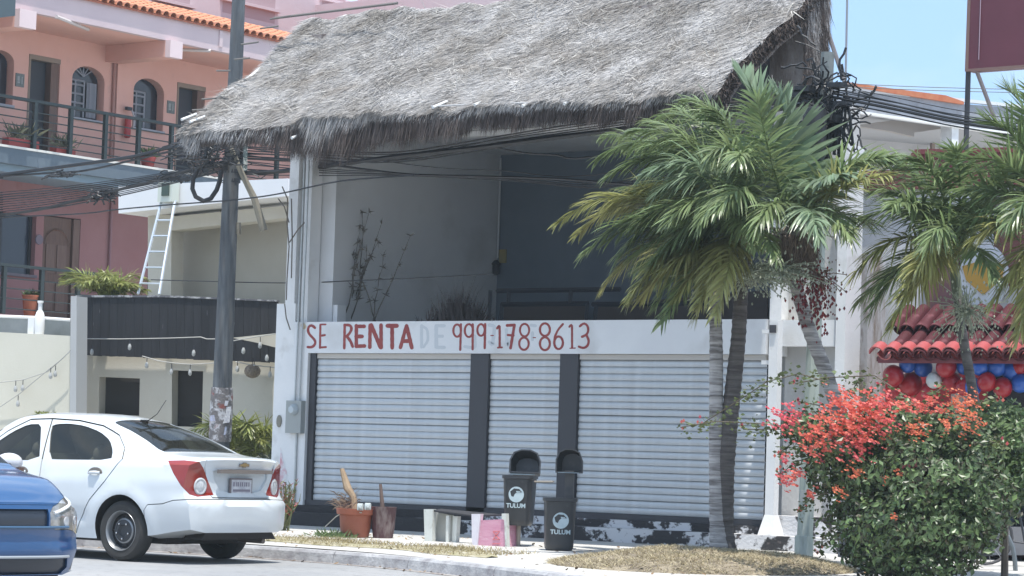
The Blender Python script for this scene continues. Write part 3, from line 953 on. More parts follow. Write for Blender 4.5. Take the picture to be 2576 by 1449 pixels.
# ================================================================ pink hotel on the left
HX = -41.6                                            # wall plane facing +X
HE = -40.2                                            # balcony edge
F1, F2, FC = 3.87, 7.30, 10.03                        # floor levels and upper ceiling
hotel = thing('pink_hotel', 'pink two storey hotel with arched windows, open galleries and orange tiled eave', 'building', (HX, 42, 0))
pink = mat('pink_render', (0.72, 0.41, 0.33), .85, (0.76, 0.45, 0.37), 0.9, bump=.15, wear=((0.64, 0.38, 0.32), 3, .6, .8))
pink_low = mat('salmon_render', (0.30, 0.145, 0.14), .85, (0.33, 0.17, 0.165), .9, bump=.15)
pinkpale = mat('pale_pink_render', (0.56, 0.45, 0.47), .85, (0.60, 0.49, 0.50), 1, bump=.15)
dark_in = mat('dark_interior', (0.02, 0.022, 0.03), .5)
wood = mat('dark_wood', (0.10, 0.05, 0.035), .55, (0.15, 0.08, 0.05), 6, stretch=(6, 6, .6))
wood2 = mat('door_wood', (0.13, 0.07, 0.05), .5, (0.17, 0.10, 0.07), 5, stretch=(6, 6, .6))
frame_w = mat('window_frame_paint', (0.34, 0.36, 0.40), .5)
Y0, Y1 = 33.0, 49.5
# openings read off the wall plane: (kind, y0, y1, z0, z1)
def HW(x, y): return FX(x, y, HX)
doorsU = [(HW(71, 200).y, HW(150, 200).y), (HW(445, 240).y, HW(516, 250).y)]
winU = [(HW(-32, 200).y, HW(34, 200).y, HW(10, 262).z, HW(2, 126).z), (HW(180, 240).y, HW(262, 240).y, HW(220, 300).z, HW(215, 166).z), (HW(335, 260).y, HW(412, 260).y, HW(370, 325).z, HW(365, 196).z)]
winL = (HW(-60, 640).y, HW(88, 640).y, HW(60, 690).z, HW(60, 540).z)
doorL = (HW(107, 640).y, HW(200, 640).y)
DT = HW(110, 146).z
DTL = HW(150, 545).z
def arch(y0, y1, z0, z1, n=12):
    r_ = (y1 - y0) / 2
    hgt = min(r_ * .62, (z1 - z0) * .3)
    pts = [(y0, z0), (y1, z0)]
    for i in range(n + 1):
        a = math.pi * i / n
        pts.append(((y0 + y1) / 2 + r_ * math.cos(a), z1 - hgt + hgt * math.sin(a)))
    return pts
def wall_with_holes(y0, y1, z0, z1, holes, x, th, m_, parent, name='wall'):
    """wall in the plane x, with openings left out: built as polygons with bmesh triangulation"""
    import mathutils
    loops = [[(y0, z0), (y1, z0), (y1, z1), (y0, z1)]] + holes
    vs2 = [Vector((a, b_, 0)) for lp in loops for (a, b_) in lp]
    tris = mathutils.geometry.tessellate_polygon([[Vector((a, b_, 0)) for a, b_ in lp] for lp in loops])
    g = MB()
    g.add([(x, p.x, p.y) for p in vs2], [t for t in tris])
    # reveals
    k = 0
    for i, lp in enumerate(loops):
        n_ = len(lp)
        if i:
            vv = [(x, a, b_) for a, b_ in lp] + [(x - th, a, b_) for a, b_ in lp]
            g.add(vv, [(j, (j + 1) % n_, (j + 1) % n_ + n_, j + n_) for j in range(n_)])
        k += n_
    return g.build(name, m_, parent)
holesU = [arch(*w_) for w_ in winU] + [[(a, F2 + .001), (b_, F2 + .001), (b_, DT), (a, DT)] for a, b_ in doorsU]
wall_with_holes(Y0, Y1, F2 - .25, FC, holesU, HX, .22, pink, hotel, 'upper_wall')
holesL = [[(winL[0], winL[2]), (winL[1], winL[2]), (winL[1], winL[3]), (winL[0], winL[3])], [(doorL[0], F1 + .001), (doorL[1], F1 + .001), (doorL[1], DTL), (doorL[0], DTL)]]
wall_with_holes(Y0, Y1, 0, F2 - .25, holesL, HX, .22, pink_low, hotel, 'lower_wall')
MB().box((HX - 1.2, Y0, 0), (HX - .9, Y1, FC)).build('back_wall', dark_in, hotel)
MB().box((HX - 7, Y0, 0), (HX - 1.2, Y1, 12.2)).build('core', pinkpale, hotel)
MB().box((HX - .9, Y0, F2 - .25), (HX, Y1, F2)).build('room_floor', pink, hotel)
# slabs
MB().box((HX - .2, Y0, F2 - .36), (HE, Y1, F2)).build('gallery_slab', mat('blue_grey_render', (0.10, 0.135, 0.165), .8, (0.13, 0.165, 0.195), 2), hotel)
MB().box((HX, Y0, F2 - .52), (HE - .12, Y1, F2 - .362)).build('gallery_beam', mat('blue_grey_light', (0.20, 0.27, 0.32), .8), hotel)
MB().box((HE + .001, Y0, F2 - .035), (HE + .02, Y1, F2 + .012)).build('slab_edge', mat('pale_edge', (0.70, .68, .62), .5), hotel)
MB().box((HX - .2, Y0, F1 - .35), (HE, Y1, F1)).build('gallery_slab', pink_low, hotel)
MB().box((HX, Y0, FC), (HE + .25, Y1, FC + .09)).build('eave_soffit', pink, hotel)
MB().box((HE + .252, Y0, FC), (HE + .40, Y1, FC + .48)).build('fascia', pinkpale, hotel)
# cross beams; sunlight on their ends is painted into the pale colour
for (xa, xb_, yt) in ((42, 84, 20), (421, 452, 95)):
    ya, yb_ = FX(xa, yt, HE + .45).y, FX(xb_, yt + 4, HE + .45).y
    MB().box((HX, ya, FC - .36), (HE + .40, yb_, FC - .002)).build('cross_beam', pink, hotel)
    MB().box((HE + .402, ya, FC - .37), (HE + .55, yb_, FC - .001)).build('beam_end', mat('pink_sunlit', (0.74, 0.60, 0.60), .7), hotel)
yc = HW(290, 200).y
MB().box((HX + .001, yc - .02, F2), (HX + .09, yc + .42, FC)).build('wall_pier', pink, hotel)
MB().tube([(HX + .05, yc - .08, F2), (HX + .05, yc - .08, FC)], .035, 8).build('downpipe', mat('pink_pipe', (0.42, .22, .18), .6), hotel, smooth=True)
MB().tube([(HX + .05, HW(270, 700).y, F1), (HX + .05, HW(270, 700).y, F2 - .7)], .03, 8).build('downpipe', mat('plum_pipe', (0.30, .16, .17), .6), hotel, smooth=True)
MB().box((HE + .401, FX(552, 100, HE + .42).y, FC + .1), (HE + .43, FX(552, 100, HE + .42).y + .1, FC + .46)).build('drain_spout', pinkpale, hotel)
# ceiling tube lights
for (p, q) in (((142, 42), (222, 74)), ((650 / 1.4255, 125), (530, 128))):
    a = FZ(*p, FC - .03); b_ = FZ(*q, FC - .03)
    MB().tube([a, b_], .04, 6).build('tube_light', mat('tube_white', (.55, .5, .48), .5), hotel)
# arched windows
def window(w_, lattice, curtain):
    y0, y1, z0, z1 = w_
    ar = arch(y0 + .015, y1 - .015, z0 + .015, z1 - .015)
    f_ = MB().prism([(HX - .20, a, b_) for a, b_ in ar], (-.02, 0, 0)).build('window', mat('window_glass_dark', (0.018, 0.022, 0.032), .15, spec=.6), hotel)
    zs = z1 - (z1 - z0) * .27
    ym = (y0 + y1) / 2
    def bar(a, b_, r_=.022):
        MB().tube([(HX - .165, a[0], a[1]), (HX - .165, b_[0], b_[1])], r_, 4).build('glazing_bar', frame_w, f_)
    if lattice:
        bar((y0 + .03, zs), (ym + .04, zs)); bar(((y0 + ym) / 2 + .02, z0 + .05), ((y0 + ym) / 2 + .02, zs)); bar((ym + .04, z0 + .05), (ym + .04, zs))
        for k in range(1, 4):
            zz = lerp(z0 + .05, zs, k / 4) + .1
            bar((y0 + .03, zz), (ym + .04, zz))
        if lattice > 1:
            for a in (60, 90, 120, 35, 145):
                bar((ym, zs + .1), (ym + .30 * math.cos(R(a)), zs + .1 + .26 * math.sin(R(a))), .013)
    MB().box((HX - .17, y0 - .02, z0 - .05), (HX + .05, y1 + .02, z0 - .002)).build('sill', frame_w, f_)
    if curtain:
        g = MB(); vs = []
        n_ = 22
        for i in range(n_):
            yy = lerp(ym + .1, y1 - .12, i / (n_ - 1)); xx = HX - .15 + .03 * math.sin(i * 1.9)
            vs += [(xx, yy, z0 + .06), (xx, yy, zs - .02)]
        g.add(vs, [(2 * i, 2 * i + 2, 2 * i + 3, 2 * i + 1) for i in range(n_ - 1)])
        g.build('curtain', mat('grey_curtain', (0.40, .42, .46), .9), f_, smooth=True)
window(winU[0], 0, False); window(winU[1], 2, True); window(winU[2], 1, False)
# doors: open dark upper ones with wooden frame, carved lower one
for k, (a, b_) in enumerate(doorsU):
    d = MB().box((HX - .16, a - .0, DT - .07), (HX + .015, b_, DT + .03)).box((HX - .16, a, F2), (HX + .015, a + .05, DT - .071)).build('door', mat('door_frame_wood', (0.26, 0.20, 0.15), .6), hotel)
    MB().box((HX - .19, a + .051, F2 + .01), (HX - .15, b_ - .28, DT - .075)).build('door_leaf', dark_in, d)
    MB().box((HX - .21, b_ - .24, F2 + .01), (HX - .02, b_ - .01, DT - .075)).build('door_edge', wood2, d)
a, b_ = doorL
d = MB().box((HX - .12, a + .01, F1 + .01), (HX - .06, b_ - .22, DTL - .02)).build('door', wood, hotel)
g = MB()
ym = (a + b_ - .2) / 2
for i in range(9):
    t0, t1 = math.pi * i / 9, math.pi * (i + 1) / 9
    g.tube([(HX - .055, ym + .36 * math.cos(t0), DTL - .62 + .34 * math.sin(t0)), (HX - .055, ym + .36 * math.cos(t1), DTL - .62 + .34 * math.sin(t1))], .03, 4)
g.build('arched_moulding', wood2, d)
for zz in (F1 + .25, F1 + 1.05):
    MB().box((HX - .06, a + .14, zz), (HX - .04, ym - .06, zz + .62)).build('door_panel', wood2, d)
    MB().box((HX - .06, ym + .02, zz), (HX - .04, b_ - .36, zz + .62)).build('door_panel', wood2, d)
MB().box((HX - .19, b_ - .2, F1), (HX - .01, b_ - .01, DTL - .02)).build('door_edge', wood2, d)
y0, y1, z0, z1 = winL
wl = MB().box((HX - .18, y0, z0), (HX - .15, y1, z1)).build('window', mat('window_glass_blue', (0.02, 0.028, 0.045), .12, spec=.6), hotel)
for yy in (y1 - .9, y1 - .05):
    MB().box((HX - .15, yy - .03, z0), (HX - .11, yy + .03, z1)).build('window_frame', mat('black_frame', (.012, .014, .02), .5), wl)
MB().box((HX - .1, y0, z0 - .06), (HX + .06, y1 + .03, z0 - .002)).build('sill', mat('plum_sill', (.13, .11, .13), .6), wl)
# room number plates with raised figures
for (px, py, tx) in ((49, 202, '21'), (429, 270, '23')):
    c = HW(px, py)
    pl_ = MB().box((HX + .001, c.y - .12, c.z - .14), (HX + .02, c.y + .12, c.z + .14)).build('number_plate', mat('number_tile', (0.10, .13, .12), .4, (0.18, .20, .19), 14), hotel)
    g = MB()
    for (yy, zz, a_, b2) in ((-.05, .03, .03, .05), (-.045, -.05, .035, .02), (.05, 0, .014, .08)):
        g.box((HX + .021, c.y + yy - a_, c.z + zz - b2), (HX + .026, c.y + yy + a_, c.z + zz + b2))
    g.build('figure_mark', mat('number_ink', (.32, .34, .33), .5), pl_)
c = HW(97, 603)
MB().tube([(HX, c.y, c.z), (HX + .03, c.y, c.z)], .11, 8, up=(0, 1, 0)).build('number_plate', mat('plum_tile', (.17, .13, .16), .5), hotel)
# red lettering patch beside the extinguisher, and the extinguisher
c = HW(300, 257)
g = MB()
for dy, dz, a_, b2 in ((-.06, .07, .035, .015), (-.04, .03, .015, .04), (.05, .07, .03, .015), (.07, .04, .015, .03), (.04, 0, .03, .015), (-.05, -.03, .015, .05), (-.02, -.07, .04, .015), (.06, -.05, .02, .03)):
    g.box((HX + .002, c.y + dy * 1.4 - a_, c.z + dz * 1.4 - b2), (HX + .006, c.y + dy * 1.4 + a_, c.z + dz * 1.4 + b2))
for (o_) in ():
    pass
g.build('red_wall_mark', mat('red_ink', (.42, .08, .09), .7), hotel)
c = HW(304, 335)
ex_ = thing('fire_extinguisher', 'red fire extinguisher hanging on the pink gallery wall', 'fire extinguisher', (HX + .1, c.y, c.z))
MB().lathe([(.05, 0), (.075, .03), (.075, .40), (.05, .48), (.02, .50)], (HX + .20, c.y, c.z - .12), 12).build('cylinder', mat('extinguisher_red', (.40, .02, .02), .35), ex_, smooth=True)
MB().box((HX + .16, c.y - .07, c.z + .50), (HX + .24, c.y + .09, c.z + .57)).build('valve', dark_in, ex_)
MB().tube([(HX + .22, c.y + .08, c.z + .53), (HX + .24, c.y + .16, c.z + .35), (HX + .24, c.y + .14, c.z + .12)], .02, 6).build('hose', mat('pale_hose', (.5, .5, .5), .5), ex_)
# galleries' railings
rm = mat('rail_green_black', (0.022, 0.035, 0.035), .45)
for (fl, xpost, zt, nb) in ((F2, [-95, -10, 87, 178, 266, 350, 433, 523, 612, 700], .98, 5), (F1, [-60, 9, 104, 196, 290], .98, 4)):
    label = 'dark horizontal bar railing along the %s gallery of the pink hotel' % ('upper' if fl == F2 else 'lower')
    rl = thing('gallery_railing', label, 'railing', (HE - .08, 40, fl))
    ys = [FX(x, 300 if fl == F2 else 720, HE - .08).y for x in xpost]
    for y in ys:
        MB().box((HE - .12, y - .045, fl + .001), (HE - .04, y + .045, fl + zt)).build('post', rm, rl)
    MB().box((HE - .13, ys[0], fl + zt), (HE - .03, ys[-1], fl + zt + .06)).build('top_rail', rm, rl)
    for k in range(nb):
        zz = fl + .13 + k * (zt - .16) / nb
        MB().tube([(HE - .08, ys[0], zz), (HE - .08, ys[-1], zz)], .014, 6).build('bar', rm, rl)
# upper storey stepping back above the tiles, roof tiles
MB().box((HX - 3, Y0, FC + .1), (HX - 1.05, Y1 + 3, 12.6)).build('upper_storey', pinkpale, hotel)
upz = 11.55
for (xa, xb_) in ((388, 477), (560, 692), (810, 868), (905, 960)):
    pa = FX(xa, 30, HX - 1.04); pb = FX(xb_, 40, HX - 1.04)
    top = 13.5
    MB().box((HX - 1.06, pa.y, lerp(pa.z, pb.z, .5) - .1), (HX - 1.045, pb.y, 12.6)).build('recess_panel', mat('dusky_pink', (0.42, .30, .31), .85), hotel)
    MB().box((HX - 1.06, pa.y - .1, FX(xa, 2, HX - 1.04).z), (HX - .92, pb.y + .1, FX(xa, 2, HX - 1.04).z + .07)).build('ledge', pinkpale, hotel)
MB().box((HX - 6, 49.6, 0), (HX + 5.5, 60, 12.3)).build('rear_wing', pinkpale, hotel)
tile_m = mat('orange_tile', (0.56, 0.21, 0.10), .7, (0.66, 0.30, 0.16), 2.2, bump=.3, wear=((0.30, .12, .07), 4, .55, .7), coord='Object')
def barrel(L_, r0, r1, m_, n=6, flip=False):
    """half round clay tile mesh, length along +X downwards slope handled by the caller"""
    g = MB(); vs = []
    for (x, r_) in ((0, r0), (L_, r1)):
        for (rr, dd) in ((r_, 0), (r_ - .016, 0)):
            for i in range(n + 1):
                a = math.pi * i / n
                vs.append((x, rr * math.cos(a), (rr * math.sin(a)) * (-1 if flip else 1)))
    k = n + 1
    fs = []
    for i in range(n):
        fs.append((i, i + 1, 2 * k + i + 1, 2 * k + i))
        fs.append((k + i + 1, k + i, 3 * k + i, 3 * k + i + 1))
        fs.append((2 * k + i, 2 * k + i + 1, 3 * k + i + 1, 3 * k + i))
        fs.append((i + 1, i, k + i, k + i + 1))
    g.add(vs, fs)
    o = g.build('tile', m_, None, local=True, smooth=True, ang=40)
    me = o.data; bpy.data.objects.remove(o)
    return me
tm = barrel(.42, .085, .10, tile_m)
troof = MB().prism([(HE + .46, Y0, FC + .47), (HE + .46, Y0, FC + .50), (HX - 1.0, Y0, FC + 1.42), (HX - 1.0, Y0, FC + 1.38)], (0, Y1 - Y0, 0)).build('tile_roof', mat('tile_bed', (.30, .10, .06), .9), hotel)
slope = math.atan2(.92, (HE + .46) - (HX - 1.0))
y = FX(235, 0, HE + .5).y - 2.0
ncol = 0
while y < 49.3 and ncol < 48:
    for r_ in range(5):
        s0 = .5 + r_ * .36
        px = HE + .53 - s0 * math.cos(slope); pz = FC + .50 + s0 * math.sin(slope)
        inst(tm, 'tile', troof, rel((px, y + random.uniform(-.008, .008), pz), hotel), (0, slope, random.uniform(-.03, .03)))
    y += .235; ncol += 1
# plants and pots on the upper gallery
pot_red = mat('red_planter', (0.45, 0.07, 0.06), .6)
leafg = mat('pot_leaf', (0.10, 0.15, 0.05), .5, island=.5, trans=.25)
def potplant(name, label, x, y, fl, wx, hp, kind, hgt, hx=HE - .25, group=None, m_=pot_red, lm=None):
    c = FX(x, y, hx)
    t = thing(name, label, 'potted plant', (hx, c.y, fl), 0, group)
    if kind == 'box':
        MB().box((hx - .1, c.y - wx / 2, fl + .001), (hx + .1, c.y + wx / 2, fl + hp)).build('planter', m_, t)
    else:
        MB().lathe([(wx * .35, 0.001), (wx * .5, hp), (wx * .54, hp), (wx * .54, hp + .03)], (hx, c.y, fl), 12).build('pot', m_, t, smooth=True)
    g = MB()
    for k in range(70):
        p = Vector((hx + random.gauss(0, .05), c.y + random.gauss(0, wx * .22), fl + hp))
        d = Vector((random.gauss(0, .5), random.gauss(0, .6), random.uniform(.4, 1.4))).normalized() * hgt * random.uniform(.4, 1)
        s_ = d.cross(Vector((1, .3, 0))).normalized() * random.uniform(.015, .04)
        mdl = p + d * .6
        g.add([p, mdl - s_, p + d + Vector((0, 0, -.05)), mdl + s_], [(0, 1, 2, 3)])
    g.build('leaves', lm or leafg, t)
potplant('potted_plant', 'yellowish plant in a long red planter at the left of the upper gallery', 52, 360, F2, .85, .2, 'box', .55, lm=mat('olive_leaf', (.17, .17, .10), .6, island=.4))
potplant('potted_plant', 'sparse plant in a small red planter beside the first gallery door', 158, 375, F2, .55, .16, 'box', .45, lm=mat('olive_leaf', (.17, .17, .10), .6, island=.4))
potplant('potted_plant', 'bushy green plant with red pot on the upper gallery above the cables', 372, 415, F2, .34, .22, 'pot', .42)
potplant('potted_plant', 'terracotta pot with short green plant on the lower gallery behind the white bottle post', 75, 780, F1, .34, .42, 'pot', .25, m_=mat('terracotta_light', (.45, .14, .07), .7))

# dark blue-green box in the upper corner
p_ = FX(18, 10, HE + .9)
tag(MB().prism([FX(*q, HE + .9) for q in ((-60, -60), (41, -60), (38, 40), (-10, 46), (-60, 50))], (-.5, 0, 0)).build('awning_box', mat('slate_blue', (.07, .10, .115), .6)), 'dark slate box hanging at the top left corner of the hotel eave', 'box')

# ================================================================ cream annexe with white slab, black fascia, ladder
cream = mat('cream_render', (0.55, 0.52, 0.44), .85, (0.60, 0.57, 0.49), 1.2, bump=.15, wear=((.44, .41, .34), 2, .6, .85))
cream2 = mat('beige_render', (0.44, 0.41, 0.34), .85, (0.48, 0.45, 0.38), 1.2, bump=.1)
annex = thing('cream_annexe', 'cream annexe with flat white roof slab between hotel and thatched shop', 'building', (-31, 35, 0))
YA = 33.0
q = [FY(*p, YA) for p in ((298, 468), (724, 449), (724, 493), (298, 537))]
MB().prism(q, (0, 3.5, 0)).build('roof_slab', mat('bright_white_slab', (0.78, 0.79, 0.80), .6, (.84, .84, .84), 1), annex)
q = [FY(*p, YA + .5) for p in ((298, 533), (724, 490), (724, 520), (430, 549), (430, 572), (298, 552))]
MB().prism([FY(*p, YA + .55) for p in ((430, 545), (724, 517), (724, 548), (430, 580))], (0, .3, 0)).build('lintel', cream, annex)
MB().prism([FY(*p, YA + .6) for p in ((372, 540), (432, 540), (430, 760), (372, 760))], (0, .3, 0)).build('corner_pier', cream, annex)
MB().prism([FY(*p, YA + 1.3) for p in ((400, 500), (735, 480), (735, 770), (400, 770))], (0, .3, 0)).build('terrace_wall', cream2, annex)
MB().prism([FY(*p, YA + 1.7) for p in ((374, 565), (392, 565), (388, 745), (370, 745))], (0, .1, 0)).build('dark_opening', dark_in, annex)
# lower storey (faces the camera), its dark timber fascia
PA = DD(190, 900, 44.6)
PB = DD(700, 905, 43.3)
AA = math.atan2(PB.y - PA.y, PB.x - PA.x)
NV = Vector((math.sin(AA), -math.cos(AA), 0))     # towards the street
def VA(x, y, off=0.0): return VPL(x, y, PA + NV * off, AA)
def zlow(p): return Vector((p.x, p.y, 0))
holes_px = [((250, 948), (352, 952), (350, 1046), (248, 1043)), ((433, 931), (511, 934), (508, 1075), (431, 1072))]
import mathutils
def vwall(name, outer, holes, off, th, m_, parent):
    P3 = [[VA(x, y, off) for x, y in lp] for lp in [outer] + holes]
    ux = Vector((math.cos(AA), math.sin(AA), 0))
    loops = [[Vector((p.dot(ux), p.z, 0)) for p in lp] for lp in P3]
    tr = mathutils.geometry.tessellate_polygon(loops)
    flat = [p for lp in P3 for p in lp]
    g = MB().add(flat, tr)
    for lp in P3[1:]:
        n_ = len(lp)
        g.add([*lp, *[p - NV * th for p in lp]], [(j, (j + 1) % n_, (j + 1) % n_ + n_, j + n_) for j in range(n_)])
    return g.build(name, m_, parent)
zb = lambda x: (x, 1220)
vwall('front_wall', ((186, 880), (712, 895), (712, 1190), (186, 1190)), [list(h) for h in holes_px], 0, .22, cream, annex)
MB().prism([VA(*p, -.23) for p in ((230, 930), (530, 930), (530, 1110), (230, 1110))], -NV * .05).build('dark_room', mat('room_dark', (.035, .032, .03), .9), annex)
MB().box((FY(405, 600, 36.8).x, 36.8, 0), (-26.6, 37.4, 5.2)).build('back_wall', cream2, annex)
vwall('pilaster', ((418, 897), (520, 900), (518, 934), (418, 931)), [], .02, .1, cream, annex)
vwall('pilaster', ((418, 897), (433, 897), (431, 1190), (415, 1190)), [], .03, .1, cream, annex)
roofq = [VA(192, 746), VA(700, 762), VA(700, 762) - NV * 4.5, VA(192, 746) - NV * 4.5]
MB().add([*roofq], [(0, 1, 2, 3)]).build('roof_deck', cream2, annex)
# black fascia: vertical boards, each one a part
fas = thing('black_fascia', 'weathered black board fascia with white drips under the annexe terrace', 'fascia', tuple(VA(440, 905, .3)))
tar = mat('tar_black', (0.012, 0.013, 0.016), .8, (0.022, .023, .027), 3, bump=.3, wear=((.30, .31, .33), 9, .69, .76), stretch=(3, 3, .25))
nbd = 24
for k in range(nbd):
    xa, xb_ = lerp(190, 697, k / nbd), lerp(190, 697, (k + 1) / nbd)
    yt = lambda x: 744 + (x - 190) * .008 if x < 410 else 746 + (x - 410) * .034
    ybt = lambda x: 893 + (x - 190) * .0385
    MB().prism([VA(xa + .3, yt(xa), .3), VA(xb_ - .3, yt(xb_), .3), VA(xb_ - .3, ybt(xb_) + random.uniform(-1, 1), .3), VA(xa + .3, ybt(xa) + random.uniform(-1, 1), .3)], -NV * (.05 + random.uniform(0, .012))).build('board', tar, fas)
MB().prism([VA(190, 743, .32), VA(420, 743, .32), VA(697, 755, .32), VA(697, 759, .32), VA(420, 748, .32), VA(190, 748, .32)], -NV * .1).build('cap_rail', mat('worn_edge', (.10, .10, .11), .7, (.4, .4, .4), 8, lo=.5, hi=.6), fas)
aw = MB().prism([VA(584, 850, .9), VA(700, 838, .9), VA(700, 876, .9), (VA(640, 861, .9))], NV * -.5).build('canopy', mat('canvas_cream', (.55, .51, .42), .8))
tag(aw, 'small cream canvas awning tip between utility pole and white pillar', 'awning')
# string lights with hanging bulbs
def string_light(label, pts, bulbs, off, group=None, drop=.16):
    P_ = [VA(x, y, off) for x, y in pts]
    t = thing('string_light', label, 'string light', tuple(P_[0]), 0, group)
    MB().tube(P_, .008, 4).build('cord', mat('pale_cord', (.35, .35, .33), .6), t)
    for (x, y) in bulbs:
        p = VA(x, y, off)
        b_ = MB().tube([p, p - Vector((0, 0, drop * .5))], .009, 4).build('cord_drop', dark_in, t)
        MB().lathe([(.012, -drop * 1.15), (.03, -drop), (.03, -drop * .75), (.015, -drop * .5)], tuple(p), 8).build('bulb', mat('clear_bulb', (.42, .43, .42), .15), t, smooth=True)
string_light('string of bulbs stretched across the black board fascia', [(188, 852), (300, 853), (420, 851), (505, 848), (520, 853), (560, 853)], [(206, 854), (232, 866), (327, 853), (488, 868)], .5)
string_light('string of bulbs looped over the annexe window and door', [(358, 896), (400, 908), (440, 914), (480, 917), (560, 912)], [(370, 899), (432, 915), (479, 917)], .4)
string_light('string of bulbs between the pole and the white pillar', [(584, 858), (640, 848), (693, 840)], [(613, 862), (655, 848), (672, 880)], .95)
string_light('string of bulbs below the wicker lamp by the white pillar', [(592, 910), (630, 918), (692, 925)], [(598, 908), (640, 905), (680, 922)], .5)
c = VA(635, 934, .45)
lamp = thing('wicker_lamp', 'round brown wicker lamp hanging beside the utility pole', 'lamp', tuple(c))
MB().ball(tuple(c), .135, 14, 9, sc=(1, 1, .85)).build('shade', mat('wicker', (.13, .105, .085), .9, (.28, .23, .18), 30, bump=.8), lamp, smooth=True)
MB().tube([c + Vector((0, 0, .1)), c + Vector((0, 0, .22))], .008, 4).build('hanging_cord', dark_in, lamp)
# ladder
lad = thing('ladder', 'aluminium extension ladder leaning from the annexe terrace to the white roof slab', 'ladder', tuple(FY(375, 742, YA - .9)))
alu = mat('aluminium', (0.60, 0.66, 0.72), .3, metal=.5)
Lb = [FY(347, 740, YA - .9), FY(400, 741, YA - .9)]; Lt = [FY(413, 470, YA - .08), FY(446, 466, YA - .08)]
Lt = [FY(408, 500, YA - .08), FY(441, 500, YA - .08)]
for a, b_ in zip(Lb, Lt):
    MB().tube([a, b_], .026, 6).build('side_rail', alu, lad)
for k in range(6):
    t_ = .11 + k * .165
    MB().tube([lerp(Lb[0], Lt[0], t_), lerp(Lb[1], Lt[1], t_)], .018, 6).build('rung', alu, lad)
# service box on the slab behind the ladder top
p0, p1 = FY(406, 510, YA - .1), FY(444, 458, YA - .1)
sb_ = thing('service_box', 'small glossy cable box on the slab above the ladder', 'box', tuple(p0))
MB().box((p0.x, YA - .2, p0.z), (p1.x, YA - .02, p1.z)).build('box_body', mat('pale_yellow_box', (.66, .70, .62), .3), sb_)
MB().box((p1.x - .22, YA - .23, p0.z + .1), (p1.x - .06, YA - .201, p1.z - .03)).build('box_door', mat('dark_green_box', (.06, .09, .07), .3), sb_)

# left cream garden wall with rail, bottle post
gw = thing('garden_wall', 'pale cream street wall behind the white car roof', 'wall', tuple(zlow(VA(95, 1100, 1.6))))
GWO = 1.6
MB().prism([VA(x, y, GWO) for x, y in ((-300, 820), (120, 842), (192, 846), (190, 1230), (-300, 1230))], -NV * .25).build('wall_face', mat('cream_wall_light', (.56, .54, .45), .85, (.61, .59, .50), .8, bump=.1), gw)
MB().prism([VA(x, y, GWO + .04) for x, y in ((178, 745), (193, 745), (190, 1230), (174, 1230))], -NV * .35).build('end_post', mat('grey_post', (.40, .41, .41), .8), gw)
wr = thing('white_rail', 'white metal rail with bottle shaped post above the cream wall', 'railing', tuple(VA(90, 842, 1.5)))
MB().tube([VA(-200, 788, 1.4), VA(90, 799, 1.4), VA(178, 805, 1.4)], .028, 6).build('rail', white_paint, wr)
c = VA(93, 842, 1.45)
hb = (VA(93, 757, 1.45) - c).length
MB().lathe([(.075, 0), (.085, .1), (.085, hb * .52), (.06, hb * .66), (.035, hb * .72), (.035, hb * .92), (.05, hb * .95), (.05, hb)], tuple(c + Vector((.05, 0, 0))), 12).build('bottle_post', white_paint, wr, smooth=True)
MB().box((c.x - .17, c.y - .05, c.z), (c.x - .03, c.y + .05, c.z + hb * .50)).build('square_post', white_paint, wr)
MB().prism([VA(x, y, .9) for x, y in ((-300, 780), (176, 803), (176, 846), (-300, 826))], -NV * .1).build('rail_backing', mat('murky_glass', (.16, .18, .17), .4, (.28, .3, .3), 1), wr)
string_light('string of bulbs drooping down the pale cream street wall', [(-60, 968), (0, 962), (60, 955), (120, 935), (160, 900), (178, 880)], [(40, 958), (58, 956), (140, 920)], GWO + .12)
string_light('lowest string of bulbs crossing the cream street wall', [(-60, 1050), (0, 1024), (50, 990), (100, 948), (150, 908), (176, 884)], [(46, 995), (128, 925)], GWO + .2)
# ================================================================ restaurant on the right
YR = 31.2
maroon = mat('maroon_paint', (0.16, 0.035, 0.045), .65, (0.20, 0.05, 0.06), 1.2, bump=.15, wear=((.30, .14, .14), 5, .62, .8))
wwall = mat('restaurant_white', (0.60, 0.62, 0.65), .8, (0.66, 0.67, 0.69), .8, bump=.1)
rest = thing('restaurant', 'white and maroon restaurant front with red tiled canopy behind palms', 'building', tuple(FY(2350, 1300, YR)))
def RQ(px, off=0.0, dep=.2, name='wall', m_=wwall, parent=None, Y=YR):
    return MB().prism([FY(x, y, Y - off) for x, y in px], (0, dep, 0)).build(name, m_, parent or rest)
RQ([(2134, 470), (3150, 430), (3150, 1425), (2134, 1395)], 0, .25)
RQ([(2105, 432), (2240, 428), (2300, 380), (3150, 360), (3150, 452), (2105, 480)], .10, .3, 'parapet', maroon)
RQ([(2300, 376), (3150, 356), (3150, 366), (2300, 388)], .14, .4, 'coping', mat('maroon_coping', (.20, .05, .055), .6))
RQ([(2330, 600), (2408, 596), (2405, 860), (2330, 860)], .12, .1, 'pilaster', mat('dusky_maroon', (.20, .095, .10), .7))
RQ([(2500, 560), (3150, 560), (3150, 700), (2500, 720)], .12, .1, 'panel', mat('brown_maroon', (.16, .06, .05), .7))
for k, zz in enumerate((437, 452, 466)):
    RQ([(2110, zz + 2), (2230, zz - 3), (2230, zz - 1), (2110, zz + 4)], .115, .012, 'mortar_line', mat('mortar', (.42, .25, .26), .8))
RQ([(2170, 945), (3150, 930), (3150, 1415), (2170, 1400)], .02, .02, 'lower_wall', maroon)
RQ([(2180, 945), (2486, 938), (2486, 1020), (2180, 1022)], .08, .05, 'red_banner', mat('banner_red', (.42, .035, .05), .55))
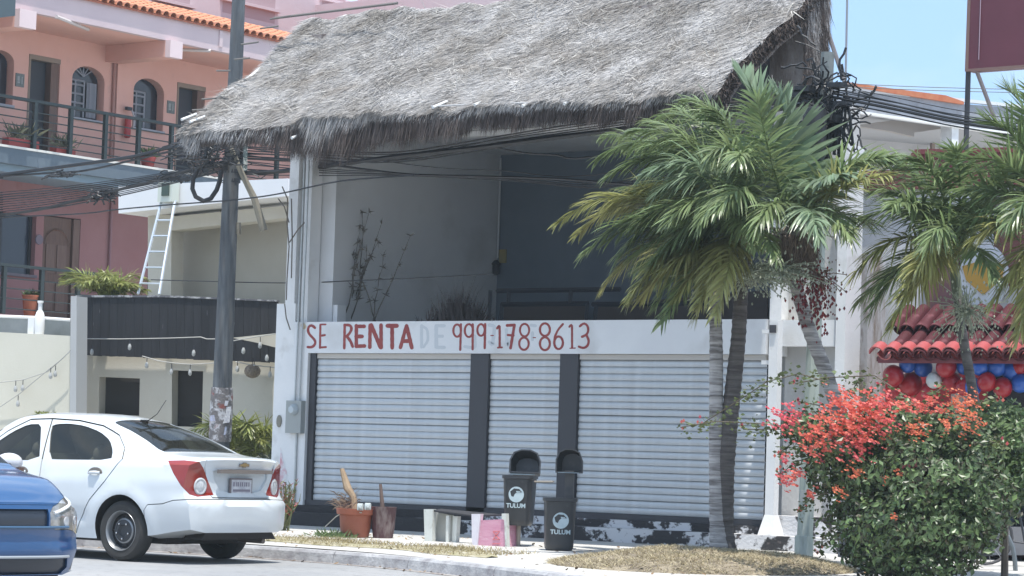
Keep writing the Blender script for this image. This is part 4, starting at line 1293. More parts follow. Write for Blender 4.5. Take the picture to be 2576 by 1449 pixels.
RQ([(2392, 985), (2420, 985), (2420, 1400), (2390, 1400)], .3, .18, 'door_post', mat('post_grey', (.40, .40, .38), .7))
RQ([(2486, 900), (3150, 890), (3150, 1380), (2480, 1372)], .12, .02, 'dark_doorway', mat('doorway_dark', (.018, .018, .024), .6))
RQ([(2505, 1130), (2545, 1130), (2542, 1330), (2503, 1330)], .25, .1, 'door_leaf', mat('door_slate', (.075, .085, .12), .5))
RQ([(2380, 1325), (3150, 1328), (3150, 1400), (2380, 1396)], .9, .9, 'entrance_step', mat('step_grey', (.28, .27, .28), .8, (.36, .35, .35), 2))
# peeling marble-like pillar left of it
pm = mat('mottled_pillar', (0.26, 0.21, 0.17), .8, (0.52, 0.52, 0.54), 2.4, bump=.4, stretch=(2.2, 2.2, .5), lo=.40, hi=.58, wear=((.16, .12, .1), 5, .60, .75))
p = [FY(x, y, 30.6) for x, y in ((2136, 640), (2182, 640), (2180, 1395), (2133, 1395))]
pil = MB().prism(p, (0, .5, 0)).build('mottled_pillar', pm)
tag(pil, 'peeling mottled pillar between the white pilaster and the restaurant wall', 'pillar')
# round white wall board with plain yellow patch (stand-in for painted sign)
sb = thing('wall_board', 'white painted round board with plain yellow shape behind the palm', 'sign', tuple(FY(2480, 760, YR - .15)))
ov = [(2475 + 62 * math.cos(a), 695 + 82 * math.sin(a)) for a in np.linspace(0, 2 * math.pi, 24, endpoint=False)]
MB().prism([FY(x, y, YR - .15) for x, y in ov], (0, .05, 0)).build('board', mat('board_white', (.62, .65, .70), .5), sb)
MB().prism([FY(x, y, YR - .17) for x, y in ((2420, 670), (2470, 655), (2525, 665), (2520, 700), (2472, 742), (2430, 705))], (0, .019, 0)).build('yellow_shape', mat('board_yellow', (.52, .30, .05), .5), sb)

# red tiled canopy: corrugated rows coloured darker as shade, glossy ends paler as light
cnp = thing('tiled_canopy', 'red glazed tile canopy over the restaurant door hung with balloons', 'canopy', tuple(FY(2400, 900, 29.9)))
lit_tile = mat('red_tile_lit', (0.38, 0.075, 0.075), .3, (0.46, .12, .12), 3, coat=.5, wear=((.5, .25, .25), 6, .60, .8))
shade_tile = mat('red_tile_shaded', (0.065, 0.014, 0.018), .7, (0.09, .022, .028), 3, coat=.0, spec=.2, wear=((.2, .08, .09), 6, .62, .8))
YC = 29.9
eL = FY(2198, 893, YC); eR = FY(2700, 893, YC)
tL = FY(2262, 792, YC + .85); 
zE = eL.z
zR = FY(2300, 792, YC + .85).z
sl_ = math.atan2(zR - zE, .85)
Ls = math.hypot(zR - zE, .85)
MB().prism([(eL.x + .02, YC + .04, zE - .03), (eL.x + .25, YC + .85, zR - .03), (eR.x, YC + .85, zR - .03), (eR.x, YC + .04, zE - .03)], (0, 0, -.05)).build('deck', mat('deck_maroon', (.12, .03, .035), .7), cnp)
pitch = .205
k = 0
xx = eL.x + .06
tmesh = barrel(Ls / 2 + .05, .085, .105, lit_tile, n=7)
tmesh2 = barrel(Ls / 2 + .05, .085, .105, shade_tile, n=7)
tmesh2_c = barrel(Ls / 2 + .05, .085, .10, shade_tile, n=7, flip=True)
tm_e = barrel(.16, .098, .112, lit_tile, n=7)
tm_ec = barrel(.16, .09, .10, lit_tile, n=7, flip=True)
tmesh_c = barrel(Ls / 2 + .05, .085, .10, lit_tile, n=7, flip=True)
while xx < eR.x - .1:
    for rr in range(2):
        f = rr
        if rr == 1 and xx < eL.x + .22: continue
        yy = YC + .85 - (Ls - (Ls / 2) * (f)) * 0 - .85 * (0.0) 
        s0 = Ls * (.5 - .5 * f)            # distance from the eave of the upper end
        up = s0 + Ls / 2
        py = YC + math.cos(sl_) * up; pz = zE + math.sin(sl_) * up + (.035 if rr == 0 else .0) - .0
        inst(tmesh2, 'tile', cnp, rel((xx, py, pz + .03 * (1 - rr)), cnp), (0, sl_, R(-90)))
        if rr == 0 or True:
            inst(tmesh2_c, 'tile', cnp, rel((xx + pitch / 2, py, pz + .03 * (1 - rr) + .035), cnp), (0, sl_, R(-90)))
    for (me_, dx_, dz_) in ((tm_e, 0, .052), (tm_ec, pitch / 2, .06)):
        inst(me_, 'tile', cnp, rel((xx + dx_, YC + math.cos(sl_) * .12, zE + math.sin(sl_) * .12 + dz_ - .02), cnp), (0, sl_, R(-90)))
    xx += pitch; k += 1
MB().box((eL.x + .05, YC + .02, zE - .10), (eR.x, YC + .06, zE - .035)).build('eave_board', maroon, cnp)

# balloons
bal_red = mat('balloon_red', (0.42, 0.02, 0.03), .28, coat=.3, trans=.15)
bal_blue = mat('balloon_blue', (0.03, 0.13, 0.52), .28, coat=.3, trans=.15)
bal_white = mat('balloon_white', (0.62, 0.66, 0.66), .3, coat=.3, trans=.15)
bl = [(2247, 947, 27, 'r', 'large red balloon at the left end of the garland'), (2283, 917, 22, 'b', 'small blue balloon first from the left under the tiles'), (2322, 925, 24, 'b', 'second blue balloon from the left under the tiles'),
      (2380, 925, 26, 'r', 'dark red balloon between two blue ones under the tiles'), (2427, 922, 22, 'b', 'blue balloon just left of the thin dark palm trunk'), (2290, 968, 30, 'r', 'red balloon below the first blue balloon'),
      (2349, 958, 20, 'w', 'only white balloon of the garland'), (2395, 965, 27, 'r', 'red balloon right of the white balloon'), (2262, 985, 24, 'r', 'lowest red balloon at the left end'),
      (2466, 925, 21, 'b', 'blue balloon touching the thin trunk on its right'), (2506, 925, 25, 'b', 'blue balloon third from the right edge'), (2544, 933, 26, 'b', 'large bright blue balloon near the right edge'),
      (2482, 962, 24, 'r', 'orange red balloon below the blue ones right of the trunk'), (2522, 976, 25, 'r', 'orange red balloon lowest at the right'), (2566, 965, 24, 'b', 'blue balloon cut by the right edge'),
      (2447, 975, 22, 'b', 'blue balloon low behind the thin trunk'), (2340, 985, 24, 'r', 'red balloon below the white balloon'), (2562, 925, 20, 'r', 'small dark red balloon high at the right edge'), (2425, 975, 22, 'r', 'red balloon low left of the thin trunk')]
for i, (x, y, r_, c_, lb) in enumerate(bl):
    Yb = 30.05 + .12 * (i % 3)
    c = FY(x, y, Yb)
    rad = r_ * (Vector(c) - Vector(EYE)).dot(Vector(cf)) / FL
    M_ = {'r': bal_red, 'b': bal_blue, 'w': bal_white}[c_]
    t = thing('balloon', lb, 'balloon', tuple(c), 0, 'balloons hanging below the tiled canopy')
    tip = Vector((random.uniform(-.4, .4), .5, 1)).normalized()
    q = tip.to_track_quat('Z', 'Y').to_matrix().to_4x4()
    prof = [(max(.001, rad * math.sin(a)), -rad * math.cos(a) * (1.0 if a < 1.6 else 1.14)) for a in np.linspace(0.02, 2.95, 12)]
    MB().lathe(prof, n=16).xf(Matrix.Translation(c) @ q).build('skin', M_, t, smooth=True, ang=None)
    MB().lathe([(.02, rad * 1.12), (.012, rad * 1.16), (.022, rad * 1.2)], n=8).xf(Matrix.Translation(c) @ q).build('knot', M_, t)

# billboard
bb = thing('billboard', 'plain maroon billboard on a dark steel post above the restaurant roof', 'billboard', tuple(FY(2432, 378, 30.4)))
YBB = 30.4
MB().prism([FY(x, y, YBB) for x, y in ((2428, 178), (2700, 158), (2700, -160), (2440, -160))], (0, .25, 0)).build('board', mat('billboard_maroon', (.105, .022, .035), .5, (.13, .03, .045), 1), bb)
MB().prism([FY(x, y, YBB - .01) for x, y in ((2428, 174), (2700, 154), (2700, 159), (2428, 180))], (0, .06, 0)).build('lower_frame', mat('frame_brown', (.20, .12, .10), .6), bb)
MB().prism([FY(x, y, YBB - .006) for x, y in ((2427, 180), (2435, 180), (2447, -160), (2439, -160))], (0, .04, 0)).build('side_frame', mat('frame_brown', (.20, .12, .10), .6), bb)
MB().tube([FY(2462, 150, YBB - .02), FY(2470, -100, YBB - .02)], .006, 4).build('hanging_wire', mat('pale_wire', (.4, .3, .35), .6), bb)
MB().tube([FY(2430, 378, YBB + .1), FY(2436, 178, YBB + .1)], .035, 8).build('steel_post', charcoal, bb)
MB().tube([FY(2510, 320, YBB + .9), FY(2456, 176, YBB + .15)], .03, 6).build('brace', mat('brace_grey', (.30, .29, .30), .6), bb)

# white terrace building behind
tb = thing('terrace_building', 'white concrete terrace building with orange tile coping behind the cables', 'building', tuple(DD(2300, 900, 44)))
P0 = DD(2120, 300, 43.0)
tb['worg'] = [float(q) for q in tb.location]
AT = YAW - R(50.3) + math.pi / 2      # direction of the street side of the terrace
def VT(x, y, off=0.0):
    n_ = Vector((-math.sin(AT), math.cos(AT), 0))
    if n_.dot(Vector(EYE) - P0) < 0: n_ = -n_
    return VPL(x, y, P0 + n_ * off, AT)
nT = Vector((-math.sin(AT), math.cos(AT), 0))
if nT.dot(Vector(EYE) - P0) < 0: nT = -nT
conc = mat('raw_concrete', (0.24, 0.25, 0.28), .85, (0.36, .38, .42), 1.6, bump=.4, wear=((.25, .24, .25), 4, .55, .75))
def TQ(px, off, dep, name, m_):
    return MB().prism([VT(x, y, off) for x, y in px], -nT * dep).build(name, m_, tb)
TQ([(2100, 212), (2425, 262), (2950, 300), (2950, 360), (2470, 326), (2150, 280), (2100, 275)], 0, .3, 'parapet', conc)
TQ([(2128, 206), (2240, 222), (2380, 240), (2425, 256), (2425, 263), (2240, 234), (2128, 214)], .06, .5, 'tile_coping', mat('orange_coping', (.46, .13, .06), .8, (.52, .2, .1), 4))
TQ([(2105, 215), (2950, 303), (2950, 310), (2105, 224)], .03, .1, 'white_edge', mat('pale_band', (.66, .68, .70), .6))
TQ([(2150, 277), (2470, 324), (2950, 356), (2950, 361), (2470, 330), (2150, 283)], .04, .1, 'white_edge', mat('white_trim', (.8, .8, .78), .5))
TQ([(2100, 275), (2150, 278), (2150, 470), (2100, 470)], -.05, .3, 'corner_wall', mat('pinkish_wall', (.50, .48, .50), .8))
TQ([(2137, 285), (2155, 287), (2155, 470), (2137, 470)], .0, .25, 'pillar', white_paint)
TQ([(2395, 312), (2412, 315), (2410, 430), (2394, 430)], .0, .25, 'pillar', white_paint)
TQ([(2150, 270), (2950, 350), (2700, 480), (2150, 480)], -3.2, .2, 'rear_wall', mat('terrace_pale', (.50, .495, .50), .8, (.55, .54, .55), 1))
g = MB().add([VT(2150, 281, -.02), VT(2950, 359, -.02), VT(2950, 359, -.02) - nT * 3.2, VT(2150, 281, -.02) - nT * 3.2], [(0, 1, 2, 3)])
g.build('ceiling', mat('ceiling_grey', (.36, .36, .37), .8), tb)
TQ([(2150, 316), (2300, 296), (2420, 316), (2300, 334), (2300, 344), (2240, 330)], -.45, .1, 'hanging_beam', mat('taupe_beam', (.34, .31, .29), .8))
TQ([(2345, 342), (2353, 342), (2352, 410), (2344, 410)], -2.9, .05, 'door_frame', mat('rust_frame', (.28, .22, .19), .7))
MB().tube([VT(2140, 400, .1), VT(2250, 409, .1), VT(2700, 420, .1)], .015, 5).build('rail', rail_m, tb)

# roof props right of the thatch
pr = mat('prop_steel', (.16, .15, .155), .6)
t = thing('roof_brace', 'slanting grey steel prop against the sky right of the thatch', 'pole', tuple(FY(2125, 207, 31.5)))
MB().tube([FY(2125, 207, 31.5), FY(2064, 25, 31.5)], .030, 6).build('prop', pr, t)
MB().tube([FY(2064, 25, 31.5), FY(2062, -60, 31.5)], .03, 6).build('prop_top', pr, t)
tag(MB().tube([FY(2127, 208, 32.4), FY(2133, -80, 32.4)], .016, 6).build('antenna_mast', mat('mast_grey', (.25, .27, .3), .5)), 'thin vertical antenna mast against the blue sky', 'mast')
tag(MB().tube([FY(2054, 235, 31.0), FY(2060, -60, 31.0)], .02, 6).build('edge_pole', mat('mast_brown', (.28, .27, .25), .6)), 'slim upright pole along the right edge of the thatch', 'pole')
# ================================================================ utility poles
conc_pole = mat('aged_pole', (0.065, 0.072, 0.08), .85, (0.16, 0.175, 0.185), 2.2, bump=.5, bscale=30, stretch=(3, 3, .35), wear=((.12, .12, .12), 5, .52, .72))
DP = 41.0
lp = thing('utility_pole', 'tall weathered grey utility pole plastered with old posters behind the white car', 'utility pole', tuple(zlow(DD(556, 1200, DP))))
b0 = DD(549, 1200, DP); b0 = Vector((b0.x, b0.y, .2)); t0 = DD(602, -40, DP)
def polept(f): return lerp(b0, t0, f)
MB().tube([polept(k / 12) for k in range(13)], [lerp(.162, .100, k / 12) for k in range(13)], 14).build('pole_shaft', conc_pole, lp, smooth=True)
torn = mat('torn_posters', (0.16, 0.15, 0.15), .9, (0.50, 0.50, 0.52), 9, lo=.48, hi=.60, bump=.6, wear=((.22, .08, .07), 6, .6, .68))
g = MB()
ra = lambda z: 0.165
pts = []
zz0, zz1 = DD(549, 1110, DP).z, DD(555, 975, DP).z
tb_ = (zz0 - b0.z) / (t0.z - b0.z); tt_ = (zz1 - b0.z) / (t0.z - b0.z)
MB().tube([polept(lerp(tb_, tt_, k / 6)) for k in range(7)], [.172, .178, .174, .18, .175, .172, .166], 16).build('poster_layer', torn, lp, smooth=True)
for (x, y, w_, h_, c_) in ((562, 1015, 26, 14, (.5, .52, .55)), (566, 1045, 30, 44, (.55, .56, .56)), (540, 1052, 26, 16, (.42, .46, .62)), (552, 985, 20, 10, (.5, .5, .48)), (560, 1085, 20, 22, (.32, .38, .52))):
    c = DD(x, y, DP - .19)
    s1 = Vector(cr) * w_ / 2 * DP / FL; s2 = Vector((0, 0, 1)) * h_ / 2 * DP / FL
    MB().add([c - s1 - s2, c + s1 * .8 - s2 * .8, c + s1 + s2, c - s1 * .7 + s2 * .9], [(0, 1, 2, 3)]).build('paper_scrap', mat('paper_%d' % int(c_[2] * 100), c_, .8, (.3, .3, .34), 30), lp)
MB().tube([DD(618, 345, DP - .2), DD(617, 430, DP - .2)], .035, 8).build('insulator_rod', mat('bright_insulator', (.70, .74, .70), .25, (.15, .2, .2), 18, stretch=(1, 1, 1), lo=.45, hi=.5), lp)
MB().tube([DD(566, 338, DP - .35), DD(610, 440, DP - .35), DD(640, 500, DP - .35), DD(664, 580, DP - .35)], [.035, .045, .055, .062], 10).build('hanging_strut', mat('tan_timber', (.27, .25, .20), .8, (.20, .18, .14), 4), lp, smooth=True)
MB().tube([DD(600, 560, DP - .05), DD(600, 590, DP - .05)], .04, 8).build('knot_stub', mat('tan_timber', (.27, .25, .20)), lp)
for y in (400, 432, 455):
    c = DD(583, y, DP)
    MB().lathe([(.135, -.03), (.135, .03)], tuple(c), 16).build('steel_band', rail_m, lp)

rp = thing('utility_pole', 'pale green concrete pole behind the flowering bush carrying the black cable tangle', 'utility pole', (FY(2022, 1400, 27.5).x, 27.5, .2))
rb = Vector((FY(2022, 1400, 27.5).x, 27.5, .18)); rt = FY(2082, 136, 27.5)
rt = Vector((rt.x, 27.5, rt.z))
green_conc = mat('green_concrete', (0.36, 0.42, 0.37), .85, (0.46, 0.50, 0.46), 2.0, bump=.3, stretch=(2, 2, .4), wear=((.20, .22, .18), 5, .58, .75))
g = MB()
n_ = 8
vs = []; fs = []
for k in range(9):
    f = k / 8; c = lerp(rb, rt, f); r_ = lerp(.098, .075, f)
    for a in range(8):
        th = math.pi / 8 + a * math.pi / 4 + R(36)
        rr = r_ * (1.0)
        vs.append((c.x + rr * math.cos(th), c.y + rr * math.sin(th), c.z))
for k in range(8):
    for a in range(8):
        fs.append((k * 8 + a, k * 8 + (a + 1) % 8, (k + 1) * 8 + (a + 1) % 8, (k + 1) * 8 + a))
fs.append(tuple(range(64, 72)))
g.add(vs, fs).build('pole_shaft', green_conc, rp)
MB().tube([lerp(rb, rt, .66), lerp(rb, rt, 1.003)], [.091, .083], 8).build('upper_shaft', mat('dark_upper_concrete', (.14, .16, .16), .85, (.22, .24, .235), 3, bump=.3), rp)
MB().lathe([(.115, 0), (.115, .30), (.11, .31)], (rb.x, rb.y, .17), 8).build('pole_foot', green_conc, rp)
lab = MB().prism([FY(x, y, 27.32) for x, y in ((2013, 1232), (2034, 1232), (2032, 1262), (2011, 1262))], (0, .01, 0)).build('pale_band', mat('pale_band2', (.55, .55, .50), .7), rp)
# meter can and tangle of cables
blk = mat('cable_black', (0.016, 0.017, 0.02), .5)
mb_ = thing('transformer_can', 'round black cable box on the pole above the palm crown', 'cable box', tuple(FY(2048, 385, 27.2)))
c = FY(2048, 385, 27.0)
MB().lathe([(.12, 0), (.14, .04), (.14, .46), (.12, .52), (.04, .55)], tuple(c), 14).build('can_body', blk, mb_, smooth=True)
def tangle(name, label, fn, c0, sx, sz, n, rr=.012, sy=.25):
    t = thing(name, label, 'cable tangle', tuple(c0))
    g = MB()
    for k in range(n):
        p = Vector(c0) + Vector((random.gauss(0, sx * .5), random.gauss(0, sy * .5), random.gauss(0, sz * .5)))
        pts = [p.copy()]
        d = Vector((random.gauss(0, 1), random.gauss(0, .6), random.gauss(0, .8))).normalized()
        for i in range(5):
            d = (d + Vector((random.gauss(0, .7), random.gauss(0, .5), random.gauss(0, .7)))).normalized()
            pts.append(pts[-1] + Vector((d.x * sx, d.y * sy, d.z * sz)) * .20)
        g.tube(pts, rr * random.uniform(.6, 1.5), 4)
    o = g.build('wire_bundle', blk, t); o['kind'] = 'stuff'
    return t
t = tangle('cable_tangle', 'messy black knot of cables wrapped round the right pole', None, FY(2078, 262, 27.35), .40, .40, 120, .011)
for k in range(34):
    x0 = random.uniform(2034, 2128); y0 = random.uniform(215, 300)
    pts = [FY(x0, y0, 27.3), FY(x0 + random.uniform(-14, 14), y0 + 50, 27.25), FY(x0 + random.uniform(-22, 22), y0 + random.uniform(85, 150), 27.3)]
    MB().tube(pts, random.uniform(.010, .022), 5).build('dangling_cable', blk, t)
for (x, y, s_) in ((2000, 238, .12), (2025, 225, .1), (2108, 215, .08), (2120, 262, .08), (2088, 300, .12), (2042, 315, .14)):
    c = FY(x, y, 27.2)
    MB().box((c.x - s_, c.y - .08, c.z - s_ * .35), (c.x + s_, c.y + .08, c.z + s_ * .35)).build('splice_case', blk, t)
t = tangle('cable_tangle', 'knot of telephone cables and connectors on the left pole', None, DD(525, 392, 40.8), .62, .24, 85, .010)
t2 = tangle('cable_tangle', 'coil of spare cable strapped along the upper bundle above the brown door', None, DD(162, 439, 44), .36, .05, 26, .012, .1)
t3 = tangle('cable_tangle', 'bundle of spare cable hanging beside the white slab corner', None, DD(262, 497, 43.5), .26, .12, 36, .012, .12)
tangle('cable_tangle', 'small coil of cable over the service box above the ladder', None, DD(438, 448, 42), .36, .09, 24, .012, .1)

# cables
def cable(label, pts, rad, group, n=5):
    P_ = [DD(x, y, d) for x, y, d in pts]
    out = []
    for i in range(len(P_) - 1):
        for k in range(4):
            t_ = k / 4
            p0 = P_[max(0, i - 1)]; p1 = P_[i]; p2 = P_[i + 1]; p3 = P_[min(len(P_) - 1, i + 2)]
            out.append(.5 * ((2 * p1) + (p2 - p0) * t_ + (2 * p0 - 5 * p1 + 4 * p2 - p3) * t_ ** 2 + (3 * p1 - p0 - 3 * p2 + p3) * t_ ** 3))
    out.append(P_[-1])
    o = MB().tube(out, rad, n).build('overhead_cable', blk, smooth=True)
    return tag(o, label, 'cable', group)
GL, GM, GR = 'cables running left from the left pole', 'cables crossing the shop front', 'cables running right from the right pole'
LL = 'black cable of the bundle running left in front of the pink hotel'
def dl(x): return lerp(46, 41, max(0, x) / 580)
def L_(label, px, rad):
    if px[0][0] < 0:
        px = [(-760, px[0][1] + (px[0][1] - px[2][1]) * .8)] + list(px)
    cable(label, [(x, y, dl(x) - .3) for x, y in px], rad, GL)
L_('thickest black cable above the brown door sagging left from the pole', [(-60, 446), (0, 440), (203, 413), (339, 393), (440, 369), (575, 366)], .032)
L_('second thick cable just below the top bundle at the left', [(-60, 450), (0, 444), (120, 436), (210, 430), (340, 402), (450, 378), (575, 372)], .018)
L_('heavy cable passing through the hanging coil beside the slab corner', [(-60, 545), (0, 541), (100, 527), (230, 495), (305, 476), (400, 452), (474, 428), (570, 405)], .026)
ORD = ['first', 'second', 'third', 'fourth', 'fifth', 'sixth', 'seventh', 'eighth', 'ninth', 'tenth']
for k in range(10):
    yo = k * 6.2
    L_('%s thin cable from the top in the lower bundle crossing the hotel' % ORD[k], [(-60, 486 + yo * 1.0), (0, 484 + yo * .98), (120, 474 + yo * .92), (280, 455 + yo * .75), (430, 432 + yo * .55), (572, 402 + yo * .45)], random.choice([.007, .008, .011]))
L_('cable running along the lower edge of the white slab', [(-60, 552), (0, 547), (200, 538), (296, 527), (430, 515), (555, 506), (640, 497), (715, 485), (860, 455), (1040, 441)], .012)
for y in (0, 7, 15):
    L_('%s of three short twisted drop wires left of the pole top' % {0: 'uppermost', 7: 'middle', 15: 'lowest'}[y], [(430, 385 + y), (480, 380 + y), (530, 372 + y * .8), (572, 358 + y)], .008)
pl = thing('cable_loop', 'thick black cable loop hanging left of the pole over the white slab', 'cable loop', tuple(DD(518, 500, 40.7)))
MB().tube([DD(x, y, 40.7) for x, y in ((498, 425), (486, 450), (484, 475), (492, 495), (512, 506), (530, 500), (545, 478), (553, 455), (556, 430))], .036, 8).build('loop', blk, pl, smooth=True)
def dm(x): return lerp(41, 31.4, (x - 600) / 1470)
def Mc(label, px, rad): cable(label, [(x, y, dm(x)) for x, y in px], rad, GM)
Mc('thickest cable rising across the shop front under the thatch', [(600, 436), (700, 432), (850, 414), (1000, 394), (1200, 372), (1400, 346), (1600, 322), (1900, 285), (2070, 248)], .036)
MM = 'black cable of the bundle crossing just under the thatch fringe'
for k, (a, b_, c_, d_) in enumerate(((372, 388, 352, 325), (378, 396, 360, 330), (384, 404, 366, 336), (392, 408, 372, 341), (398, 402, 350, 318), (368, 383, 344, 312))):
    Mc('black cable crossing under the thatch fringe, %s highest at the left pole' % ['second', 'third', 'fifth', 'sixth', 'fourth', 'very'][k], [(600, a), (760, a + 9), (1000, b_), (1250, c_), (1450, d_), (1750, d_ - 42), (2070, 240)], random.choice([.008, .010, .012]))
Mc('thick cable sagging lowest across the dark terrace opening', [(600, 398), (760, 406), (900, 424), (1030, 439), (1200, 444), (1400, 450), (1560, 462), (1800, 470), (2060, 360)], .018)
for k, (a, b_) in enumerate(((412, 440), (425, 441), (440, 443), (404, 437))):
    Mc('thin cable leaving the left pole %s, joining the sagging terrace bundle' % ['second highest', 'second lowest', 'lowest', 'highest'][k], [(600, a), (800, lerp(a, b_, .6)), (1030, b_), (1300, b_ + 7 + 3 * k), (1560, b_ + 18 + 4 * k), (2060, 370)], .007)
Mc('cable curving from the thatch fringe down to the lower bundle', [(600, 388), (840, 392), (960, 405), (1100, 422), (1270, 430), (1500, 440), (2060, 330)], .007)
Mc('cable crossing from the eave to the right above the terrace lamp', [(1250, 372), (1320, 385), (1400, 390), (1500, 394), (2060, 300)], .014)
Mc('lone thin wire low across the annexe wall and shop terrace', [(380, 704), (560, 709), (740, 712), (900, 706), (1100, 697), (1240, 689)], .008)
def dr(x): return 31.3 - (x - 2080) * .004
for k, (y0, y1, rad) in enumerate(((222, 318, .008), (234, 324, .014), (243, 331, .017), (254, 342, .009), (214, 300, .005), (228, 311, .006))):
    cable('%s cable of the bundle running right past the billboard post' % ['third', 'thick fourth', 'thickest fifth', 'sixth and lowest', 'thin topmost', 'thin second'][k], [(2090, y0, dr(2090)), (2250, lerp(y0, y1, .36), dr(2250)), (2430, lerp(y0, y1, .78), dr(2430)), (2700, y1 + 14, dr(2700)), (3300, y1 + 40, dr(3300))], rad, GR)
for y in (210, 218):
    cable('%s of two hair thin wires across the sky left of the billboard' % ('upper' if y == 210 else 'lower'), [(2120, y, 40), (2350, y + 10, 40), (2700, y + 18, 40), (3300, y + 30, 40)], .006, 'distant sky wires')

# ================================================================ litter bins
bin_m = mat('bin_black', (0.030, 0.032, 0.036), .38, (0.042, .044, .048), 4, wear=((.10, .10, .10), 6, .64, .85))
white_print = mat('pale_print', (0.50, 0.60, 0.64), .5, (0.42, 0.52, 0.56), 14)
FACE = YAW                                        # fronts turned towards the street corner
def rrect(w_, d_, r_, n=4):
    out = []
    for (sx, sy, a0) in ((1, 1, 0), (-1, 1, 90), (-1, -1, 180), (1, -1, 270)):
        for k in range(n + 1):
            a = R(a0 + 90 * k / n)
            out.append((sx * (w_ / 2 - r_) + r_ * math.cos(a), sy * (d_ / 2 - r_) + r_ * math.sin(a)))
    return out
def bin_body(h, w0, w1, d0, d1):
    g = MB(); vs = []; fs = []
    lv = [(0, w0 - .05, d0 - .05), (.03, w0 - .01, d0 - .01), (.08, w0, d0), (h * .93, w1, d1), (h * .94, w1 + .03, d1 + .03), (h, w1 + .03, d1 + .03), (h, w1 - .01, d1 - .01), (h * .7, w1 - .03, d1 - .03)]
    n_ = 20
    for (z, a, b_) in lv:
        vs += [(x, y, z) for x, y in rrect(a, b_, .07)]
    for i in range(len(lv) - 1):
        for j in range(n_):
            fs.append((i * n_ + j, i * n_ + (j + 1) % n_, (i + 1) * n_ + (j + 1) % n_, (i + 1) * n_ + j))
    fs.append(tuple(range(n_))[::-1]); fs.append(tuple(range((len(lv) - 1) * n_, len(lv) * n_)))
    return g.add(vs, fs)
def bin_hood(w_, hh, dd, th=.02):
    """open domed lid seen from inside: D shaped shell with its mouth towards -y"""
    g = MB()
    prof = [(-w_ / 2, 0), (-w_ / 2, hh * .55), (-w_ * .38, hh * .88), (-w_ * .15, hh), (w_ * .15, hh), (w_ * .38, hh * .86), (w_ / 2, hh * .5), (w_ / 2, 0)]
    sc = lambda p, k: (p[0] * k, p[1] * k)
    outer = [(x, 0, z) for x, z in prof]; outb = [(x * .8, dd, z * .8 + .01) for x, z in prof]
    inn = [(x * .9, 0, .014 + z * .90) for x, z in prof]; inb = [(x * .72, dd - th, .02 + z * .72) for x, z in prof]
    vs = outer + outb + inb + inn
    n_ = len(prof)
    fs = []
    for a, b_ in ((0, 1), (2, 3), (3, 0)):
        pass
    def ring(a, b_):
        return [(a * n_ + i, a * n_ + (i + 1) % n_, b_ * n_ + (i + 1) % n_, b_ * n_ + i) for i in range(n_)]
    fs += ring(0, 1) + ring(3, 0) + ring(2, 3)
    fs.append(tuple(n_ + i for i in range(n_)))
    fs.append(tuple(2 * n_ + i for i in range(n_))[::-1])
    return g.add(vs, fs)
def decal(parent, z, y, zt):
    n_ = 28
    d = MB().add([(.098 * math.cos(2 * math.pi * i / n_), y, z + .098 * math.sin(2 * math.pi * i / n_)) for i in range(n_)], [tuple(range(n_))]).build('round_emblem', white_print, parent, local=True)
    # dark wave shape inside the disc
    MB().add([(x, y - .0015, z + q) for x, q in ((-.078, .035), (-.03, .075), (.035, .07), (.075, .03), (.045, .028), (.01, .03), (-.02, .005), (-.035, -.03), (-.062, -.02))], [tuple(range(9))]).build('emblem_shape', bin_m, d, local=True)
    MB().add([(x, y - .003, z + q) for x, q in ((.0, .045), (.055, .04), (.05, .032), (.0, .030))], [(0, 1, 2, 3)]).build('emblem_shape', white_print, d, local=True)
    me = text_mesh('TULUM', .075, 0, .0022, 1.0)
    me.materials.append(white_print)
    o = bpy.data.objects.new('lettering', me); COL.objects.link(o); o.parent = parent
    o.rotation_euler = (R(90), 0, 0); o.location = (0, y - .0015, zt)
Dm = 206.0
b2p = FY(1405, 1393, 26.5)
B2 = thing('litter_bin', 'black litter bin standing on the pavement without its lid, emblem and TULUM on the front', 'litter bin', (b2p.x, 26.5, zpave(26.5)), FACE + R(4), 'black municipal litter bins')
bin_body(.635, .345, .375, .30, .34).build('bin_body', bin_m, B2, local=True, smooth=True)
decal(B2, .365, -.172, .225)
b1p = FY(1305, 1322, 26.9)
B1 = thing('litter_bin', 'black litter bin held up on a post with its lid flung open', 'litter bin', (b1p.x, 26.9, b1p.z), FACE - R(14), 'black municipal litter bins')
bin_body(.62, .33, .37, .31, .36).build('bin_body', bin_m, B1, local=True, smooth=True)
decal(B1, .385, -.182, .245)
MB().lathe([(.028, 0), (.028, .42)], (.0, 0, -.40), 8).build('post', mat('tan_post', (.30, .27, .23), .7), B1, local=True)
o = bin_hood(.40, .30, .26).build('open_lid', bin_m, B1, local=True, smooth=True)
o.location = (.03, .10, .655); o.rotation_euler = (R(-12), 0, R(6))
lid = MB().prism([(x, y, 0) for x, y in rrect(.30, .22, .05)], (0, 0, .012)).build('inner_tray', mat('tray_plastic', (.20, .26, .30), .2), B1, local=True)
lid.location = (.02, .02, .63)
B3p = FY(1404, 1262, 26.62)
B3 = thing('bin_hood', 'open black bin hood left on its post above the bin body standing on the ground', 'bin lid', (B3p.x, 26.85, B3p.z - .02), FACE - R(10))
MB().box((-.055, -.03, .0), (.055, .03, .40)).build('post_plate', mat('post_dark', (.055, .055, .06), .5, (.09, .085, .08), 8), B3, local=True)
MB().lathe([(.028, 0), (.028, .65)], (0, .02, -.62), 8).build('post', mat('tan_post', (.30, .27, .23), .7), B3, local=True)
o = bin_hood(.34, .30, .26).build('hood_shell', bin_m, B3, local=True, smooth=True)
o.location = (.0, -.06, .37)
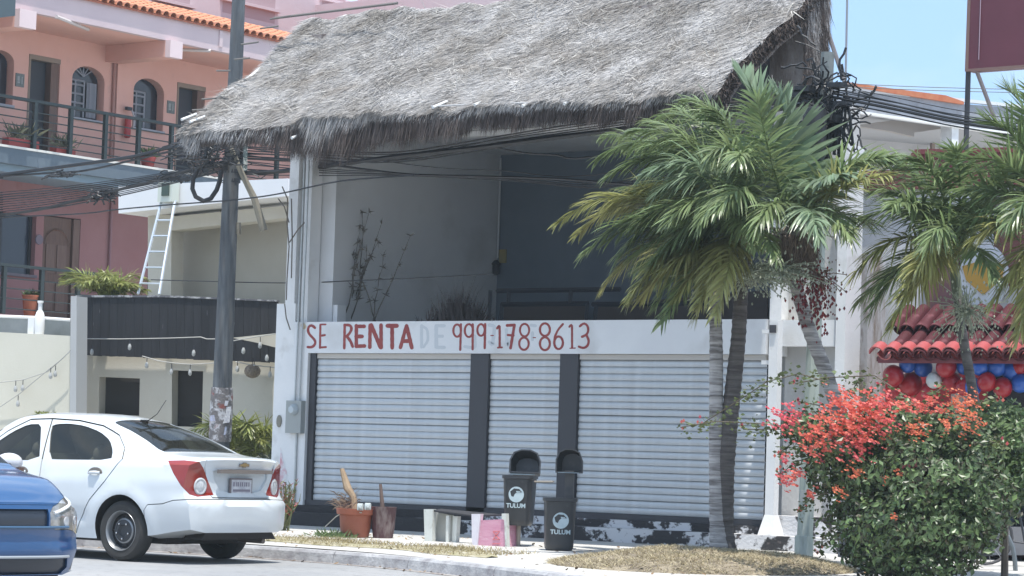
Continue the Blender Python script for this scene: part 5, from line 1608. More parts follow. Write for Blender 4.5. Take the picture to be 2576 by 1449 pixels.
MB().prism([(x, y, 0) for x, y in ((-.13, -.05), (.13, -.05), (.11, .12), (-.08, .12))], (0, 0, .01)).build('hood_floor', mat('tray_plastic', (.20, .26, .30), .2), o, local=True)
a = FY(1345, 1212, 26.9); b_ = FY(1392, 1212, 26.85)
tag(MB().tube([a, b_], .014, 6).build('cross_bar', mat('tan_post', (.30, .27, .23), .7)), 'thin metal bar joining the two bin posts', 'bar')

# ================================================================ knocked over table frame, pink crate, pots
YT = 26.9
pale = mat('chipped_white', (0.66, 0.68, 0.64), .6, (0.56, .58, .54), 5, wear=((.30, .28, .24), 6, .56, .68))
tf = thing('table_frame', 'white legs and grey top of a small table tipped on the pavement', 'table', tuple(FY(1110, 1370, YT)))
def bq(px, Y, dep, name, m_, parent): return MB().prism([FY(x, y, Y) for x, y in px], (0, dep, 0)).build(name, m_, parent)
bq(((1066, 1281), (1089, 1281), (1087, 1365), (1068, 1363)), YT, .07, 'leg', pale, tf)
bq(((1122, 1297), (1129, 1297), (1127, 1372), (1121, 1371)), YT + .05, .04, 'leg', pale, tf)
bq(((1139, 1298), (1151, 1299), (1147, 1366), (1137, 1365)), YT + .1, .07, 'leg', pale, tf)
bq(((1089, 1288), (1140, 1296), (1140, 1362), (1088, 1362)), YT + .16, .02, 'side_board', mat('board_grey', (.40, .40, .36), .7, (.48, .48, .45), 4), tf)
MB().add([FY(1066, 1281, YT), FY(1192, 1301, YT), FY(1276, 1293, YT + .0), FY(1150, 1277, YT + .5)], [(0, 1, 2, 3)])
g = MB().prism([FY(1089, 1283, YT + .02), FY(1192, 1297, YT + .02), FY(1264, 1294, YT + .12), FY(1110, 1280, YT + .22)], (0, 0, -.02))
g.build('top', mat('top_grey', (.03, .03, .035), .8), tf)
pc = thing('pink_crate', 'pink painted wooden stool box with white edges on its side', 'crate', tuple(FY(1232, 1385, YT - .15)))
YP = YT - .25
pinkp = mat('pink_paint', (0.58, 0.26, 0.36), .7, (0.66, 0.36, 0.45), 5, bump=.3, stretch=(1, 1, 5), wear=((.72, .58, .62), 7, .6, .75))
bq(((1194, 1310), (1270, 1306), (1274, 1380), (1196, 1382)), YP + .02, .30, 'box_side', pinkp, pc)
bq(((1186, 1293), (1209, 1293), (1207, 1312), (1200, 1380), (1187, 1378)), YP, .06, 'leg', mat('lilac_white', (.66, .62, .68), .7, (.74, .72, .76), 5), pc)
bq(((1262, 1292), (1273, 1292), (1276, 1380), (1271, 1382), (1268, 1308), (1262, 1306)), YP, .06, 'leg', pale, pc)
bq(((1190, 1378), (1276, 1378), (1275, 1385), (1192, 1385)), YP - .01, .32, 'base_edge', pale, pc)
for px in (((1240, 1336), (1256, 1336), (1256, 1338), (1240, 1338)), ((1241, 1337), (1257, 1357), (1255, 1358), (1239, 1338)), ((1257, 1337), (1241, 1357), (1239, 1356), (1255, 1336)), ((1239, 1356), (1257, 1356), (1257, 1358), (1239, 1358)), ((1238, 1367), (1258, 1367), (1258, 1369), (1238, 1369))):
    bq(px, YP + .013, .006, 'painted_mark', mat('coral_paint', (.70, .20, .22), .6), pc)

terra = mat('terracotta', (0.30, 0.085, 0.045), .6, (0.36, 0.12, 0.07), 4, bump=.15)
c = FY(893, 1352, 26.9); sc_ = (c - Vector(EYE)).dot(Vector(cf)) / FL
pt = thing('terracotta_pot', 'wide terracotta pot with dead plant and two glass jars', 'plant pot', (c.x, 26.9, zpave(26.9)))
MB().lathe([(34 * sc_, 0), (38 * sc_, 20 * sc_), (41 * sc_, 56 * sc_), (48 * sc_, 58 * sc_), (50 * sc_, 72 * sc_), (44 * sc_, 72 * sc_), (42 * sc_, 64 * sc_)], (c.x, 26.9, zpave(26.9)), 24).build('pot_body', terra, pt, smooth=True)
tz = zpave(26.9) + 66 * sc_
MB().tube([Vector((c.x - .02, 26.9, tz)), Vector((c.x - .05, 26.9, tz + .18)), FY(875, 1230, 26.9), FY(860, 1180, 26.9)], [.05, .04, .055, .03], 8).build('dead_stem', mat('tan_bark', (.27, .19, .12), .9, (.36, .27, .18), 9), pt, smooth=True)
g = MB()
for k in range(160):
    p = Vector((c.x - .12 + random.gauss(0, .08), 26.88 + random.gauss(0, .07), tz + random.uniform(0, .16)))
    d = Vector((random.gauss(-.5, .7), random.gauss(-.1, .4), random.gauss(.15, .45))).normalized() * random.uniform(.07, .24)
    s_ = Vector((0, 0, random.uniform(.003, .010)))
    m2 = p + d * .5 + Vector((0, 0, .03))
    g.add([p, m2 - s_, p + d, m2 + s_], [(0, 1, 2, 3)])
g.build('dead_leaves', mat('dead_leaf_tan', (.25, .18, .13), .9, island=.5), pt)
MB().tube([FY(910, 1290, 26.75), FY(870, 1284, 26.7), FY(845, 1300, 26.7), FY(818, 1325, 26.75)], .008, 5).build('dry_strand', mat('pale_strand', (.5, .47, .42), .8), pt)
glass_j = mat('jar_plastic', (.55, .60, .60), .15, (.25, .25, .24), 18, lo=.5, hi=.6)
for (x, y) in ((906, 1275), (925, 1274)):
    q = FY(x, y + 9, 26.72)
    t = thing('glass_jar', 'small clear jar on the rim of the terracotta pot, %s of two' % ('left' if x < 910 else 'right'), 'jar', tuple(q))
    MB().lathe([(.040, 0), (.044, .01), (.044, .075), (.034, .09)], tuple(q), 10).build('jar', glass_j, t, smooth=True)
c2 = FY(963, 1355, 27.1)
p2 = thing('maroon_pot', 'dark maroon mottled pot with a bare broken stem', 'plant pot', (c2.x, 27.1, zpave(27.1)))
MB().lathe([(25 * sc_, 0), (29 * sc_, 30 * sc_), (32 * sc_, 76 * sc_), (33 * sc_, 78 * sc_), (28 * sc_, 78 * sc_), (26 * sc_, 68 * sc_)], (c2.x, 27.1, zpave(27.1)), 20).build('pot_body', mat('mottled_maroon', (.085, .035, .04), .6, (.22, .17, .16), 4, stretch=(2, 2, .5), lo=.5, hi=.62), p2, smooth=True)
MB().tube([Vector((c2.x - .02, 27.1, .45)), Vector((c2.x - .03, 27.1, .62)), FY(957, 1218, 27.1)], [.045, .03, .02], 7).build('broken_stem', mat('dull_bark', (.14, .10, .085), .9), p2)
w1_ = FZ(845, 1345, .16)
t = thing('weed', 'small green weed beside the terracotta pot', 'weed', (FY(838, 1350, 26.6).x, 26.6, zpave(26.6)))
g = MB(); o_ = Vector(t['worg'])
for k in range(260):
    p = o_ + Vector((random.gauss(0, .17), random.gauss(0, .12), 0))
    d = Vector((random.gauss(0, .7), random.gauss(0, .7), random.uniform(.3, 1))).normalized() * random.uniform(.05, .16)
    s_ = d.cross(Vector((0, 1, .2))).normalized() * .009
    g.add([p, p + d * .5 - s_, p + d, p + d * .5 + s_], [(0, 1, 2, 3)])
g.build('leaves', mat('weed_leaf', (.13, .19, .07), .7, island=.4, trans=.2), t)
# reddish plant by the car's tail
t = thing('croton_plant', 'slender red tipped plant between the white car and the white pillar', 'plant', (FY(715, 1320, 27.6).x, 27.6, zpave(27.6)))
g = MB(); g2 = MB(); o_ = Vector(t['worg'])
for k in range(46):
    hh = random.uniform(.25, .68)
    p = o_ + Vector((random.gauss(0, .045), random.gauss(0, .04), 0))
    tp = o_ + Vector((random.gauss(0, .10), random.gauss(0, .07), hh))
    g.tube([p, tp], .006, 4)
    for _ in range(6):
        q = lerp(p, tp, random.uniform(.5, 1)); d = Vector((random.gauss(0, .6), random.gauss(0, .6), random.uniform(.2, 1))).normalized() * random.uniform(.05, .12)
        s_ = d.cross(Vector((0, 1, 0))).normalized() * .01
        (g2 if random.random() < .35 else g).add([q - s_, q + s_, q + d], [(0, 1, 2)])
g.build('stems', mat('croton_green', (.16, .17, .07), .7, island=.4, trans=.2), t)
g2.build('red_tips', mat('croton_red', (.42, .10, .09), .6, island=.4), t)['kind'] = 'stuff'
# little clumps on the kerb edge by the gutter
for k, (x, y) in enumerate(((901, 1424), (914, 1424))):
    q = FZ(x, 1432, .01)
tag(MB().ball(tuple(FZ(1282, 1433, .03)), .04, 8, 6, sc=(1.3, .8, .6)).build('clod', soil_m), 'left of two small brown clods at the foot of the kerb', 'clod')
tag(MB().ball(tuple(FZ(1300, 1437, .03)), .035, 8, 6, sc=(1.3, .8, .6)).build('clod', soil_m), 'right of two small brown clods at the foot of the kerb', 'clod')

# bicycle rack tubes at lower right behind the bush
bk = thing('bicycle', 'dark bicycle leaning behind the flowering bush at the right edge', 'bicycle', (FY(2540, 1440, 28.4).x, 28.4, zpave(28.4)))
c1 = FY(2478, 1410, 28.4); c2_ = FY(2575, 1415, 28.2)
def wheel_ring(c, r_, nm):
    ring = [c + Vector((r_ * math.cos(a) * .80, r_ * math.cos(a) * .6, r_ * math.sin(a))) for a in np.linspace(0, 2 * math.pi, 25)]
    w_ = MB().tube(ring, .02, 6, caps=False).build(nm, mat('tyre_grey', (.06, .06, .065), .7), bk, smooth=True)
    g = MB()
    for k in range(14):
        a = 2 * math.pi * k / 14
        g.tube([c, c + Vector((r_ * math.cos(a) * .80, r_ * math.cos(a) * .6, r_ * math.sin(a)))], .0035, 3)
    g.build('spokes', gal, w_)
zc_ = zpave(28.4) + .33
wheel_ring(Vector((c1.x, c1.y, zc_)), .31, 'wheel'); wheel_ring(Vector((c1.x + .82, c1.y + .62, zc_)), .31, 'wheel')
A1 = Vector((c1.x, c1.y, zc_)); A2 = Vector((c1.x + .82, c1.y + .62, zc_)); bbk = lerp(A1, A2, .45) + Vector((0, 0, -.06)); st = lerp(A1, A2, .35) + Vector((0, 0, .45)); hd = lerp(A1, A2, .85) + Vector((0, 0, .45))
MB().tube([A1, st, hd, bbk, A1], .014, 6).tube([st, bbk], .014, 6).tube([hd + Vector((0, 0, .08)), hd, A2], .014, 6).build('frame', rail_m, bk)
MB().tube([st, st + Vector((0, 0, .08))], .012, 5).obox(st + Vector((0, 0, .1)), (.10, .07, 0), (-.03, .04, 0), (0, 0, .02)).build('saddle', rail_m, bk)
MB().tube([hd + Vector((-.12, .16, .14)), hd + Vector((0, 0, .10)), hd + Vector((.12, -.16, .14))], .011, 6).build('handlebar', rail_m, bk)
rk = thing('bike_rack', 'curved grey steel hoop beside the bicycle at the right edge', 'bike rack', (FY(2548, 1440, 27.6).x, 27.6, zpave(27.6)))
MB().tube([FY(x, y, 27.6) for x, y in ((2505, 1352), (2520, 1345), (2537, 1352), (2548, 1378), (2553, 1410), (2556, 1460))], .028, 8).build('hoop', mat('hoop_grey', (.16, .18, .19), .4, metal=.4), rk, smooth=True)
# ================================================================ palms
def leafmat(name, c, c2, isl=.35): return mat(name, c, .34, c2, 1.2, island=isl, trans=.38, spec=.55)
pal_m = leafmat('palm_leaf', (0.13, 0.185, 0.075), (0.24, 0.30, 0.14))
pal_y = leafmat('palm_leaf_yellowed', (0.25, 0.26, 0.085), (0.38, 0.37, 0.16))
pal_p = leafmat('palm_leaf_pale', (0.17, 0.24, 0.14), (0.26, 0.33, 0.21))
trunk_m = mat('palm_trunk', (0.17, 0.155, 0.15), .85, (0.52, 0.50, 0.49), 3.0, bump=.9, bscale=14, stretch=(.6, .6, 7), lo=.38, hi=.6, wear=((.10, .09, .085), 4, .55, .75))
trunk_d = mat('palm_trunk_dark', (0.075, 0.065, 0.062), .9, (0.16, 0.145, 0.135), 3.0, bump=.9, bscale=14, stretch=(.6, .6, 7), lo=.38, hi=.6)
def bez(a, b_, c, t): return a * (1 - t) ** 2 + b_ * 2 * t * (1 - t) + c * t * t
WIND = Vector((-.55, -.10, -.25))
def frond(parent, a, b_, c, ll=.50, n=46, m_=None, wid=.017, wind=.45, droop=.55, spread=1.0, t0=.14, name='frond', lift=.25, plume=.6, dens=1.5):
    """one feathered leaf: rachis tube plus pointed leaflets each side"""
    a, b_, c = Vector(a), Vector(b_), Vector(c)
    n = int(n * dens); wid = wid * .85; ll = ll * 1.12
    g = MB()
    N_ = 14
    pts = [bez(a, b_, c, i / N_) for i in range(N_ + 1)]
    g.tube(pts, [lerp(.020, .004, i / N_) for i in range(N_ + 1)], 5)
    for i in range(n):
        t = t0 + (1 - t0) * (i + random.random() * .6) / n
        p = bez(a, b_, c, min(t, 1)); q = bez(a, b_, c, min(t + .03, 1.03))
        T_ = (q - p).normalized()
        S_ = T_.cross(Vector((0, 0, 1)))
        if S_.length < .2: S_ = T_.cross(Vector((0, 1, .3)))
        S_.normalize()
        U_ = S_.cross(T_).normalized()
        prof = min(1, .45 + 2.2 * (t - t0)) * (1 - max(0, t - .55) * 1.25)
        for sg in (-1, 1):
            tw_ = random.gauss(0, plume)
            S2 = S_ * math.cos(tw_) + U_ * math.sin(tw_)
            L_ = ll * max(.22, prof) * random.uniform(.82, 1.12)
            ang = lerp(1.15, .45, t)
            d = (S2 * sg * math.sin(ang) * spread + T_ * math.cos(ang) + U_ * lift * random.uniform(.3, 1.5)).normalized()
            d = (d + WIND * wind * random.uniform(.3, 1.0)).normalized()
            w_ = wid * random.uniform(.75, 1.2)
            p0 = p; k = 4
            wv = d.cross(U_)
            if wv.length < .1: wv = d.cross(S_)
            wv = (wv.normalized() + U_ * random.uniform(-.5, .5)).normalized()
            vs = []
            cur = p.copy(); dd = d.copy()
            for s_ in range(k + 1):
                ww = w_ * (.55, 1, .9, .6, .02)[s_]
                vs += [cur - wv * ww, cur + wv * ww]
                dd = (dd + Vector((0, 0, -1)) * droop * .38 * random.uniform(.6, 1.3)).normalized()
                cur = cur + dd * L_ / k
            g.add(vs, [(2 * s_, 2 * s_ + 1, 2 * s_ + 3, 2 * s_ + 2) for s_ in range(k)])
    g.build(name, m_ or pal_m, parent)
def ringtrunk(parent, pts, radii, m_, name='trunk'):
    P_ = []; R_ = []
    n_ = 0
    for i in range(len(pts) - 1):
        a, b_ = Vector(pts[i]), Vector(pts[i + 1])
        k = max(2, int((b_ - a).length / .035))
        for j in range(k):
            t = j / k
            P_.append(lerp(a, b_, t)); rr = lerp(radii[i], radii[i + 1], t)
            R_.append(rr * (1.06 if n_ % 3 == 0 else .985) * random.uniform(.985, 1.015)); n_ += 1
    P_.append(Vector(pts[-1])); R_.append(radii[-1])
    # soften the corners of the axis
    for _ in range(10):
        P_ = [P_[0]] + [(P_[i - 1] + P_[i] * 2 + P_[i + 1]) / 4 for i in range(1, len(P_) - 1)] + [P_[-1]]
    return MB().tube(P_, R_, 12).build(name, m_, parent, smooth=True, ang=60)
YPm = 26.1
def pp(x, y, dy=0.0): return FY(x, y, YPm + dy)
palmA = thing('palm_tree', 'twin trunk Christmas palm on the mound in front of the right shutter', 'palm tree', tuple(pp(1815, 1392)))
ringtrunk(palmA, [pp(1812, 1400), pp(1806, 1330), pp(1801, 1150), pp(1802, 900), pp(1800, 780), pp(1799, 700)], [.125, .095, .080, .078, .068, .060], trunk_m)
ringtrunk(palmA, [pp(1818, 1400, .08), pp(1818, 1330, .08), pp(1821, 1180, .08), pp(1834, 1070, .10), pp(1858, 850, .16), pp(1864, 730, .2), pp(1876, 620, .2)], [.165, .125, .118, .100, .085, .08, .07], trunk_d)  # crown shade on this trunk is put into its darker bark colour
MB().tube([pp(1799, 710), pp(1798, 660), pp(1800, 615)], [.07, .075, .04], 10).build('crownshaft', mat('crownshaft_green', (.10, .15, .07), .5), palmA, smooth=True)
MB().tube([pp(1876, 640, .2), pp(1880, 590, .2), pp(1884, 545, .2)], [.078, .08, .04], 10).build('crownshaft', mat('crownshaft_green', (.10, .15, .07), .5), palmA, smooth=True)
A0 = (1802, 625); B0 = (1880, 555)
def fr_(par, o, mid, tip, dm=0.0, dt=0.0, base_dy=.1, **k):
    frond(par, pp(o[0], o[1], base_dy), pp(mid[0], mid[1], dm), pp(tip[0], tip[1], dt), **k)
SPEC = [
 (A0, (1600, 400), (1405, 560), -.5, -.7, dict(m_=pal_y, ll=.42, n=44)),
 (A0, (1650, 450), (1470, 640), -.6, -1.0, dict(ll=.44)),
 (A0, (1690, 520), (1520, 720), -.3, -.6, dict(ll=.46, m_=pal_y)),
 (A0, (1700, 560), (1580, 760), -.8, -1.1, dict(ll=.42, m_=pal_y)),
 (A0, (1750, 560), (1650, 770), -.3, -.5, dict(ll=.44)),
 (A0, (1780, 560), (1600, 680), .4, .7, dict(ll=.46)),
 (A0, (1740, 470), (1560, 470), .5, .8, dict(ll=.44)),
 ((1850, 590), (1835, 560), (1752, 800), -.7, -.9, dict(m_=pal_y, ll=.44, n=40)),
 ((1850, 590), (1790, 600), (1690, 770), -.5, -.9, dict(m_=pal_y, ll=.34, n=34)),
 (A0, (1840, 470), (1900, 620), -.6, -1.1, dict(ll=.38)),
 (B0, (1720, 260), (1500, 400), .2, .1, dict(ll=.46, n=50)),
 (B0, (1740, 330), (1510, 340), .5, .9, dict(ll=.46)),
 (B0, (1730, 380), (1530, 520), -.2, -.3, dict(ll=.48, n=52, m_=pal_y)),
 (B0, (1760, 300), (1590, 330), -.4, -.7, dict(ll=.46, n=50)),
 (B0, (1800, 250), (1660, 290), .4, .5, dict(ll=.44)),
 (B0, (1720, 440), (1540, 600), -.5, -.8, dict(ll=.46)),
 (B0, (1780, 340), (1620, 440), -.8, -1.2, dict(ll=.48, n=52, m_=pal_p)),
 (B0, (1800, 420), (1680, 560), -1.0, -1.4, dict(ll=.48)),
 (B0, (1850, 260), (1730, 250), .2, .1, dict(ll=.44)),
 (B0, (1870, 300), (1780, 400), -.9, -1.3, dict(ll=.46)),
 (B0, (1780, 480), (1640, 660), -.7, -1.0, dict(ll=.46)),
 (B0, (1760, 500), (1590, 560), .3, .5, dict(ll=.44)),
 (B0, (1860, 400), (1760, 560), -1.1, -1.6, dict(ll=.44)),
]
for (o, md, tp, dm_, dt_, k) in SPEC:
    fr_(palmA, o, md, tp, dm_, dt_, **k)
    j = lambda s: random.uniform(-s, s)
    fr_(palmA, o, (md[0] + 30 + j(25), md[1] + 25 + j(25)), (tp[0] + 45 + j(35), tp[1] + 10 + j(40)), dm_ + j(.4), dt_ + j(.6), **k)
# flower and seed sprays under the crowns
spray_m = mat('seed_spray', (0.30, 0.34, 0.24), .8, (0.42, .45, .36), 6, island=.3)
def spray(parent, c, sx, sz, n, m_, r_=.012, name='seed_spray', seed_only=False):
    g = MB()
    c = Vector(c)
    for k in range(n):
        a = random.uniform(0, 6.28)
        e = c + Vector((random.gauss(0, sx * .5), random.gauss(0, sx * .35), random.gauss(0, sz * .5)))
        if not seed_only and k % 3 == 0:
            g.tube([c + Vector((random.uniform(-.05, .05), 0, .02)), lerp(c, e, .5) + Vector((0, 0, .05)), e], .005, 3)
        rr = r_ * random.uniform(.7, 1.4)
        g.add([e + Vector((rr, 0, 0)), e + Vector((-rr, 0, 0)), e + Vector((0, rr, 0)), e + Vector((0, -rr, 0)), e + Vector((0, 0, rr * 1.4)), e + Vector((0, 0, -rr * 1.4))],
              [(0, 2, 4), (2, 1, 4), (1, 3, 4), (3, 0, 4), (2, 0, 5), (1, 2, 5), (3, 1, 5), (0, 3, 5)])
    o = g.build(name, m_, parent); o['kind'] = 'stuff'
spray(palmA, pp(1880, 700, -.1), .62, .22, 420, spray_m)
spray(palmA, pp(1960, 690, -.1), .55, .20, 420, spray_m)

palmC = thing('palm_tree', 'leaning palm with brown dead sheath and red fruit left of the pale pole', 'palm tree', tuple(pp(2125, 1390, 1.0)))
ringtrunk(palmC, [pp(2130, 1400, .9), pp(2122, 1180, .8), pp(2108, 1030, .7), pp(2075, 930, .6), pp(2035, 830, .5), pp(2008, 740, .4), pp(1995, 690, .35)], [.10, .09, .085, .082, .08, .075, .07], trunk_m)
shag = mat('dead_sheath', (0.16, 0.115, 0.09), .95, (0.33, .27, .22), 5, bump=1, bscale=20, stretch=(3, 3, .5))
MB().tube([pp(1998, 705, .35), pp(1990, 650, .3), pp(1988, 600, .3), pp(1990, 570, .3)], [.075, .15, .19, .07], 14).build('dead_sheath', shag, palmC, smooth=True)
g = MB()
for k in range(900):
    p = pp(random.uniform(1945, 2055), random.uniform(585, 640), random.uniform(0, .5))
    d = Vector((random.gauss(.0, .25), random.gauss(0, .2), -1)).normalized() * random.uniform(.12, .42)
    s_ = Vector((random.uniform(.003, .009), 0, 0))
    g.add([p - s_, p + s_, p + d], [(0, 1, 2)])
g.build('dead_fibre', mat('dead_fibre', (.24, .18, .14), .9, island=.5), palmC)
g = MB()
for k in range(16):
    p = pp(1985, 592, .2)
    a = random.choice([-1, 1]); 
    e = pp(1985 + a * random.uniform(40, 130), 600 + random.uniform(-25, 40), random.uniform(-.4, .4))
    g.tube([p, lerp(p, e, .5) + Vector((0, 0, random.uniform(.02, .14))), e], random.uniform(.005, .016), 4)
g.build('dead_stalks', mat('pale_stalk', (.42, .37, .33), .8, island=.3), palmC)
spray(palmC, pp(2052, 745, .1), .27, .34, 280, mat('red_fruit', (0.17, 0.022, 0.03), .4, island=.4), r_=.015, name='red_fruit', seed_only=True)
spray(palmC, pp(2062, 705, .1), .27, .25, 160, mat('dry_spray', (.20, .13, .10), .8, island=.4), r_=.009)
C0 = (1990, 575)
for (md, tp, dm_, dt_, k) in [
 ((1960, 330), (1868, 205), -.5, -.4, dict(ll=.66, n=50, wid=.046, m_=pal_p, wind=.0, droop=.22, spread=1.0, lift=.4, plume=.12, dens=1.0)),
 ((1930, 380), (1905, 250), -.9, -1.2, dict(ll=.50, n=44, m_=pal_m, wind=.2)),
 ((2020, 380), (1960, 240), .2, .2, dict(ll=.62, n=46, wid=.040, m_=pal_p, wind=.0, droop=.3, plume=.15, dens=1.0)),
 ((2080, 400), (2245, 395), -.1, -.1, dict(ll=.50, n=50, wid=.020, m_=pal_m, wind=.0)),
 ((2070, 460), (2235, 440), -.5, -.8, dict(ll=.48, n=48, m_=pal_y, wind=.0)),
 ((2070, 450), (2185, 400), .4, .6, dict(ll=.54, n=42, wid=.036, m_=pal_p, wind=.0, plume=.2, dens=1.0)),
 ((2060, 440), (2110, 440), -.4, -.8, dict(ll=.54, n=42, wid=.036, m_=pal_p, wind=.05, plume=.2, dens=1.0)),
 ((2070, 470), (2140, 600), -.6, -.9, dict(ll=.46, n=42, m_=pal_m, wind=.0)),
 ((2030, 460), (2060, 600), -1.0, -1.4, dict(ll=.44, n=40, m_=pal_p, wind=.1)),
 ((1960, 440), (1900, 580), -1.1, -1.5, dict(ll=.44, n=42, m_=pal_m)),
 ((1950, 480), (1880, 540), .5, .9, dict(ll=.44, n=40, m_=pal_m)),
 ((2060, 520), (2200, 560), .3, .4, dict(ll=.46, n=42, m_=pal_m, wind=.0))]:
    fr_(palmC, C0, md, tp, dm_, dt_, base_dy=.35, **k)

palmD = thing('palm_tree', 'slim dark trunk palm in front of the red tiled canopy', 'palm tree', tuple(pp(2465, 1300, .6)))
ringtrunk(palmD, [pp(2482, 1400, .6), pp(2468, 1150, .6), pp(2450, 1000, .6), pp(2428, 880, .6), pp(2415, 800, .6), pp(2408, 740, .6)], [.065, .06, .055, .055, .05, .05], trunk_d)
MB().tube([pp(2408, 750, .6), pp(2404, 700, .6), pp(2398, 650, .6)], [.055, .06, .04], 10).build('crownshaft', mat('crownshaft_olive', (.12, .14, .085), .6), palmD, smooth=True)
spray(palmD, pp(2432, 790, .3), .36, .32, 320, spray_m)
for (md, tp, dm_, dt_, k) in [
 ((2290, 430), (2135, 590), -.2, -.4, dict(ll=.46, n=44)),
 ((2280, 520), (2150, 690), -.6, -.9, dict(ll=.48, n=44, m_=pal_y)),
 ((2310, 560), (2190, 790), -.4, -.6, dict(ll=.50, n=46)),
 ((2340, 600), (2240, 830), -.8, -1.0, dict(ll=.46, n=42, m_=pal_y)),
 ((2300, 600), (2160, 760), .3, .4, dict(ll=.44, n=40)),
 ((2340, 400), (2240, 410), .2, .3, dict(ll=.46, n=44)),
 ((2380, 420), (2300, 400), -.4, -.6, dict(ll=.46, n=44)),
 ((2430, 430), (2400, 380), -.2, -.4, dict(ll=.44, n=42, wind=.2)),
 ((2480, 420), (2560, 430), .1, .1, dict(ll=.44, n=42, wind=.1)),
 ((2450, 480), (2550, 560), -.5, -.9, dict(ll=.44, n=42, wind=.1)),
 ((2400, 500), (2330, 620), -.9, -1.3, dict(ll=.44, n=42)),
 ((2440, 560), (2500, 700), -.6, -.9, dict(ll=.40, n=38, wind=.1)),
 ((2370, 560), (2290, 700), -1.0, -1.2, dict(ll=.44, n=40, m_=pal_y)),
 ((2330, 480), (2210, 480), -.6, -.9, dict(ll=.46, n=44))]:
    fr_(palmD, (2400, 655), md, tp, dm_, dt_, base_dy=.6, **k)
    for q_ in range(random.random() < .35): fr_(palmD, (2400, 655), (md[0] + random.uniform(-25, 25), md[1] + random.uniform(-10, 35)), (tp[0] + random.uniform(-30, 45), tp[1] + random.uniform(-30, 45)), dm_ + random.uniform(-.5, .3), dt_ + random.uniform(-.7, .5), base_dy=.6, **k)

palmE = thing('palm_tree', 'palm cut by the right edge with stiff leaves over the billboard post', 'palm tree', tuple(pp(2690, 1300, .4)))
ringtrunk(palmE, [pp(2690, 1400, .4), pp(2680, 1000, .4), pp(2670, 620, .4)], [.08, .07, .06], trunk_d)
for (md, tp, dm_, dt_, k) in [
 ((2600, 330), (2480, 300), -.4, -.7, dict(ll=.42, n=40, wind=.1, droop=.1)),
 ((2590, 380), (2440, 400), -.6, -1.0, dict(ll=.44, n=42, wind=.1, droop=.15)),
 ((2620, 280), (2530, 220), -.2, -.2, dict(ll=.40, n=40, wind=.05, droop=.05)),
 ((2580, 460), (2420, 480), -.4, -.6, dict(ll=.46, n=44, wind=.1)),
 ((2590, 500), (2450, 600), -.7, -1.0, dict(ll=.46, n=44, wind=.1, m_=pal_y)),
 ((2610, 560), (2500, 760), -.5, -.8, dict(ll=.46, n=44, m_=pal_y)),
 ((2620, 600), (2560, 860), -.6, -.8, dict(ll=.46, n=44, m_=pal_y)),
 ((2560, 430), (2400, 540), .2, .2, dict(ll=.46, n=44)),
 ((2640, 300), (2600, 230), -.4, -.6, dict(ll=.44, n=40, droop=.1)),
 ((2620, 420), (2540, 560), -1.0, -1.5, dict(ll=.46, n=44))]:
    fr_(palmE, (2665, 600), md, tp, dm_, dt_, base_dy=.4, **k)
    for q_ in range(0): fr_(palmE, (2665, 600), (md[0] + random.uniform(-25, 25), md[1] + random.uniform(-10, 35)), (tp[0] + random.uniform(-30, 45), tp[1] + random.uniform(-30, 45)), dm_ + random.uniform(-.5, .3), dt_ + random.uniform(-.7, .5), base_dy=.4, **k)

# small palms on the left
def small_palm(name, label, c, n, ln, ll, m_, spread=.9, wid=.016):
    t = thing(name, label, 'palm', tuple(c))
    c = Vector(c)
    for k in range(n):
        a = 2 * math.pi * k / n + random.uniform(-.2, .2)
        e = random.uniform(.35, 1.0)
        d = Vector((math.cos(a), math.sin(a), 0)) * spread
        mid = c + d * ln * .45 + Vector((0, 0, ln * .75 * e))
        tip = c + d * ln * 1.0 + Vector((0, 0, ln * .45 * e))
        frond(t, c, mid, tip, ll=ll, n=24, m_=m_, wid=wid, wind=.1, droop=.4)
    return t
yel = leafmat('areca_leaf', (0.22, 0.26, 0.07), (0.32, 0.34, 0.12))
small_palm('areca_palm', 'small yellow green palm on the annexe terrace left of the ladder', VA(262, 752, -.3), 18, .80, .26, yel)
small_palm('areca_palm', 'yellow green palm growing behind the utility pole by the white pillar', zlow(VA(612, 1170, 1.5)) + Vector((0, 0, 1.0)), 26, 1.35, .34, yel, spread=.6)
small_palm('areca_palm', 'lower part of a yellow green palm left of the utility pole', zlow(VA(520, 1150, 1.2)) + Vector((0, 0, 1.0)), 12, .85, .26, yel, spread=.5)
t = thing('areca_palm', 'tuft of palm leaf tips showing above the white car roof against the cream wall', 'palm', tuple(VA(115, 1055, 2.2)))
for k in range(6):
    c = VA(115, 1075, 2.2)
    frond(t, c, c + Vector((random.uniform(-.2, .2), 0, .2)), c + Vector((random.uniform(-.35, .35), 0, .22)), ll=.12, n=14, m_=yel, wid=.01, wind=0)
ag = thing('agave_plant', 'spiky dark agave with pale striped leaves left of the white pillar foot', 'agave', tuple(zlow(VA(672, 1200, 1.6))))
c = VA(690, 1170, 1.6)
for k in range(22):
    a = random.uniform(R(95), R(185)) if k < 15 else random.uniform(R(10), R(180))
    L__ = random.uniform(.35, .68)
    d = Vector((math.cos(a), random.uniform(-.4, .4), math.sin(a))).normalized()
    s_ = d.cross(Vector((0, 1, 0))).normalized() * .03
    g = MB().add([c - s_, c + d * L__ * .5 - s_, c + d * L__, c + d * L__ * .5 + s_, c + s_, c + d * L__ * .5 + Vector((0, .02, 0))], [(0, 1, 5, 4), (4, 5, 3), (1, 2, 5), (5, 2, 3)])
    g.build('leaf', mat('agave_leaf', (.13, .16, .11), .6, (.42, .44, .30), 12, lo=.5, hi=.62, island=.2), ag)

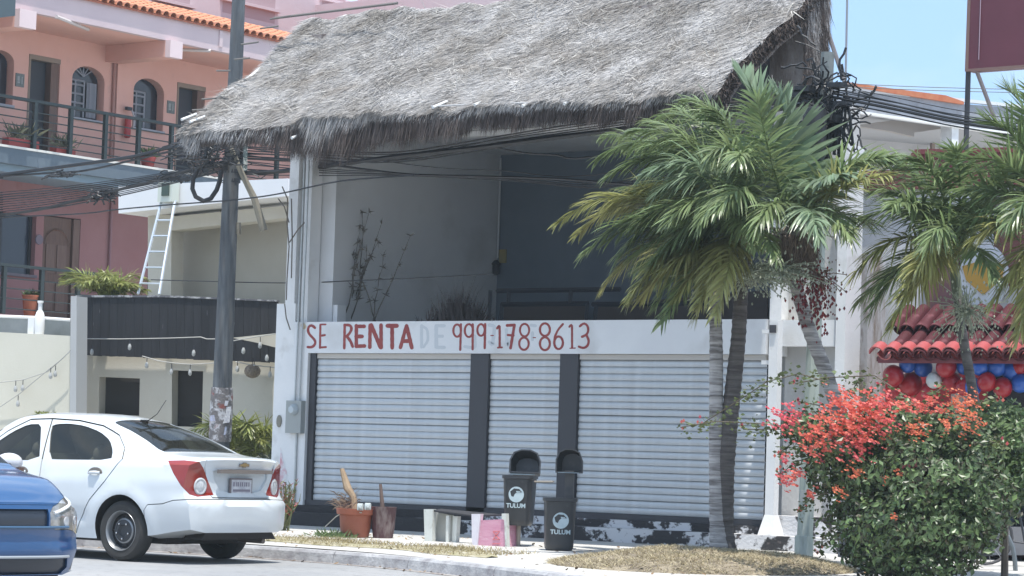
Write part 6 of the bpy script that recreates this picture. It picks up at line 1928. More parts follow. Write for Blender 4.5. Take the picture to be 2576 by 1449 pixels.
# ================================================================ flowering bush
bush_m = mat('bougainvillea_leaf', (0.045, 0.08, 0.028), .4, (0.125, 0.18, 0.065), 2.0, island=.55, trans=.22, spec=.5)
bush_d = mat('bougainvillea_leaf_olive', (0.065, 0.062, 0.032), .55, island=.45, trans=.15)
flow_m = mat('bract_coral', (0.74, 0.18, 0.13), .6, (0.74, 0.13, 0.17), .8, island=.22, trans=.35, lo=.42, hi=.55)
flow_o = mat('bract_orange', (0.70, 0.19, 0.10), .6, island=.25, trans=.35)
YBU = 24.0
bush = thing('bougainvillea_bush', 'large bougainvillea bush with coral red flowers at lower right', 'bush', (FY(2230, 1440, YBU).x, YBU, .15))
bu_c = []
# lobes: pixel centre, pixel radii, distance offset
lobes = [(2110, 1110, 110, 70, 0), (2240, 1080, 120, 75, .1), (2370, 1090, 120, 70, .2), (2300, 1200, 180, 110, -.2), (2185, 1220, 100, 100, 0), (2250, 1320, 170, 110, -.3), (2400, 1220, 120, 110, .1),
         (2390, 1330, 130, 100, 0), (2450, 1260, 110, 100, .3), (2205, 1370, 85, 70, -.2), (2420, 1150, 100, 70, .3), (2010, 1070, 55, 35, 0), (2080, 1180, 60, 60, 0), (2300, 1420, 140, 50, -.1)]
lobes2 = [(2540, 1110, 90, 90, .9), (2500, 1060, 70, 50, 1.0), (2560, 1200, 80, 70, .9), (2500, 1250, 60, 60, .8)]
def leafset(n, lobs, wob, Y, size, yrad=.9):
    g = MB()
    for k in range(n):
        L_ = random.choices(lobs, weights=[l[2] * l[3] for l in lobs])[0]
        v = Vector((random.gauss(0, 1), random.gauss(0, 1), random.gauss(0, 1))).normalized()
        rr = random.uniform(.62, 1.02) + abs(random.gauss(0, .10))
        hole = math.sin(v.x * 5 + L_[0] * .05) * math.sin(v.z * 6 + L_[1] * .04) * math.sin(v.y * 4 + 1)
        if hole > .15: rr *= .6
        px, pz = L_[0] + v.x * L_[2] * rr, L_[1] - v.z * L_[3] * rr
        c = FY(px, pz, Y + L_[4] + v.y * rr * yrad * (L_[2] / 180 + .3))
        if c.z < .16: continue
        nrm = (v * .8 + Vector((random.gauss(0, .7), random.gauss(0, .7) - .2, random.gauss(0, .7) + .45))).normalized()
        a = nrm.cross(Vector((random.gauss(0, 1), random.gauss(0, 1), random.gauss(0, 1)))).normalized()
        b_ = nrm.cross(a)
        s_ = size * random.uniform(.6, 1.35)
        g.add([c - a * s_, c - b_ * s_ * .55 + nrm * s_ * .18, c + a * s_ * 1.1, c + b_ * s_ * .55 + nrm * s_ * .18], [(0, 1, 2, 3)])
    return g
o = leafset(18500, lobes, .3, YBU, .036).build('foliage', bush_m, bush); o['kind'] = 'stuff'
o = leafset(9000, lobes, .3, YBU, .032, .6).build('inner_foliage', bush_d, bush); o['kind'] = 'stuff'
flob = [(1985, 1055, 40, 30, -.15), (2060, 1085, 30, 22, -.3), (2110, 1075, 60, 35, -.5), (2160, 1105, 40, 45, -.6), (2145, 1035, 60, 38, -.5), (2200, 1020, 45, 30, -.5), (2060, 1120, 40, 28, -.4), (2330, 1020, 40, 20, -.2), (2220, 1065, 30, 36, -.5), (2120, 1010, 50, 18, -.3), (2270, 1025, 30, 16, -.3), (1985, 1205, 24, 22, -.2), (1978, 1150, 10, 14, -.2), (2040, 1245, 10, 16, -.2), (2010, 1190, 16, 10, -.2)]
flob2 = [(2425, 1015, 38, 28, -.1), (2435, 1065, 30, 34, -.3), (2310, 1080, 26, 22, -.6), (2380, 1070, 12, 16, -.5), (2260, 1190, 9, 9, -.9), (2225, 1205, 7, 7, -.9), (2250, 1240 + 60, 8, 8, -1), (2150, 1190, 20, 14, -.7), (2110, 1240, 14, 14, -.6)]
def flowers(n, lobs, m_, size):
    g = MB()
    for k in range(n):
        L_ = random.choices(lobs, weights=[l[2] * l[3] for l in lobs])[0]
        px, pz = random.gauss(L_[0], L_[2] * .62), random.gauss(L_[1], L_[3] * .62)
        if math.sin(px * .13 + 1) * math.sin(pz * .17) > .35: continue
        c = FY(px, pz, YBU + L_[4] + random.gauss(-.25, .12))
        for q in range(3):
            nrm = Vector((random.gauss(0, 1), random.gauss(-.4, 1), random.gauss(.2, 1))).normalized()
            a = nrm.cross(Vector((0.3, .2, 1))).normalized(); b_ = nrm.cross(a)
            s_ = size * random.uniform(.7, 1.3)
            g.add([c, c + a * s_ - b_ * s_ * .5, c + a * s_ * 1.7, c + a * s_ + b_ * s_ * .5], [(0, 1, 2, 3)])
    o = g.build('flowers', m_, bush); o['kind'] = 'stuff'
flowers(1900, flob, flow_m, .024); flowers(520, flob2, flow_o, .019)
for pts in ([(2000, 1075), (1900, 1065), (1800, 1060), (1712, 1075)], [(2080, 960), (2010, 940), (1930, 960), (1870, 1000), (1760, 1070)], [(2300, 1010), (2200, 945), (2080, 950), (2000, 965)], [(2010, 1080), (1940, 1080), (1870, 1080)], [(2080, 1150), (2000, 1160), (1965, 1195)], [(2200, 1010), (2160, 960), (2130, 1000)], [(2300, 1060), (2340, 1000), (2370, 975)], [(2420, 1080), (2470, 1010), (2510, 1000)], [(2080, 1240), (2040, 1250), (2005, 1290)], [(2100, 1330), (2070, 1350), (2062, 1390)], [(2150, 1080), (2060, 1020), (2010, 1010)], [(2080, 1100), (2000, 1110), (1960, 1140)], [(2440, 1150), (2490, 1110), (2530, 1120)]):
    P_ = [FY(x, y, YBU - .1 + .1 * i) for i, (x, y) in enumerate(pts)]
    br = MB().tube(P_, .006, 4).build('branch', mat('bush_twig', (.11, .09, .06), .8), bush)
    g = MB()
    for k in range(int(30 * len(pts))):
        i = random.randrange(len(P_) - 1); q = lerp(P_[i], P_[i + 1], random.random()) + Vector((random.gauss(0, .035), random.gauss(0, .05), random.gauss(-.02, .05)))
        nrm = Vector((random.gauss(0, 1), random.gauss(-.4, 1), random.gauss(.3, 1))).normalized(); a = nrm.cross(Vector((0, .2, 1))).normalized(); b_ = nrm.cross(a); s_ = random.uniform(.018, .036)
        g.add([q - a * s_, q - b_ * s_ * .6, q + a * s_, q + b_ * s_ * .6], [(0, 1, 2, 3)])
    o = g.build('sprig_leaves', mat('sprig_leaf', (.12, .15, .055), .5, island=.5, trans=.3), br); 
    g = MB()
    for k in range(3):
        q = P_[-1] + Vector((random.gauss(0, .03), 0, random.gauss(0, .03)))
        g.add([q, q + Vector((.02, 0, .02)), q + Vector((0, 0, .045)), q + Vector((-.02, 0, .02))], [(0, 1, 2, 3)])
    g.build('bract', flow_m, br)
MB().tube([Vector((FY(2230, 1440, YBU).x, YBU, .1)), FY(2240, 1380, YBU), FY(2230, 1250, YBU)], [.05, .04, .03], 7).build('stem', mat('bush_stem', (.12, .10, .08), .9), bush)
MB().tube([Vector((FY(2300, 1440, YBU).x, YBU + .1, .1)), FY(2310, 1380, YBU + .1), FY(2330, 1250, YBU)], [.045, .035, .03], 7).build('stem', mat('bush_stem', (.12, .10, .08), .9), bush)
b2_ = thing('green_shrub', 'leafy green shrub behind the flowering bush at the right edge', 'bush', (FY(2530, 1300, YBU + 1.2).x, YBU + 1.2, .15))
o = leafset(5200, lobes2, .3, YBU + .3, .036).build('foliage', bush_m, b2_); o['kind'] = 'stuff'
MB().tube([Vector(b2_.location), FY(2530, 1250, YBU + 1.2), FY(2520, 1120, YBU + 1.2)], [.04, .03, .02], 6).build('stem', mat('bush_stem', (.12, .10, .08), .9), b2_)

# fallen leaves scattered over pavement, gutter and mound
g = MB()
for k in range(420):
    x = random.uniform(-24, -13.2)
    yk = float(np.interp(x, [p[0] for p in KP], [p[1] for p in KP]))
    y = yk + random.choice([random.uniform(-.35, -.02), random.uniform(.2, 4.5), random.uniform(.2, 4.5)])
    z = (zpave(y) + max(0, mound_h(x, y) - .02) if y > yk else 0.006) + .012
    if y > 29.3: continue
    a = random.uniform(0, 6.28); s_ = random.uniform(.015, .045)
    u1 = Vector((math.cos(a), math.sin(a), random.uniform(-.2, .5))) * s_; u2 = Vector((-math.sin(a), math.cos(a), random.uniform(-.2, .4))) * s_ * .5
    c = Vector((x, y, z))
    g.add([c - u1, c - u2, c + u1, c + u2], [(0, 1, 2, 3)])
tag(g.build('fallen_leaves', mat('fallen_leaf', (.20, .13, .07), .9, island=.6), base=(-18.6, 25, .15)), 'small dry fallen leaves scattered over the pavement and gutter', 'leaves', kind='stuff')
# ================================================================ cars
paint_w = mat('car_white_paint', (0.66, 0.70, 0.72), .3, (0.60, 0.63, 0.64), 1.1, coat=.8, wear=((.50, .50, .47), 2.6, .60, .85))
paint_b = mat('car_blue_paint', (0.011, 0.068, 0.19), .28, coat=.9, metal=.0)
glass_c = mat('car_glass', (0.030, 0.032, 0.028), .05, coat=.3, spec=.8)
_n = glass_c.node_tree; _t = _n.nodes.new('ShaderNodeBsdfTransparent'); _t.inputs[0].default_value = (.72, .74, .68, 1)
_s = _n.nodes.new('ShaderNodeMixShader'); _s.inputs[0].default_value = .52
_n.links.new(_n.nodes['Principled BSDF'].outputs[0], _s.inputs[1]); _n.links.new(_t.outputs[0], _s.inputs[2]); _n.links.new(_s.outputs[0], _n.nodes['Material Output'].inputs[0])
cabin = mat('cabin_trim', (0.20, 0.19, 0.165), .8, (0.12, .115, .10), 2.5)
def paint_cabin(me, k):
    for p in me.polygons:
        c_, n_ = p.center, p.normal
        ins = 1.08 < c_.x < 3.36 and .97 < c_.z < 1.49 and ((abs(n_.y) < .35 and abs(c_.y) < .80 and n_.z < .6) or (abs(c_.y) < .37 and abs(n_.y) > .8) or (abs(n_.y) < .35 and c_.z < 1.06 and abs(c_.y) > .34))
        ins = ins or (abs(c_.z - 1.02) < .004 and abs(c_.y) < .62 and n_.z > .9 and (.6 < c_.x < 1.55 or 2.75 < c_.x < 3.6))
        if ins: p.material_index = k
rubber = mat('tyre_rubber', (0.028, 0.027, 0.026), .85, (.05, .048, .045), 5)
steelw = mat('wheel_steel_black', (0.045, 0.047, 0.052), .45, metal=.3)
rimlip = mat('wheel_rim_lip', (0.30, 0.31, 0.32), .35, metal=.6)
under = mat('underbody_black', (0.02, 0.017, 0.016), .8)
lamp_red = mat('lamp_red', (0.26, 0.022, 0.014), .12, coat=.8)
lamp_clr = mat('lamp_clear', (0.62, 0.62, 0.62), .08, (.40, .41, .42), 22, coat=.8)
chrome = mat('chrome', (0.6, .6, .6), .12, metal=1)
gold = mat('emblem_gold', (0.42, .30, .14), .3, metal=.5)

def cinterp(x, xs, ys):
    """smooth monotone-ish interpolation"""
    x = min(max(x, xs[0]), xs[-1])
    i = max(0, min(len(xs) - 2, int(np.searchsorted(xs, x) - 1)))
    h = xs[i + 1] - xs[i]; t = (x - xs[i]) / h
    def slope(k):
        if k == 0 or k == len(xs) - 1: return 0 if k else (ys[1] - ys[0]) / (xs[1] - xs[0])
        a = (ys[k] - ys[k - 1]) / (xs[k] - xs[k - 1]); b_ = (ys[k + 1] - ys[k]) / (xs[k + 1] - xs[k])
        if a * b_ <= 0: return 0
        return 2 * a * b_ / (a + b_)
    m0, m1 = slope(i) * h, slope(i + 1) * h
    return (2 * t ** 3 - 3 * t ** 2 + 1) * ys[i] + (t ** 3 - 2 * t ** 2 + t) * m0 + (-2 * t ** 3 + 3 * t ** 2) * ys[i + 1] + (t ** 3 - t ** 2) * m1

def car_solid(c):
    """closed body solid; x forward from the rear bumper, y left, z up"""
    Lx = c['L']
    xs = list(np.linspace(0, .5, 14)) + list(np.linspace(.5, Lx - .5, 66))[1:-1] + list(np.linspace(Lx - .5, Lx, 14))
    rings = []
    def ringpts(x):
        zt = cinterp(x, *c['top']); zb_ = cinterp(x, *c['bot']); bl_ = cinterp(x, *c['belt'])
        wmax = c['W'] / 2
        plan = 1 - c['taperR'] * max(0, (.9 - x) / .9) ** 2.2 - c['taperF'] * max(0, (x - (Lx - 1.1)) / 1.1) ** 2.2
        zs = min(bl_, zt - .05)
        def side(z):
            u = (z - zb_) / max(.05, (c['zw'] - zb_))
            if z <= c['zw']:
                wv = wmax * (1 - .055 * (1 - min(1, u)) ** 1.6)
            else:
                v_ = (z - c['zw']) / max(.05, (bl_ - c['zw']))
                wv = wmax * (1 - .012 * v_ - .045 * max(0, v_ - .55) / .45)
            for xw in c['wheels']:
                r_ = math.hypot(x - xw, z - c['rw'])
                wv += c.get('flare', .018) * math.exp(-((r_ - c['rarch'] - .06) / .055) ** 2) * (1 if z > .18 else 0)
                wv += .010 * math.exp(-((r_ - c['rarch']) / .16) ** 2)
            # crease low on the doors
            wv -= .016 * math.exp(-((z - .40 - .03 * x) / .05) ** 2) * (1 if c['wheels'][0] + .5 < x < c['wheels'][1] - .5 else .0)
            return wv * plan
        pts = [(0, zb_), (side(zb_) * .80, zb_)]
        ns = 15
        for k in range(ns + 1):
            z = lerp(zb_ + .03, zs, k / ns)
            pts.append((side(z), z))
        ws = side(zs)
        h = zt - zs
        g_ = min(1, max(0, (h - .06) / .40))
        wr = ws - lerp(.10, c['tumble'], g_) * 1.0
        # side glass zone almost straight, rounded into the roof
        for k in range(1, 9):
            t = k / 9
            pts.append((lerp(ws, wr, t ** 1.15), lerp(zs, zt - lerp(.02, .075, g_), t)))
        zc_ = zt - lerp(.02, .075, g_)
        for k in range(0, 9):
            a = math.pi / 2 * k / 8
            yy = wr * (1 - (1 - math.cos(a)) * 1.0)
            pts.append((wr * math.cos(a) ** .75 if k < 8 else 0, zc_ + (zt - zc_) * math.sin(a) ** 1.0))
        return pts
    base = [ringpts(x) for x in xs]
    n = len(base[0])
    g = MB(); vs = []
    def warp(x, y, z):
        if x < .55:
            f = ((.55 - x) / .55) ** 1.3
            return x + f * (cinterp(z, *c['rear']) + c['rcorner'] * (min(1, abs(y) / (c['W'] / 2))) ** 3.5)
        if x > Lx - .55:
            f = ((x - Lx + .55) / .55) ** 1.3
            return x - f * (cinterp(z, *c['front']) + c['fcorner'] * (min(1, abs(y) / (c['W'] / 2))) ** 3.0)
        return x
    full = []
    for x, pts in zip(xs, base):
        fp = pts + [(-y, z) for (y, z) in pts[-2:0:-1]]
        full.append([(warp(x, y, z), y, z) for (y, z) in fp])
    m_ = len(full[0])
    for r_ in full: vs += r_
    fs = []
    for i in range(len(full) - 1):
        for j in range(m_):
            fs.append((i * m_ + j, i * m_ + (j + 1) % m_, (i + 1) * m_ + (j + 1) % m_, (i + 1) * m_ + j))
    def cap(pts, x, flip):
        zc_ = sum(p[1] for p in pts) / len(pts)
        fp = pts + [(-y, z) for (y, z) in pts[-2:0:-1]]
        b0 = 0 if not flip else (len(full) - 1) * m_
        prev = [b0 + j for j in range(m_)]
        for s_ in (.93, .85, .75, .62, .48, .32, .16):
            cur = []
            for (y, z) in fp:
                yy, zz = y * s_, zc_ + (z - zc_) * s_
                cur.append(len(vs)); vs.append((warp(x, yy, zz), yy, zz))
            for j in range(m_):
                a = (prev[j], cur[j], cur[(j + 1) % m_], prev[(j + 1) % m_])
                fs.append(a if not flip else a[::-1])
            prev = cur
        k = len(vs); vs.append((warp(x, 0, zc_), 0, zc_))
        for j in range(m_):
            a = (prev[j], k, prev[(j + 1) % m_])
            fs.append(a if not flip else a[::-1])
    cap(base[0], xs[0], False); cap(base[-1], xs[-1], True)
    me = bpy.data.meshes.new('solid')
    me.from_pydata([tuple(map(float, v)) for v in vs], [], fs)
    bm = bmesh.new(); bm.from_mesh(me)
    bmesh.ops.remove_doubles(bm, verts=bm.verts, dist=.0006)
    bmesh.ops.recalc_face_normals(bm, faces=bm.faces)
    bm.to_mesh(me); bm.free()
    return me

def tmp(me):
    o = bpy.data.objects.new('tmp', me); COL.objects.link(o); return o
def boolean(me, cutter, op):
    a, b_ = tmp(me), tmp(cutter)
    md = a.modifiers.new('b', 'BOOLEAN'); md.operation = op; md.object = b_
    md.solver = 'EXACT'
    dg = bpy.context.evaluated_depsgraph_get()
    r_ = bpy.data.meshes.new_from_object(a.evaluated_get(dg))
    bpy.data.objects.remove(a); bpy.data.objects.remove(b_)
    return r_
def prism_me(pts, off):
    g = MB().prism(pts, off)
    me = bpy.data.meshes.new('cut'); me.from_pydata(g.v, [], g.f)
    bm = bmesh.new(); bm.from_mesh(me); bmesh.ops.recalc_face_normals(bm, faces=bm.faces); bm.to_mesh(me); bm.free()
    return me
def grow(poly, d):
    """offset a 2D polygon outwards by d (inwards when negative)"""
    n = len(poly)
    ar = sum(poly[i][0] * poly[(i + 1) % n][1] - poly[(i + 1) % n][0] * poly[i][1] for i in range(n))
    s_ = 1 if ar > 0 else -1
    out = []
    for i in range(n):
        a, b_, c_ = poly[i - 1], poly[i], poly[(i + 1) % n]
        e1 = Vector((b_[0] - a[0], b_[1] - a[1])).normalized(); e2 = Vector((c_[0] - b_[0], c_[1] - b_[1])).normalized()
        n1 = Vector((e1.y, -e1.x)); n2 = Vector((e2.y, -e2.x))
        m__ = (n1 + n2)
        if m__.length < .01: m__ = n1
        m__.normalize()
        k = d / max(.35, m__.dot(n1))
        out.append((b_[0] + m__.x * k * s_, b_[1] + m__.y * k * s_))
    return out
def smoothpoly(poly, it=2):
    for _ in range(it):
        q = []
        n = len(poly)
        for i in range(n):
            a, b_ = poly[i], poly[(i + 1) % n]
            q.append((a[0] * .8 + b_[0] * .2, a[1] * .8 + b_[1] * .2)); q.append((a[0] * .2 + b_[0] * .8, a[1] * .2 + b_[1] * .8))
        poly = q
    return poly
def link(me, name, mats, parent, ang=32, smooth=True):
    me.materials.clear()
    for m_ in (mats if isinstance(mats, (list, tuple)) else [mats]): me.materials.append(m_)
    me.polygons.foreach_set('use_smooth', [smooth] * len(me.polygons))
    if smooth: me.set_sharp_from_angle(angle=R(ang))
    me.name = name
    o = bpy.data.objects.new(name, me); COL.objects.link(o); o.parent = parent
    return o
def shrink_y(me, d):
    for v in me.vertices:
        v.co.y -= d * (1 if v.co.y > 0 else -1)
    return me
def sideprism(poly, sgn):
    y0, y1 = (.35, 1.3) if sgn > 0 else (-1.3, -.35)
    return prism_me([(x, y0, z) for x, z in poly], (0, y1 - y0, 0))

def wheel(parent, x, y, r_, sgn, style):
    w_ = MB()
    prof = [(r_ * .66, -.09), (r_ * .86, -.098), (r_ * .96, -.08), (r_, -.055), (r_, .055), (r_ * .96, .08), (r_ * .86, .098), (r_ * .66, .09), (r_ * .64, .0)]
    Mx = Matrix.Translation((x, y, r_)) @ Matrix.Rotation(R(90) * -sgn, 4, 'X')
    vs = []; fs = []
    n_ = 40
    for (a, z) in prof:
        for j in range(n_): vs.append((a * math.cos(2 * math.pi * j / n_), a * math.sin(2 * math.pi * j / n_), z))
    k = len(prof)
    for i in range(k):
        for j in range(n_):
            fs.append((i * n_ + j, i * n_ + (j + 1) % n_, ((i + 1) % k) * n_ + (j + 1) % n_, ((i + 1) % k) * n_ + j))
    wo = MB().add(vs, fs).xf(Mx).build('wheel', rubber, parent, local=True, smooth=True)
    # steel rim: outer lip, dish, centre disc with holes and bolts
    def ring(p, nm, m_):
        g = MB(); vs = []; fs = []
        for (a, z) in p:
            for j in range(n_): vs.append((a * math.cos(2 * math.pi * j / n_), a * math.sin(2 * math.pi * j / n_), z))
        for i in range(len(p) - 1):
            for j in range(n_):
                fs.append((i * n_ + j, i * n_ + (j + 1) % n_, (i + 1) * n_ + (j + 1) % n_, (i + 1) * n_ + j))
        return g.add(vs, fs).xf(Mx).build(nm, m_, wo, local=True, smooth=True)
    ring([(r_ * .67, .088), (r_ * .655, .096), (r_ * .63, .088), (r_ * .60, .045), (r_ * .58, .02)], 'rim_lip', rimlip)
    ring([(r_ * .60, .03), (r_ * .55, .0), (r_ * .40, .035), (r_ * .36, .05), (r_ * .20, .055), (r_ * .17, .040), (.0005, .040)], 'rim_disc', steelw)
    for k in range(5):
        a = 2 * math.pi * k / 5 + .3
        MB().lathe([(.011, .05), (.011, .072), (.006, .075)], (r_ * .27 * math.cos(a), r_ * .27 * math.sin(a), 0), 6).xf(Mx).build('wheel_nut', chrome, wo, local=True)
    for k in range(8):
        a = 2 * math.pi * k / 8
        MB().lathe([(.024, 0), (.024, .001)], (r_ * .48 * math.cos(a), r_ * .48 * math.sin(a), .024), 8, sx=1.3).xf(Mx).build('rim_hole', under, wo, local=True)
    ring([(r_ * .42, .040), (r_ * .40, .046), (r_ * .37, .050)], 'disc_ring', rimlip)
    return wo

# ---------------------------------------------------------------- white saloon
SED = dict(L=4.40, W=1.735, zw=.62,
    top=([0, .06, .15, .35, .62, .95, 1.25, 1.60, 2.0, 2.4, 2.75, 3.15, 3.50, 3.65, 4.0, 4.3, 4.40],
         [1.085, 1.105, 1.115, 1.125, 1.155, 1.295, 1.41, 1.495, 1.54, 1.545, 1.52, 1.36, 1.155, 1.08, .97, .80, .70]),
    bot=([0, .25, .60, 1.45, 3.1, 3.9, 4.40], [.33, .30, .25, .19, .19, .20, .26]),
    belt=([0, .6, 1.2, 2.2, 3.2, 3.7, 4.40], [1.02, 1.02, 1.0, .965, .93, .90, .66]),
    rear=([.2, .45, .63, .685, .74, .98, 1.06, 1.12], [.03, .0, .0, .055, .085, .075, .05, .01]),
    front=([.2, .5, .9], [.0, .0, .12]), rcorner=.17, fcorner=.30, taperR=.10, taperF=.12, tumble=.26,
    wheels=(.97, 3.495), rw=.315, rarch=.355, flare=.014)
sed = thing('white_saloon_car', 'white saloon car parked at the kerb with its dented tail towards the camera', 'car', (0, 0, 0))
body = car_solid(SED)
# wheel wells
for xw in SED['wheels']:
    for sg in (1, -1):
        g = MB().lathe([(.362, 0), (.362, .50)], n=40).xf(Matrix.Translation((xw, .52 if sg > 0 else -.52, .33)) @ Matrix.Rotation(R(90) * -sg, 4, 'X'))
        me = bpy.data.meshes.new('c'); me.from_pydata(g.v, [], g.f)
        bm = bmesh.new(); bm.from_mesh(me); bmesh.ops.recalc_face_normals(bm, faces=bm.faces); bm.to_mesh(me); bm.free()
        body = boolean(body, me, 'DIFFERENCE')
# recess for the number plate
rec = smoothpoly([(-.45, .99), (.45, .99), (.43, .88), (.31, .74), (-.31, .74), (-.43, .88)], 1)
body = boolean(body, prism_me([(-.2, y, z) for y, z in rec], (.32, 0, 0)), 'DIFFERENCE')
fw = smoothpoly([(1.83 + .53, 1.375), (2.45, 1.41), (2.75, 1.36), (3.08, 1.18), (3.28, 1.03), (3.2, 1.005), (2.40 - .12, 1.0)], 1)
fw = [(2.235, 1.015), (2.33, 1.22), (2.43, 1.405), (2.62, 1.40), (2.82, 1.315), (3.05, 1.17), (3.22, 1.04), (3.24, 1.0), (3.1, .995)]
rwn = [(1.20, 1.045), (1.24, 1.14), (1.36, 1.25), (1.55, 1.34), (1.80, 1.40), (2.02, 1.418), (2.20, 1.41), (2.27, 1.385), (2.10, 1.03), (1.95, 1.03)]
fw = [(x, z) for x, z in smoothpoly(fw, 1)]; rwn = smoothpoly(rwn, 1)
doorR = [(1.05, 1.06), (1.10, 1.17), (1.28, 1.31), (1.55, 1.405), (1.90, 1.455), (2.30, 1.468), (2.20, 1.03), (2.15, .70), (2.14, .27), (1.62, .27), (1.55, .42), (1.42, .62), (1.22, .82)]
doorF = [(2.30, 1.468), (2.62, 1.455), (2.92, 1.32), (3.22, 1.12), (3.30, .98), (3.30, .30), (3.20, .27), (2.14, .27), (2.15, .70), (2.20, 1.03)]
bumper = [(-.3, .1), (-.3, .675), (.06, .675), (.30, .655), (.42, .615), (.60, .600), (.64, .54), (.64, .10)]
parts_ = []
glass_parts = []
for sg in (1, -1):
    for nm, poly in (('door_window', fw), ('rear_door_window', rwn)):
        cut = sideprism(poly, sg)
        gl = boolean(body, sideprism(grow(poly, -.004), sg), 'INTERSECT')
        # keep only the outer skin of the chunk
        glass_parts.append((nm, gl))
        body = boolean(body, cut, 'DIFFERENCE')
for sg in (1, -1):
    for nm, poly in (('rear_door', doorR), ('front_door', doorF)):
        parts_.append((nm, boolean(body, sideprism(grow(poly, -.009), sg), 'INTERSECT')))
        g0 = sideprism(grow(poly, .006), sg)
        body = boolean(body, g0, 'DIFFERENCE')
bp = boolean(body, prism_me([(x, -1.2, z) for x, z in grow(bumper, -.005)], (0, 2.4, 0)), 'INTERSECT')
body = boolean(body, prism_me([(x, -1.2, z) for x, z in grow(bumper, .004)], (0, 2.4, 0)), 'DIFFERENCE')
# rear window and windscreen from above
rwt = smoothpoly([(.66, .60), (1.02, .545), (1.46, .485), (1.50, .42), (1.52, 0), (1.50, -.42), (1.46, -.485), (1.02, -.545), (.66, -.60), (.635, -.50), (.625, 0), (.635, .50)], 1)
wst = [(2.84, .50), (3.2, .60), (3.50, .68), (3.56, 0), (3.50, -.68), (3.2, -.60), (2.84, -.50), (2.80, 0)]
for nm, poly in (('rear_window', rwt), ('windscreen', wst)):
    glass_parts.append((nm, boolean(body, prism_me([(x, y, 1.02) for x, y in grow(poly, -.004)], (0, 0, .7)), 'INTERSECT')))
    body = boolean(body, prism_me([(x, y, 1.02) for x, y in poly], (0, 0, .7)), 'DIFFERENCE')
# tail lamps wrap the corner: cut along a slanting direction
LREF = Vector((SED['wheels'][0], .86, 0))
def lpt(u, v, sg, dep=0.0):
    """car point on the slanting plane through the rear wheel, measured across and up"""
    q = (u - 300) / 241.0
    z = (1412 - v + .031 * (u - 300)) / 241.0
    p = LREF + Vector((-.777, -.63, 0)) * q + Vector((.63, -.777, 0)) * dep
    return Vector((p.x, p.y * sg, z))
lampoly = [(414, 1160), (455, 1159), (493, 1163), (503, 1178), (513, 1205), (530, 1246), (492, 1250), (472, 1244), (450, 1222), (430, 1192)]
for sg in (1, -1):
    cut = prism_me([lpt(u, v, sg, -.9) for u, v in lampoly], Vector((.63, -.777 * sg, 0)) * 1.45)
    lm = boolean(body, cut, 'INTERSECT')
    parts_.append(('tail_lamp', lm))
    body = boolean(body, cut, 'DIFFERENCE')
# boot lid
lidp = [(-.585, 1.5), (.585, 1.5), (.56, 1.0), (.50, .78), (.46, .69), (-.46, .69), (-.50, .78), (-.56, 1.0)]
lid = boolean(body, prism_me([(-.3, y, z) for y, z in grow(lidp, -.005)], (.92, 0, 0)), 'INTERSECT')
body = boolean(body, prism_me([(-.3, y, z) for y, z in grow(lidp, .005)], (.92, 0, 0)), 'DIFFERENCE')
# a dent at the right end of the boot lid
for v in lid.vertices:
    q = v.co
    dd = math.exp(-(((q.y + .50) / .10) ** 2 + ((q.z - 1.02) / .06) ** 2))
    q.x += .035 * dd if q.x < .3 else 0
    q.z -= .022 * dd
    d2 = math.exp(-(((q.y - .20) / .22) ** 2 + ((q.z - 1.08) / .03) ** 2))
    if q.x < .3: q.x += .012 * d2
bo = link(body, 'body', [paint_w, under], sed)
cen = [(xw, .33) for xw in SED['wheels']]
for p in body.polygons:
    c_ = p.center
    for (xw, zw_) in cen:
        rr = math.hypot(c_.x - xw, c_.z - zw_)
        if rr < .366 and (abs(c_.y) < .84): p.material_index = 1
    if p.normal.z < -.75 and c_.z < .40: p.material_index = 1
body.materials.append(cabin); paint_cabin(body, 2)
for nm, me in parts_:
    if nm == 'tail_lamp':
        o = link(me, nm, lamp_red, sed)
    else:
        o = link(me, nm, [paint_w, cabin], sed); paint_cabin(me, 1)
for sg in (1, -1):
    for (xx, zz) in ((1.62, 1.10), (2.52, 1.13)):
        MB().ball((xx, .50 * sg, zz), .13, 12, 8, sc=(.45, .9, .75)).build('headrest', mat('seat_fabric', (.30, .29, .26), .9), sed, local=True, smooth=True)
        MB().ball((xx + .03, .50 * sg, zz - .20), .24, 12, 8, sc=(.35, .9, .8)).build('seat_back', mat('seat_fabric', (.30, .29, .26), .9), sed, local=True, smooth=True)
link(bp, 'rear_bumper', paint_w, sed); link(lid, 'boot_lid', paint_w, sed)
for nm, me in glass_parts:
    # set the glass a few millimetres inside the skin
    if nm in ('rear_window', 'windscreen'):
        for v in me.vertices: v.co.z -= .006
    else:
        shrink_y(me, .010)
    link(me, nm, glass_c, sed)
# round clear lenses inside the tail lamps
def surf_pt(me_objs, o_, d_):
    best = None
    for ob in me_objs:
        mw = ob.matrix_world
        ok, loc, nor, idx = ob.ray_cast(o_, d_)
        if ok and (best is None or (loc - o_).length < (best[0] - o_).length): best = (loc.copy(), nor.copy())
    return best
bpy.context.view_layer.update()
lamps = [o for o in sed.children if o.name.startswith('tail_lamp')]
for o in lamps:
    sg = 1 if np.mean([v.co.y for v in o.data.vertices]) > 0 else -1
    d_ = Vector((.63, -.777 * sg, 0)).normalized()
    tgt = lpt(497, 1224, sg)
    r__ = surf_pt([o], tgt - d_ * 1.5, d_)
    if r__:
        loc, nor = r__
        q = nor.to_track_quat('Z', 'Y').to_matrix().to_4x4()
        MB().lathe([(.078, -.01), (.078, .004), (.066, .012), (.05, .006), (.03, .014), (.001, .016)], n=22, sy=1.15).xf(Matrix.Translation(loc) @ q).build('reversing_lens', lamp_clr, o, local=True, smooth=True)
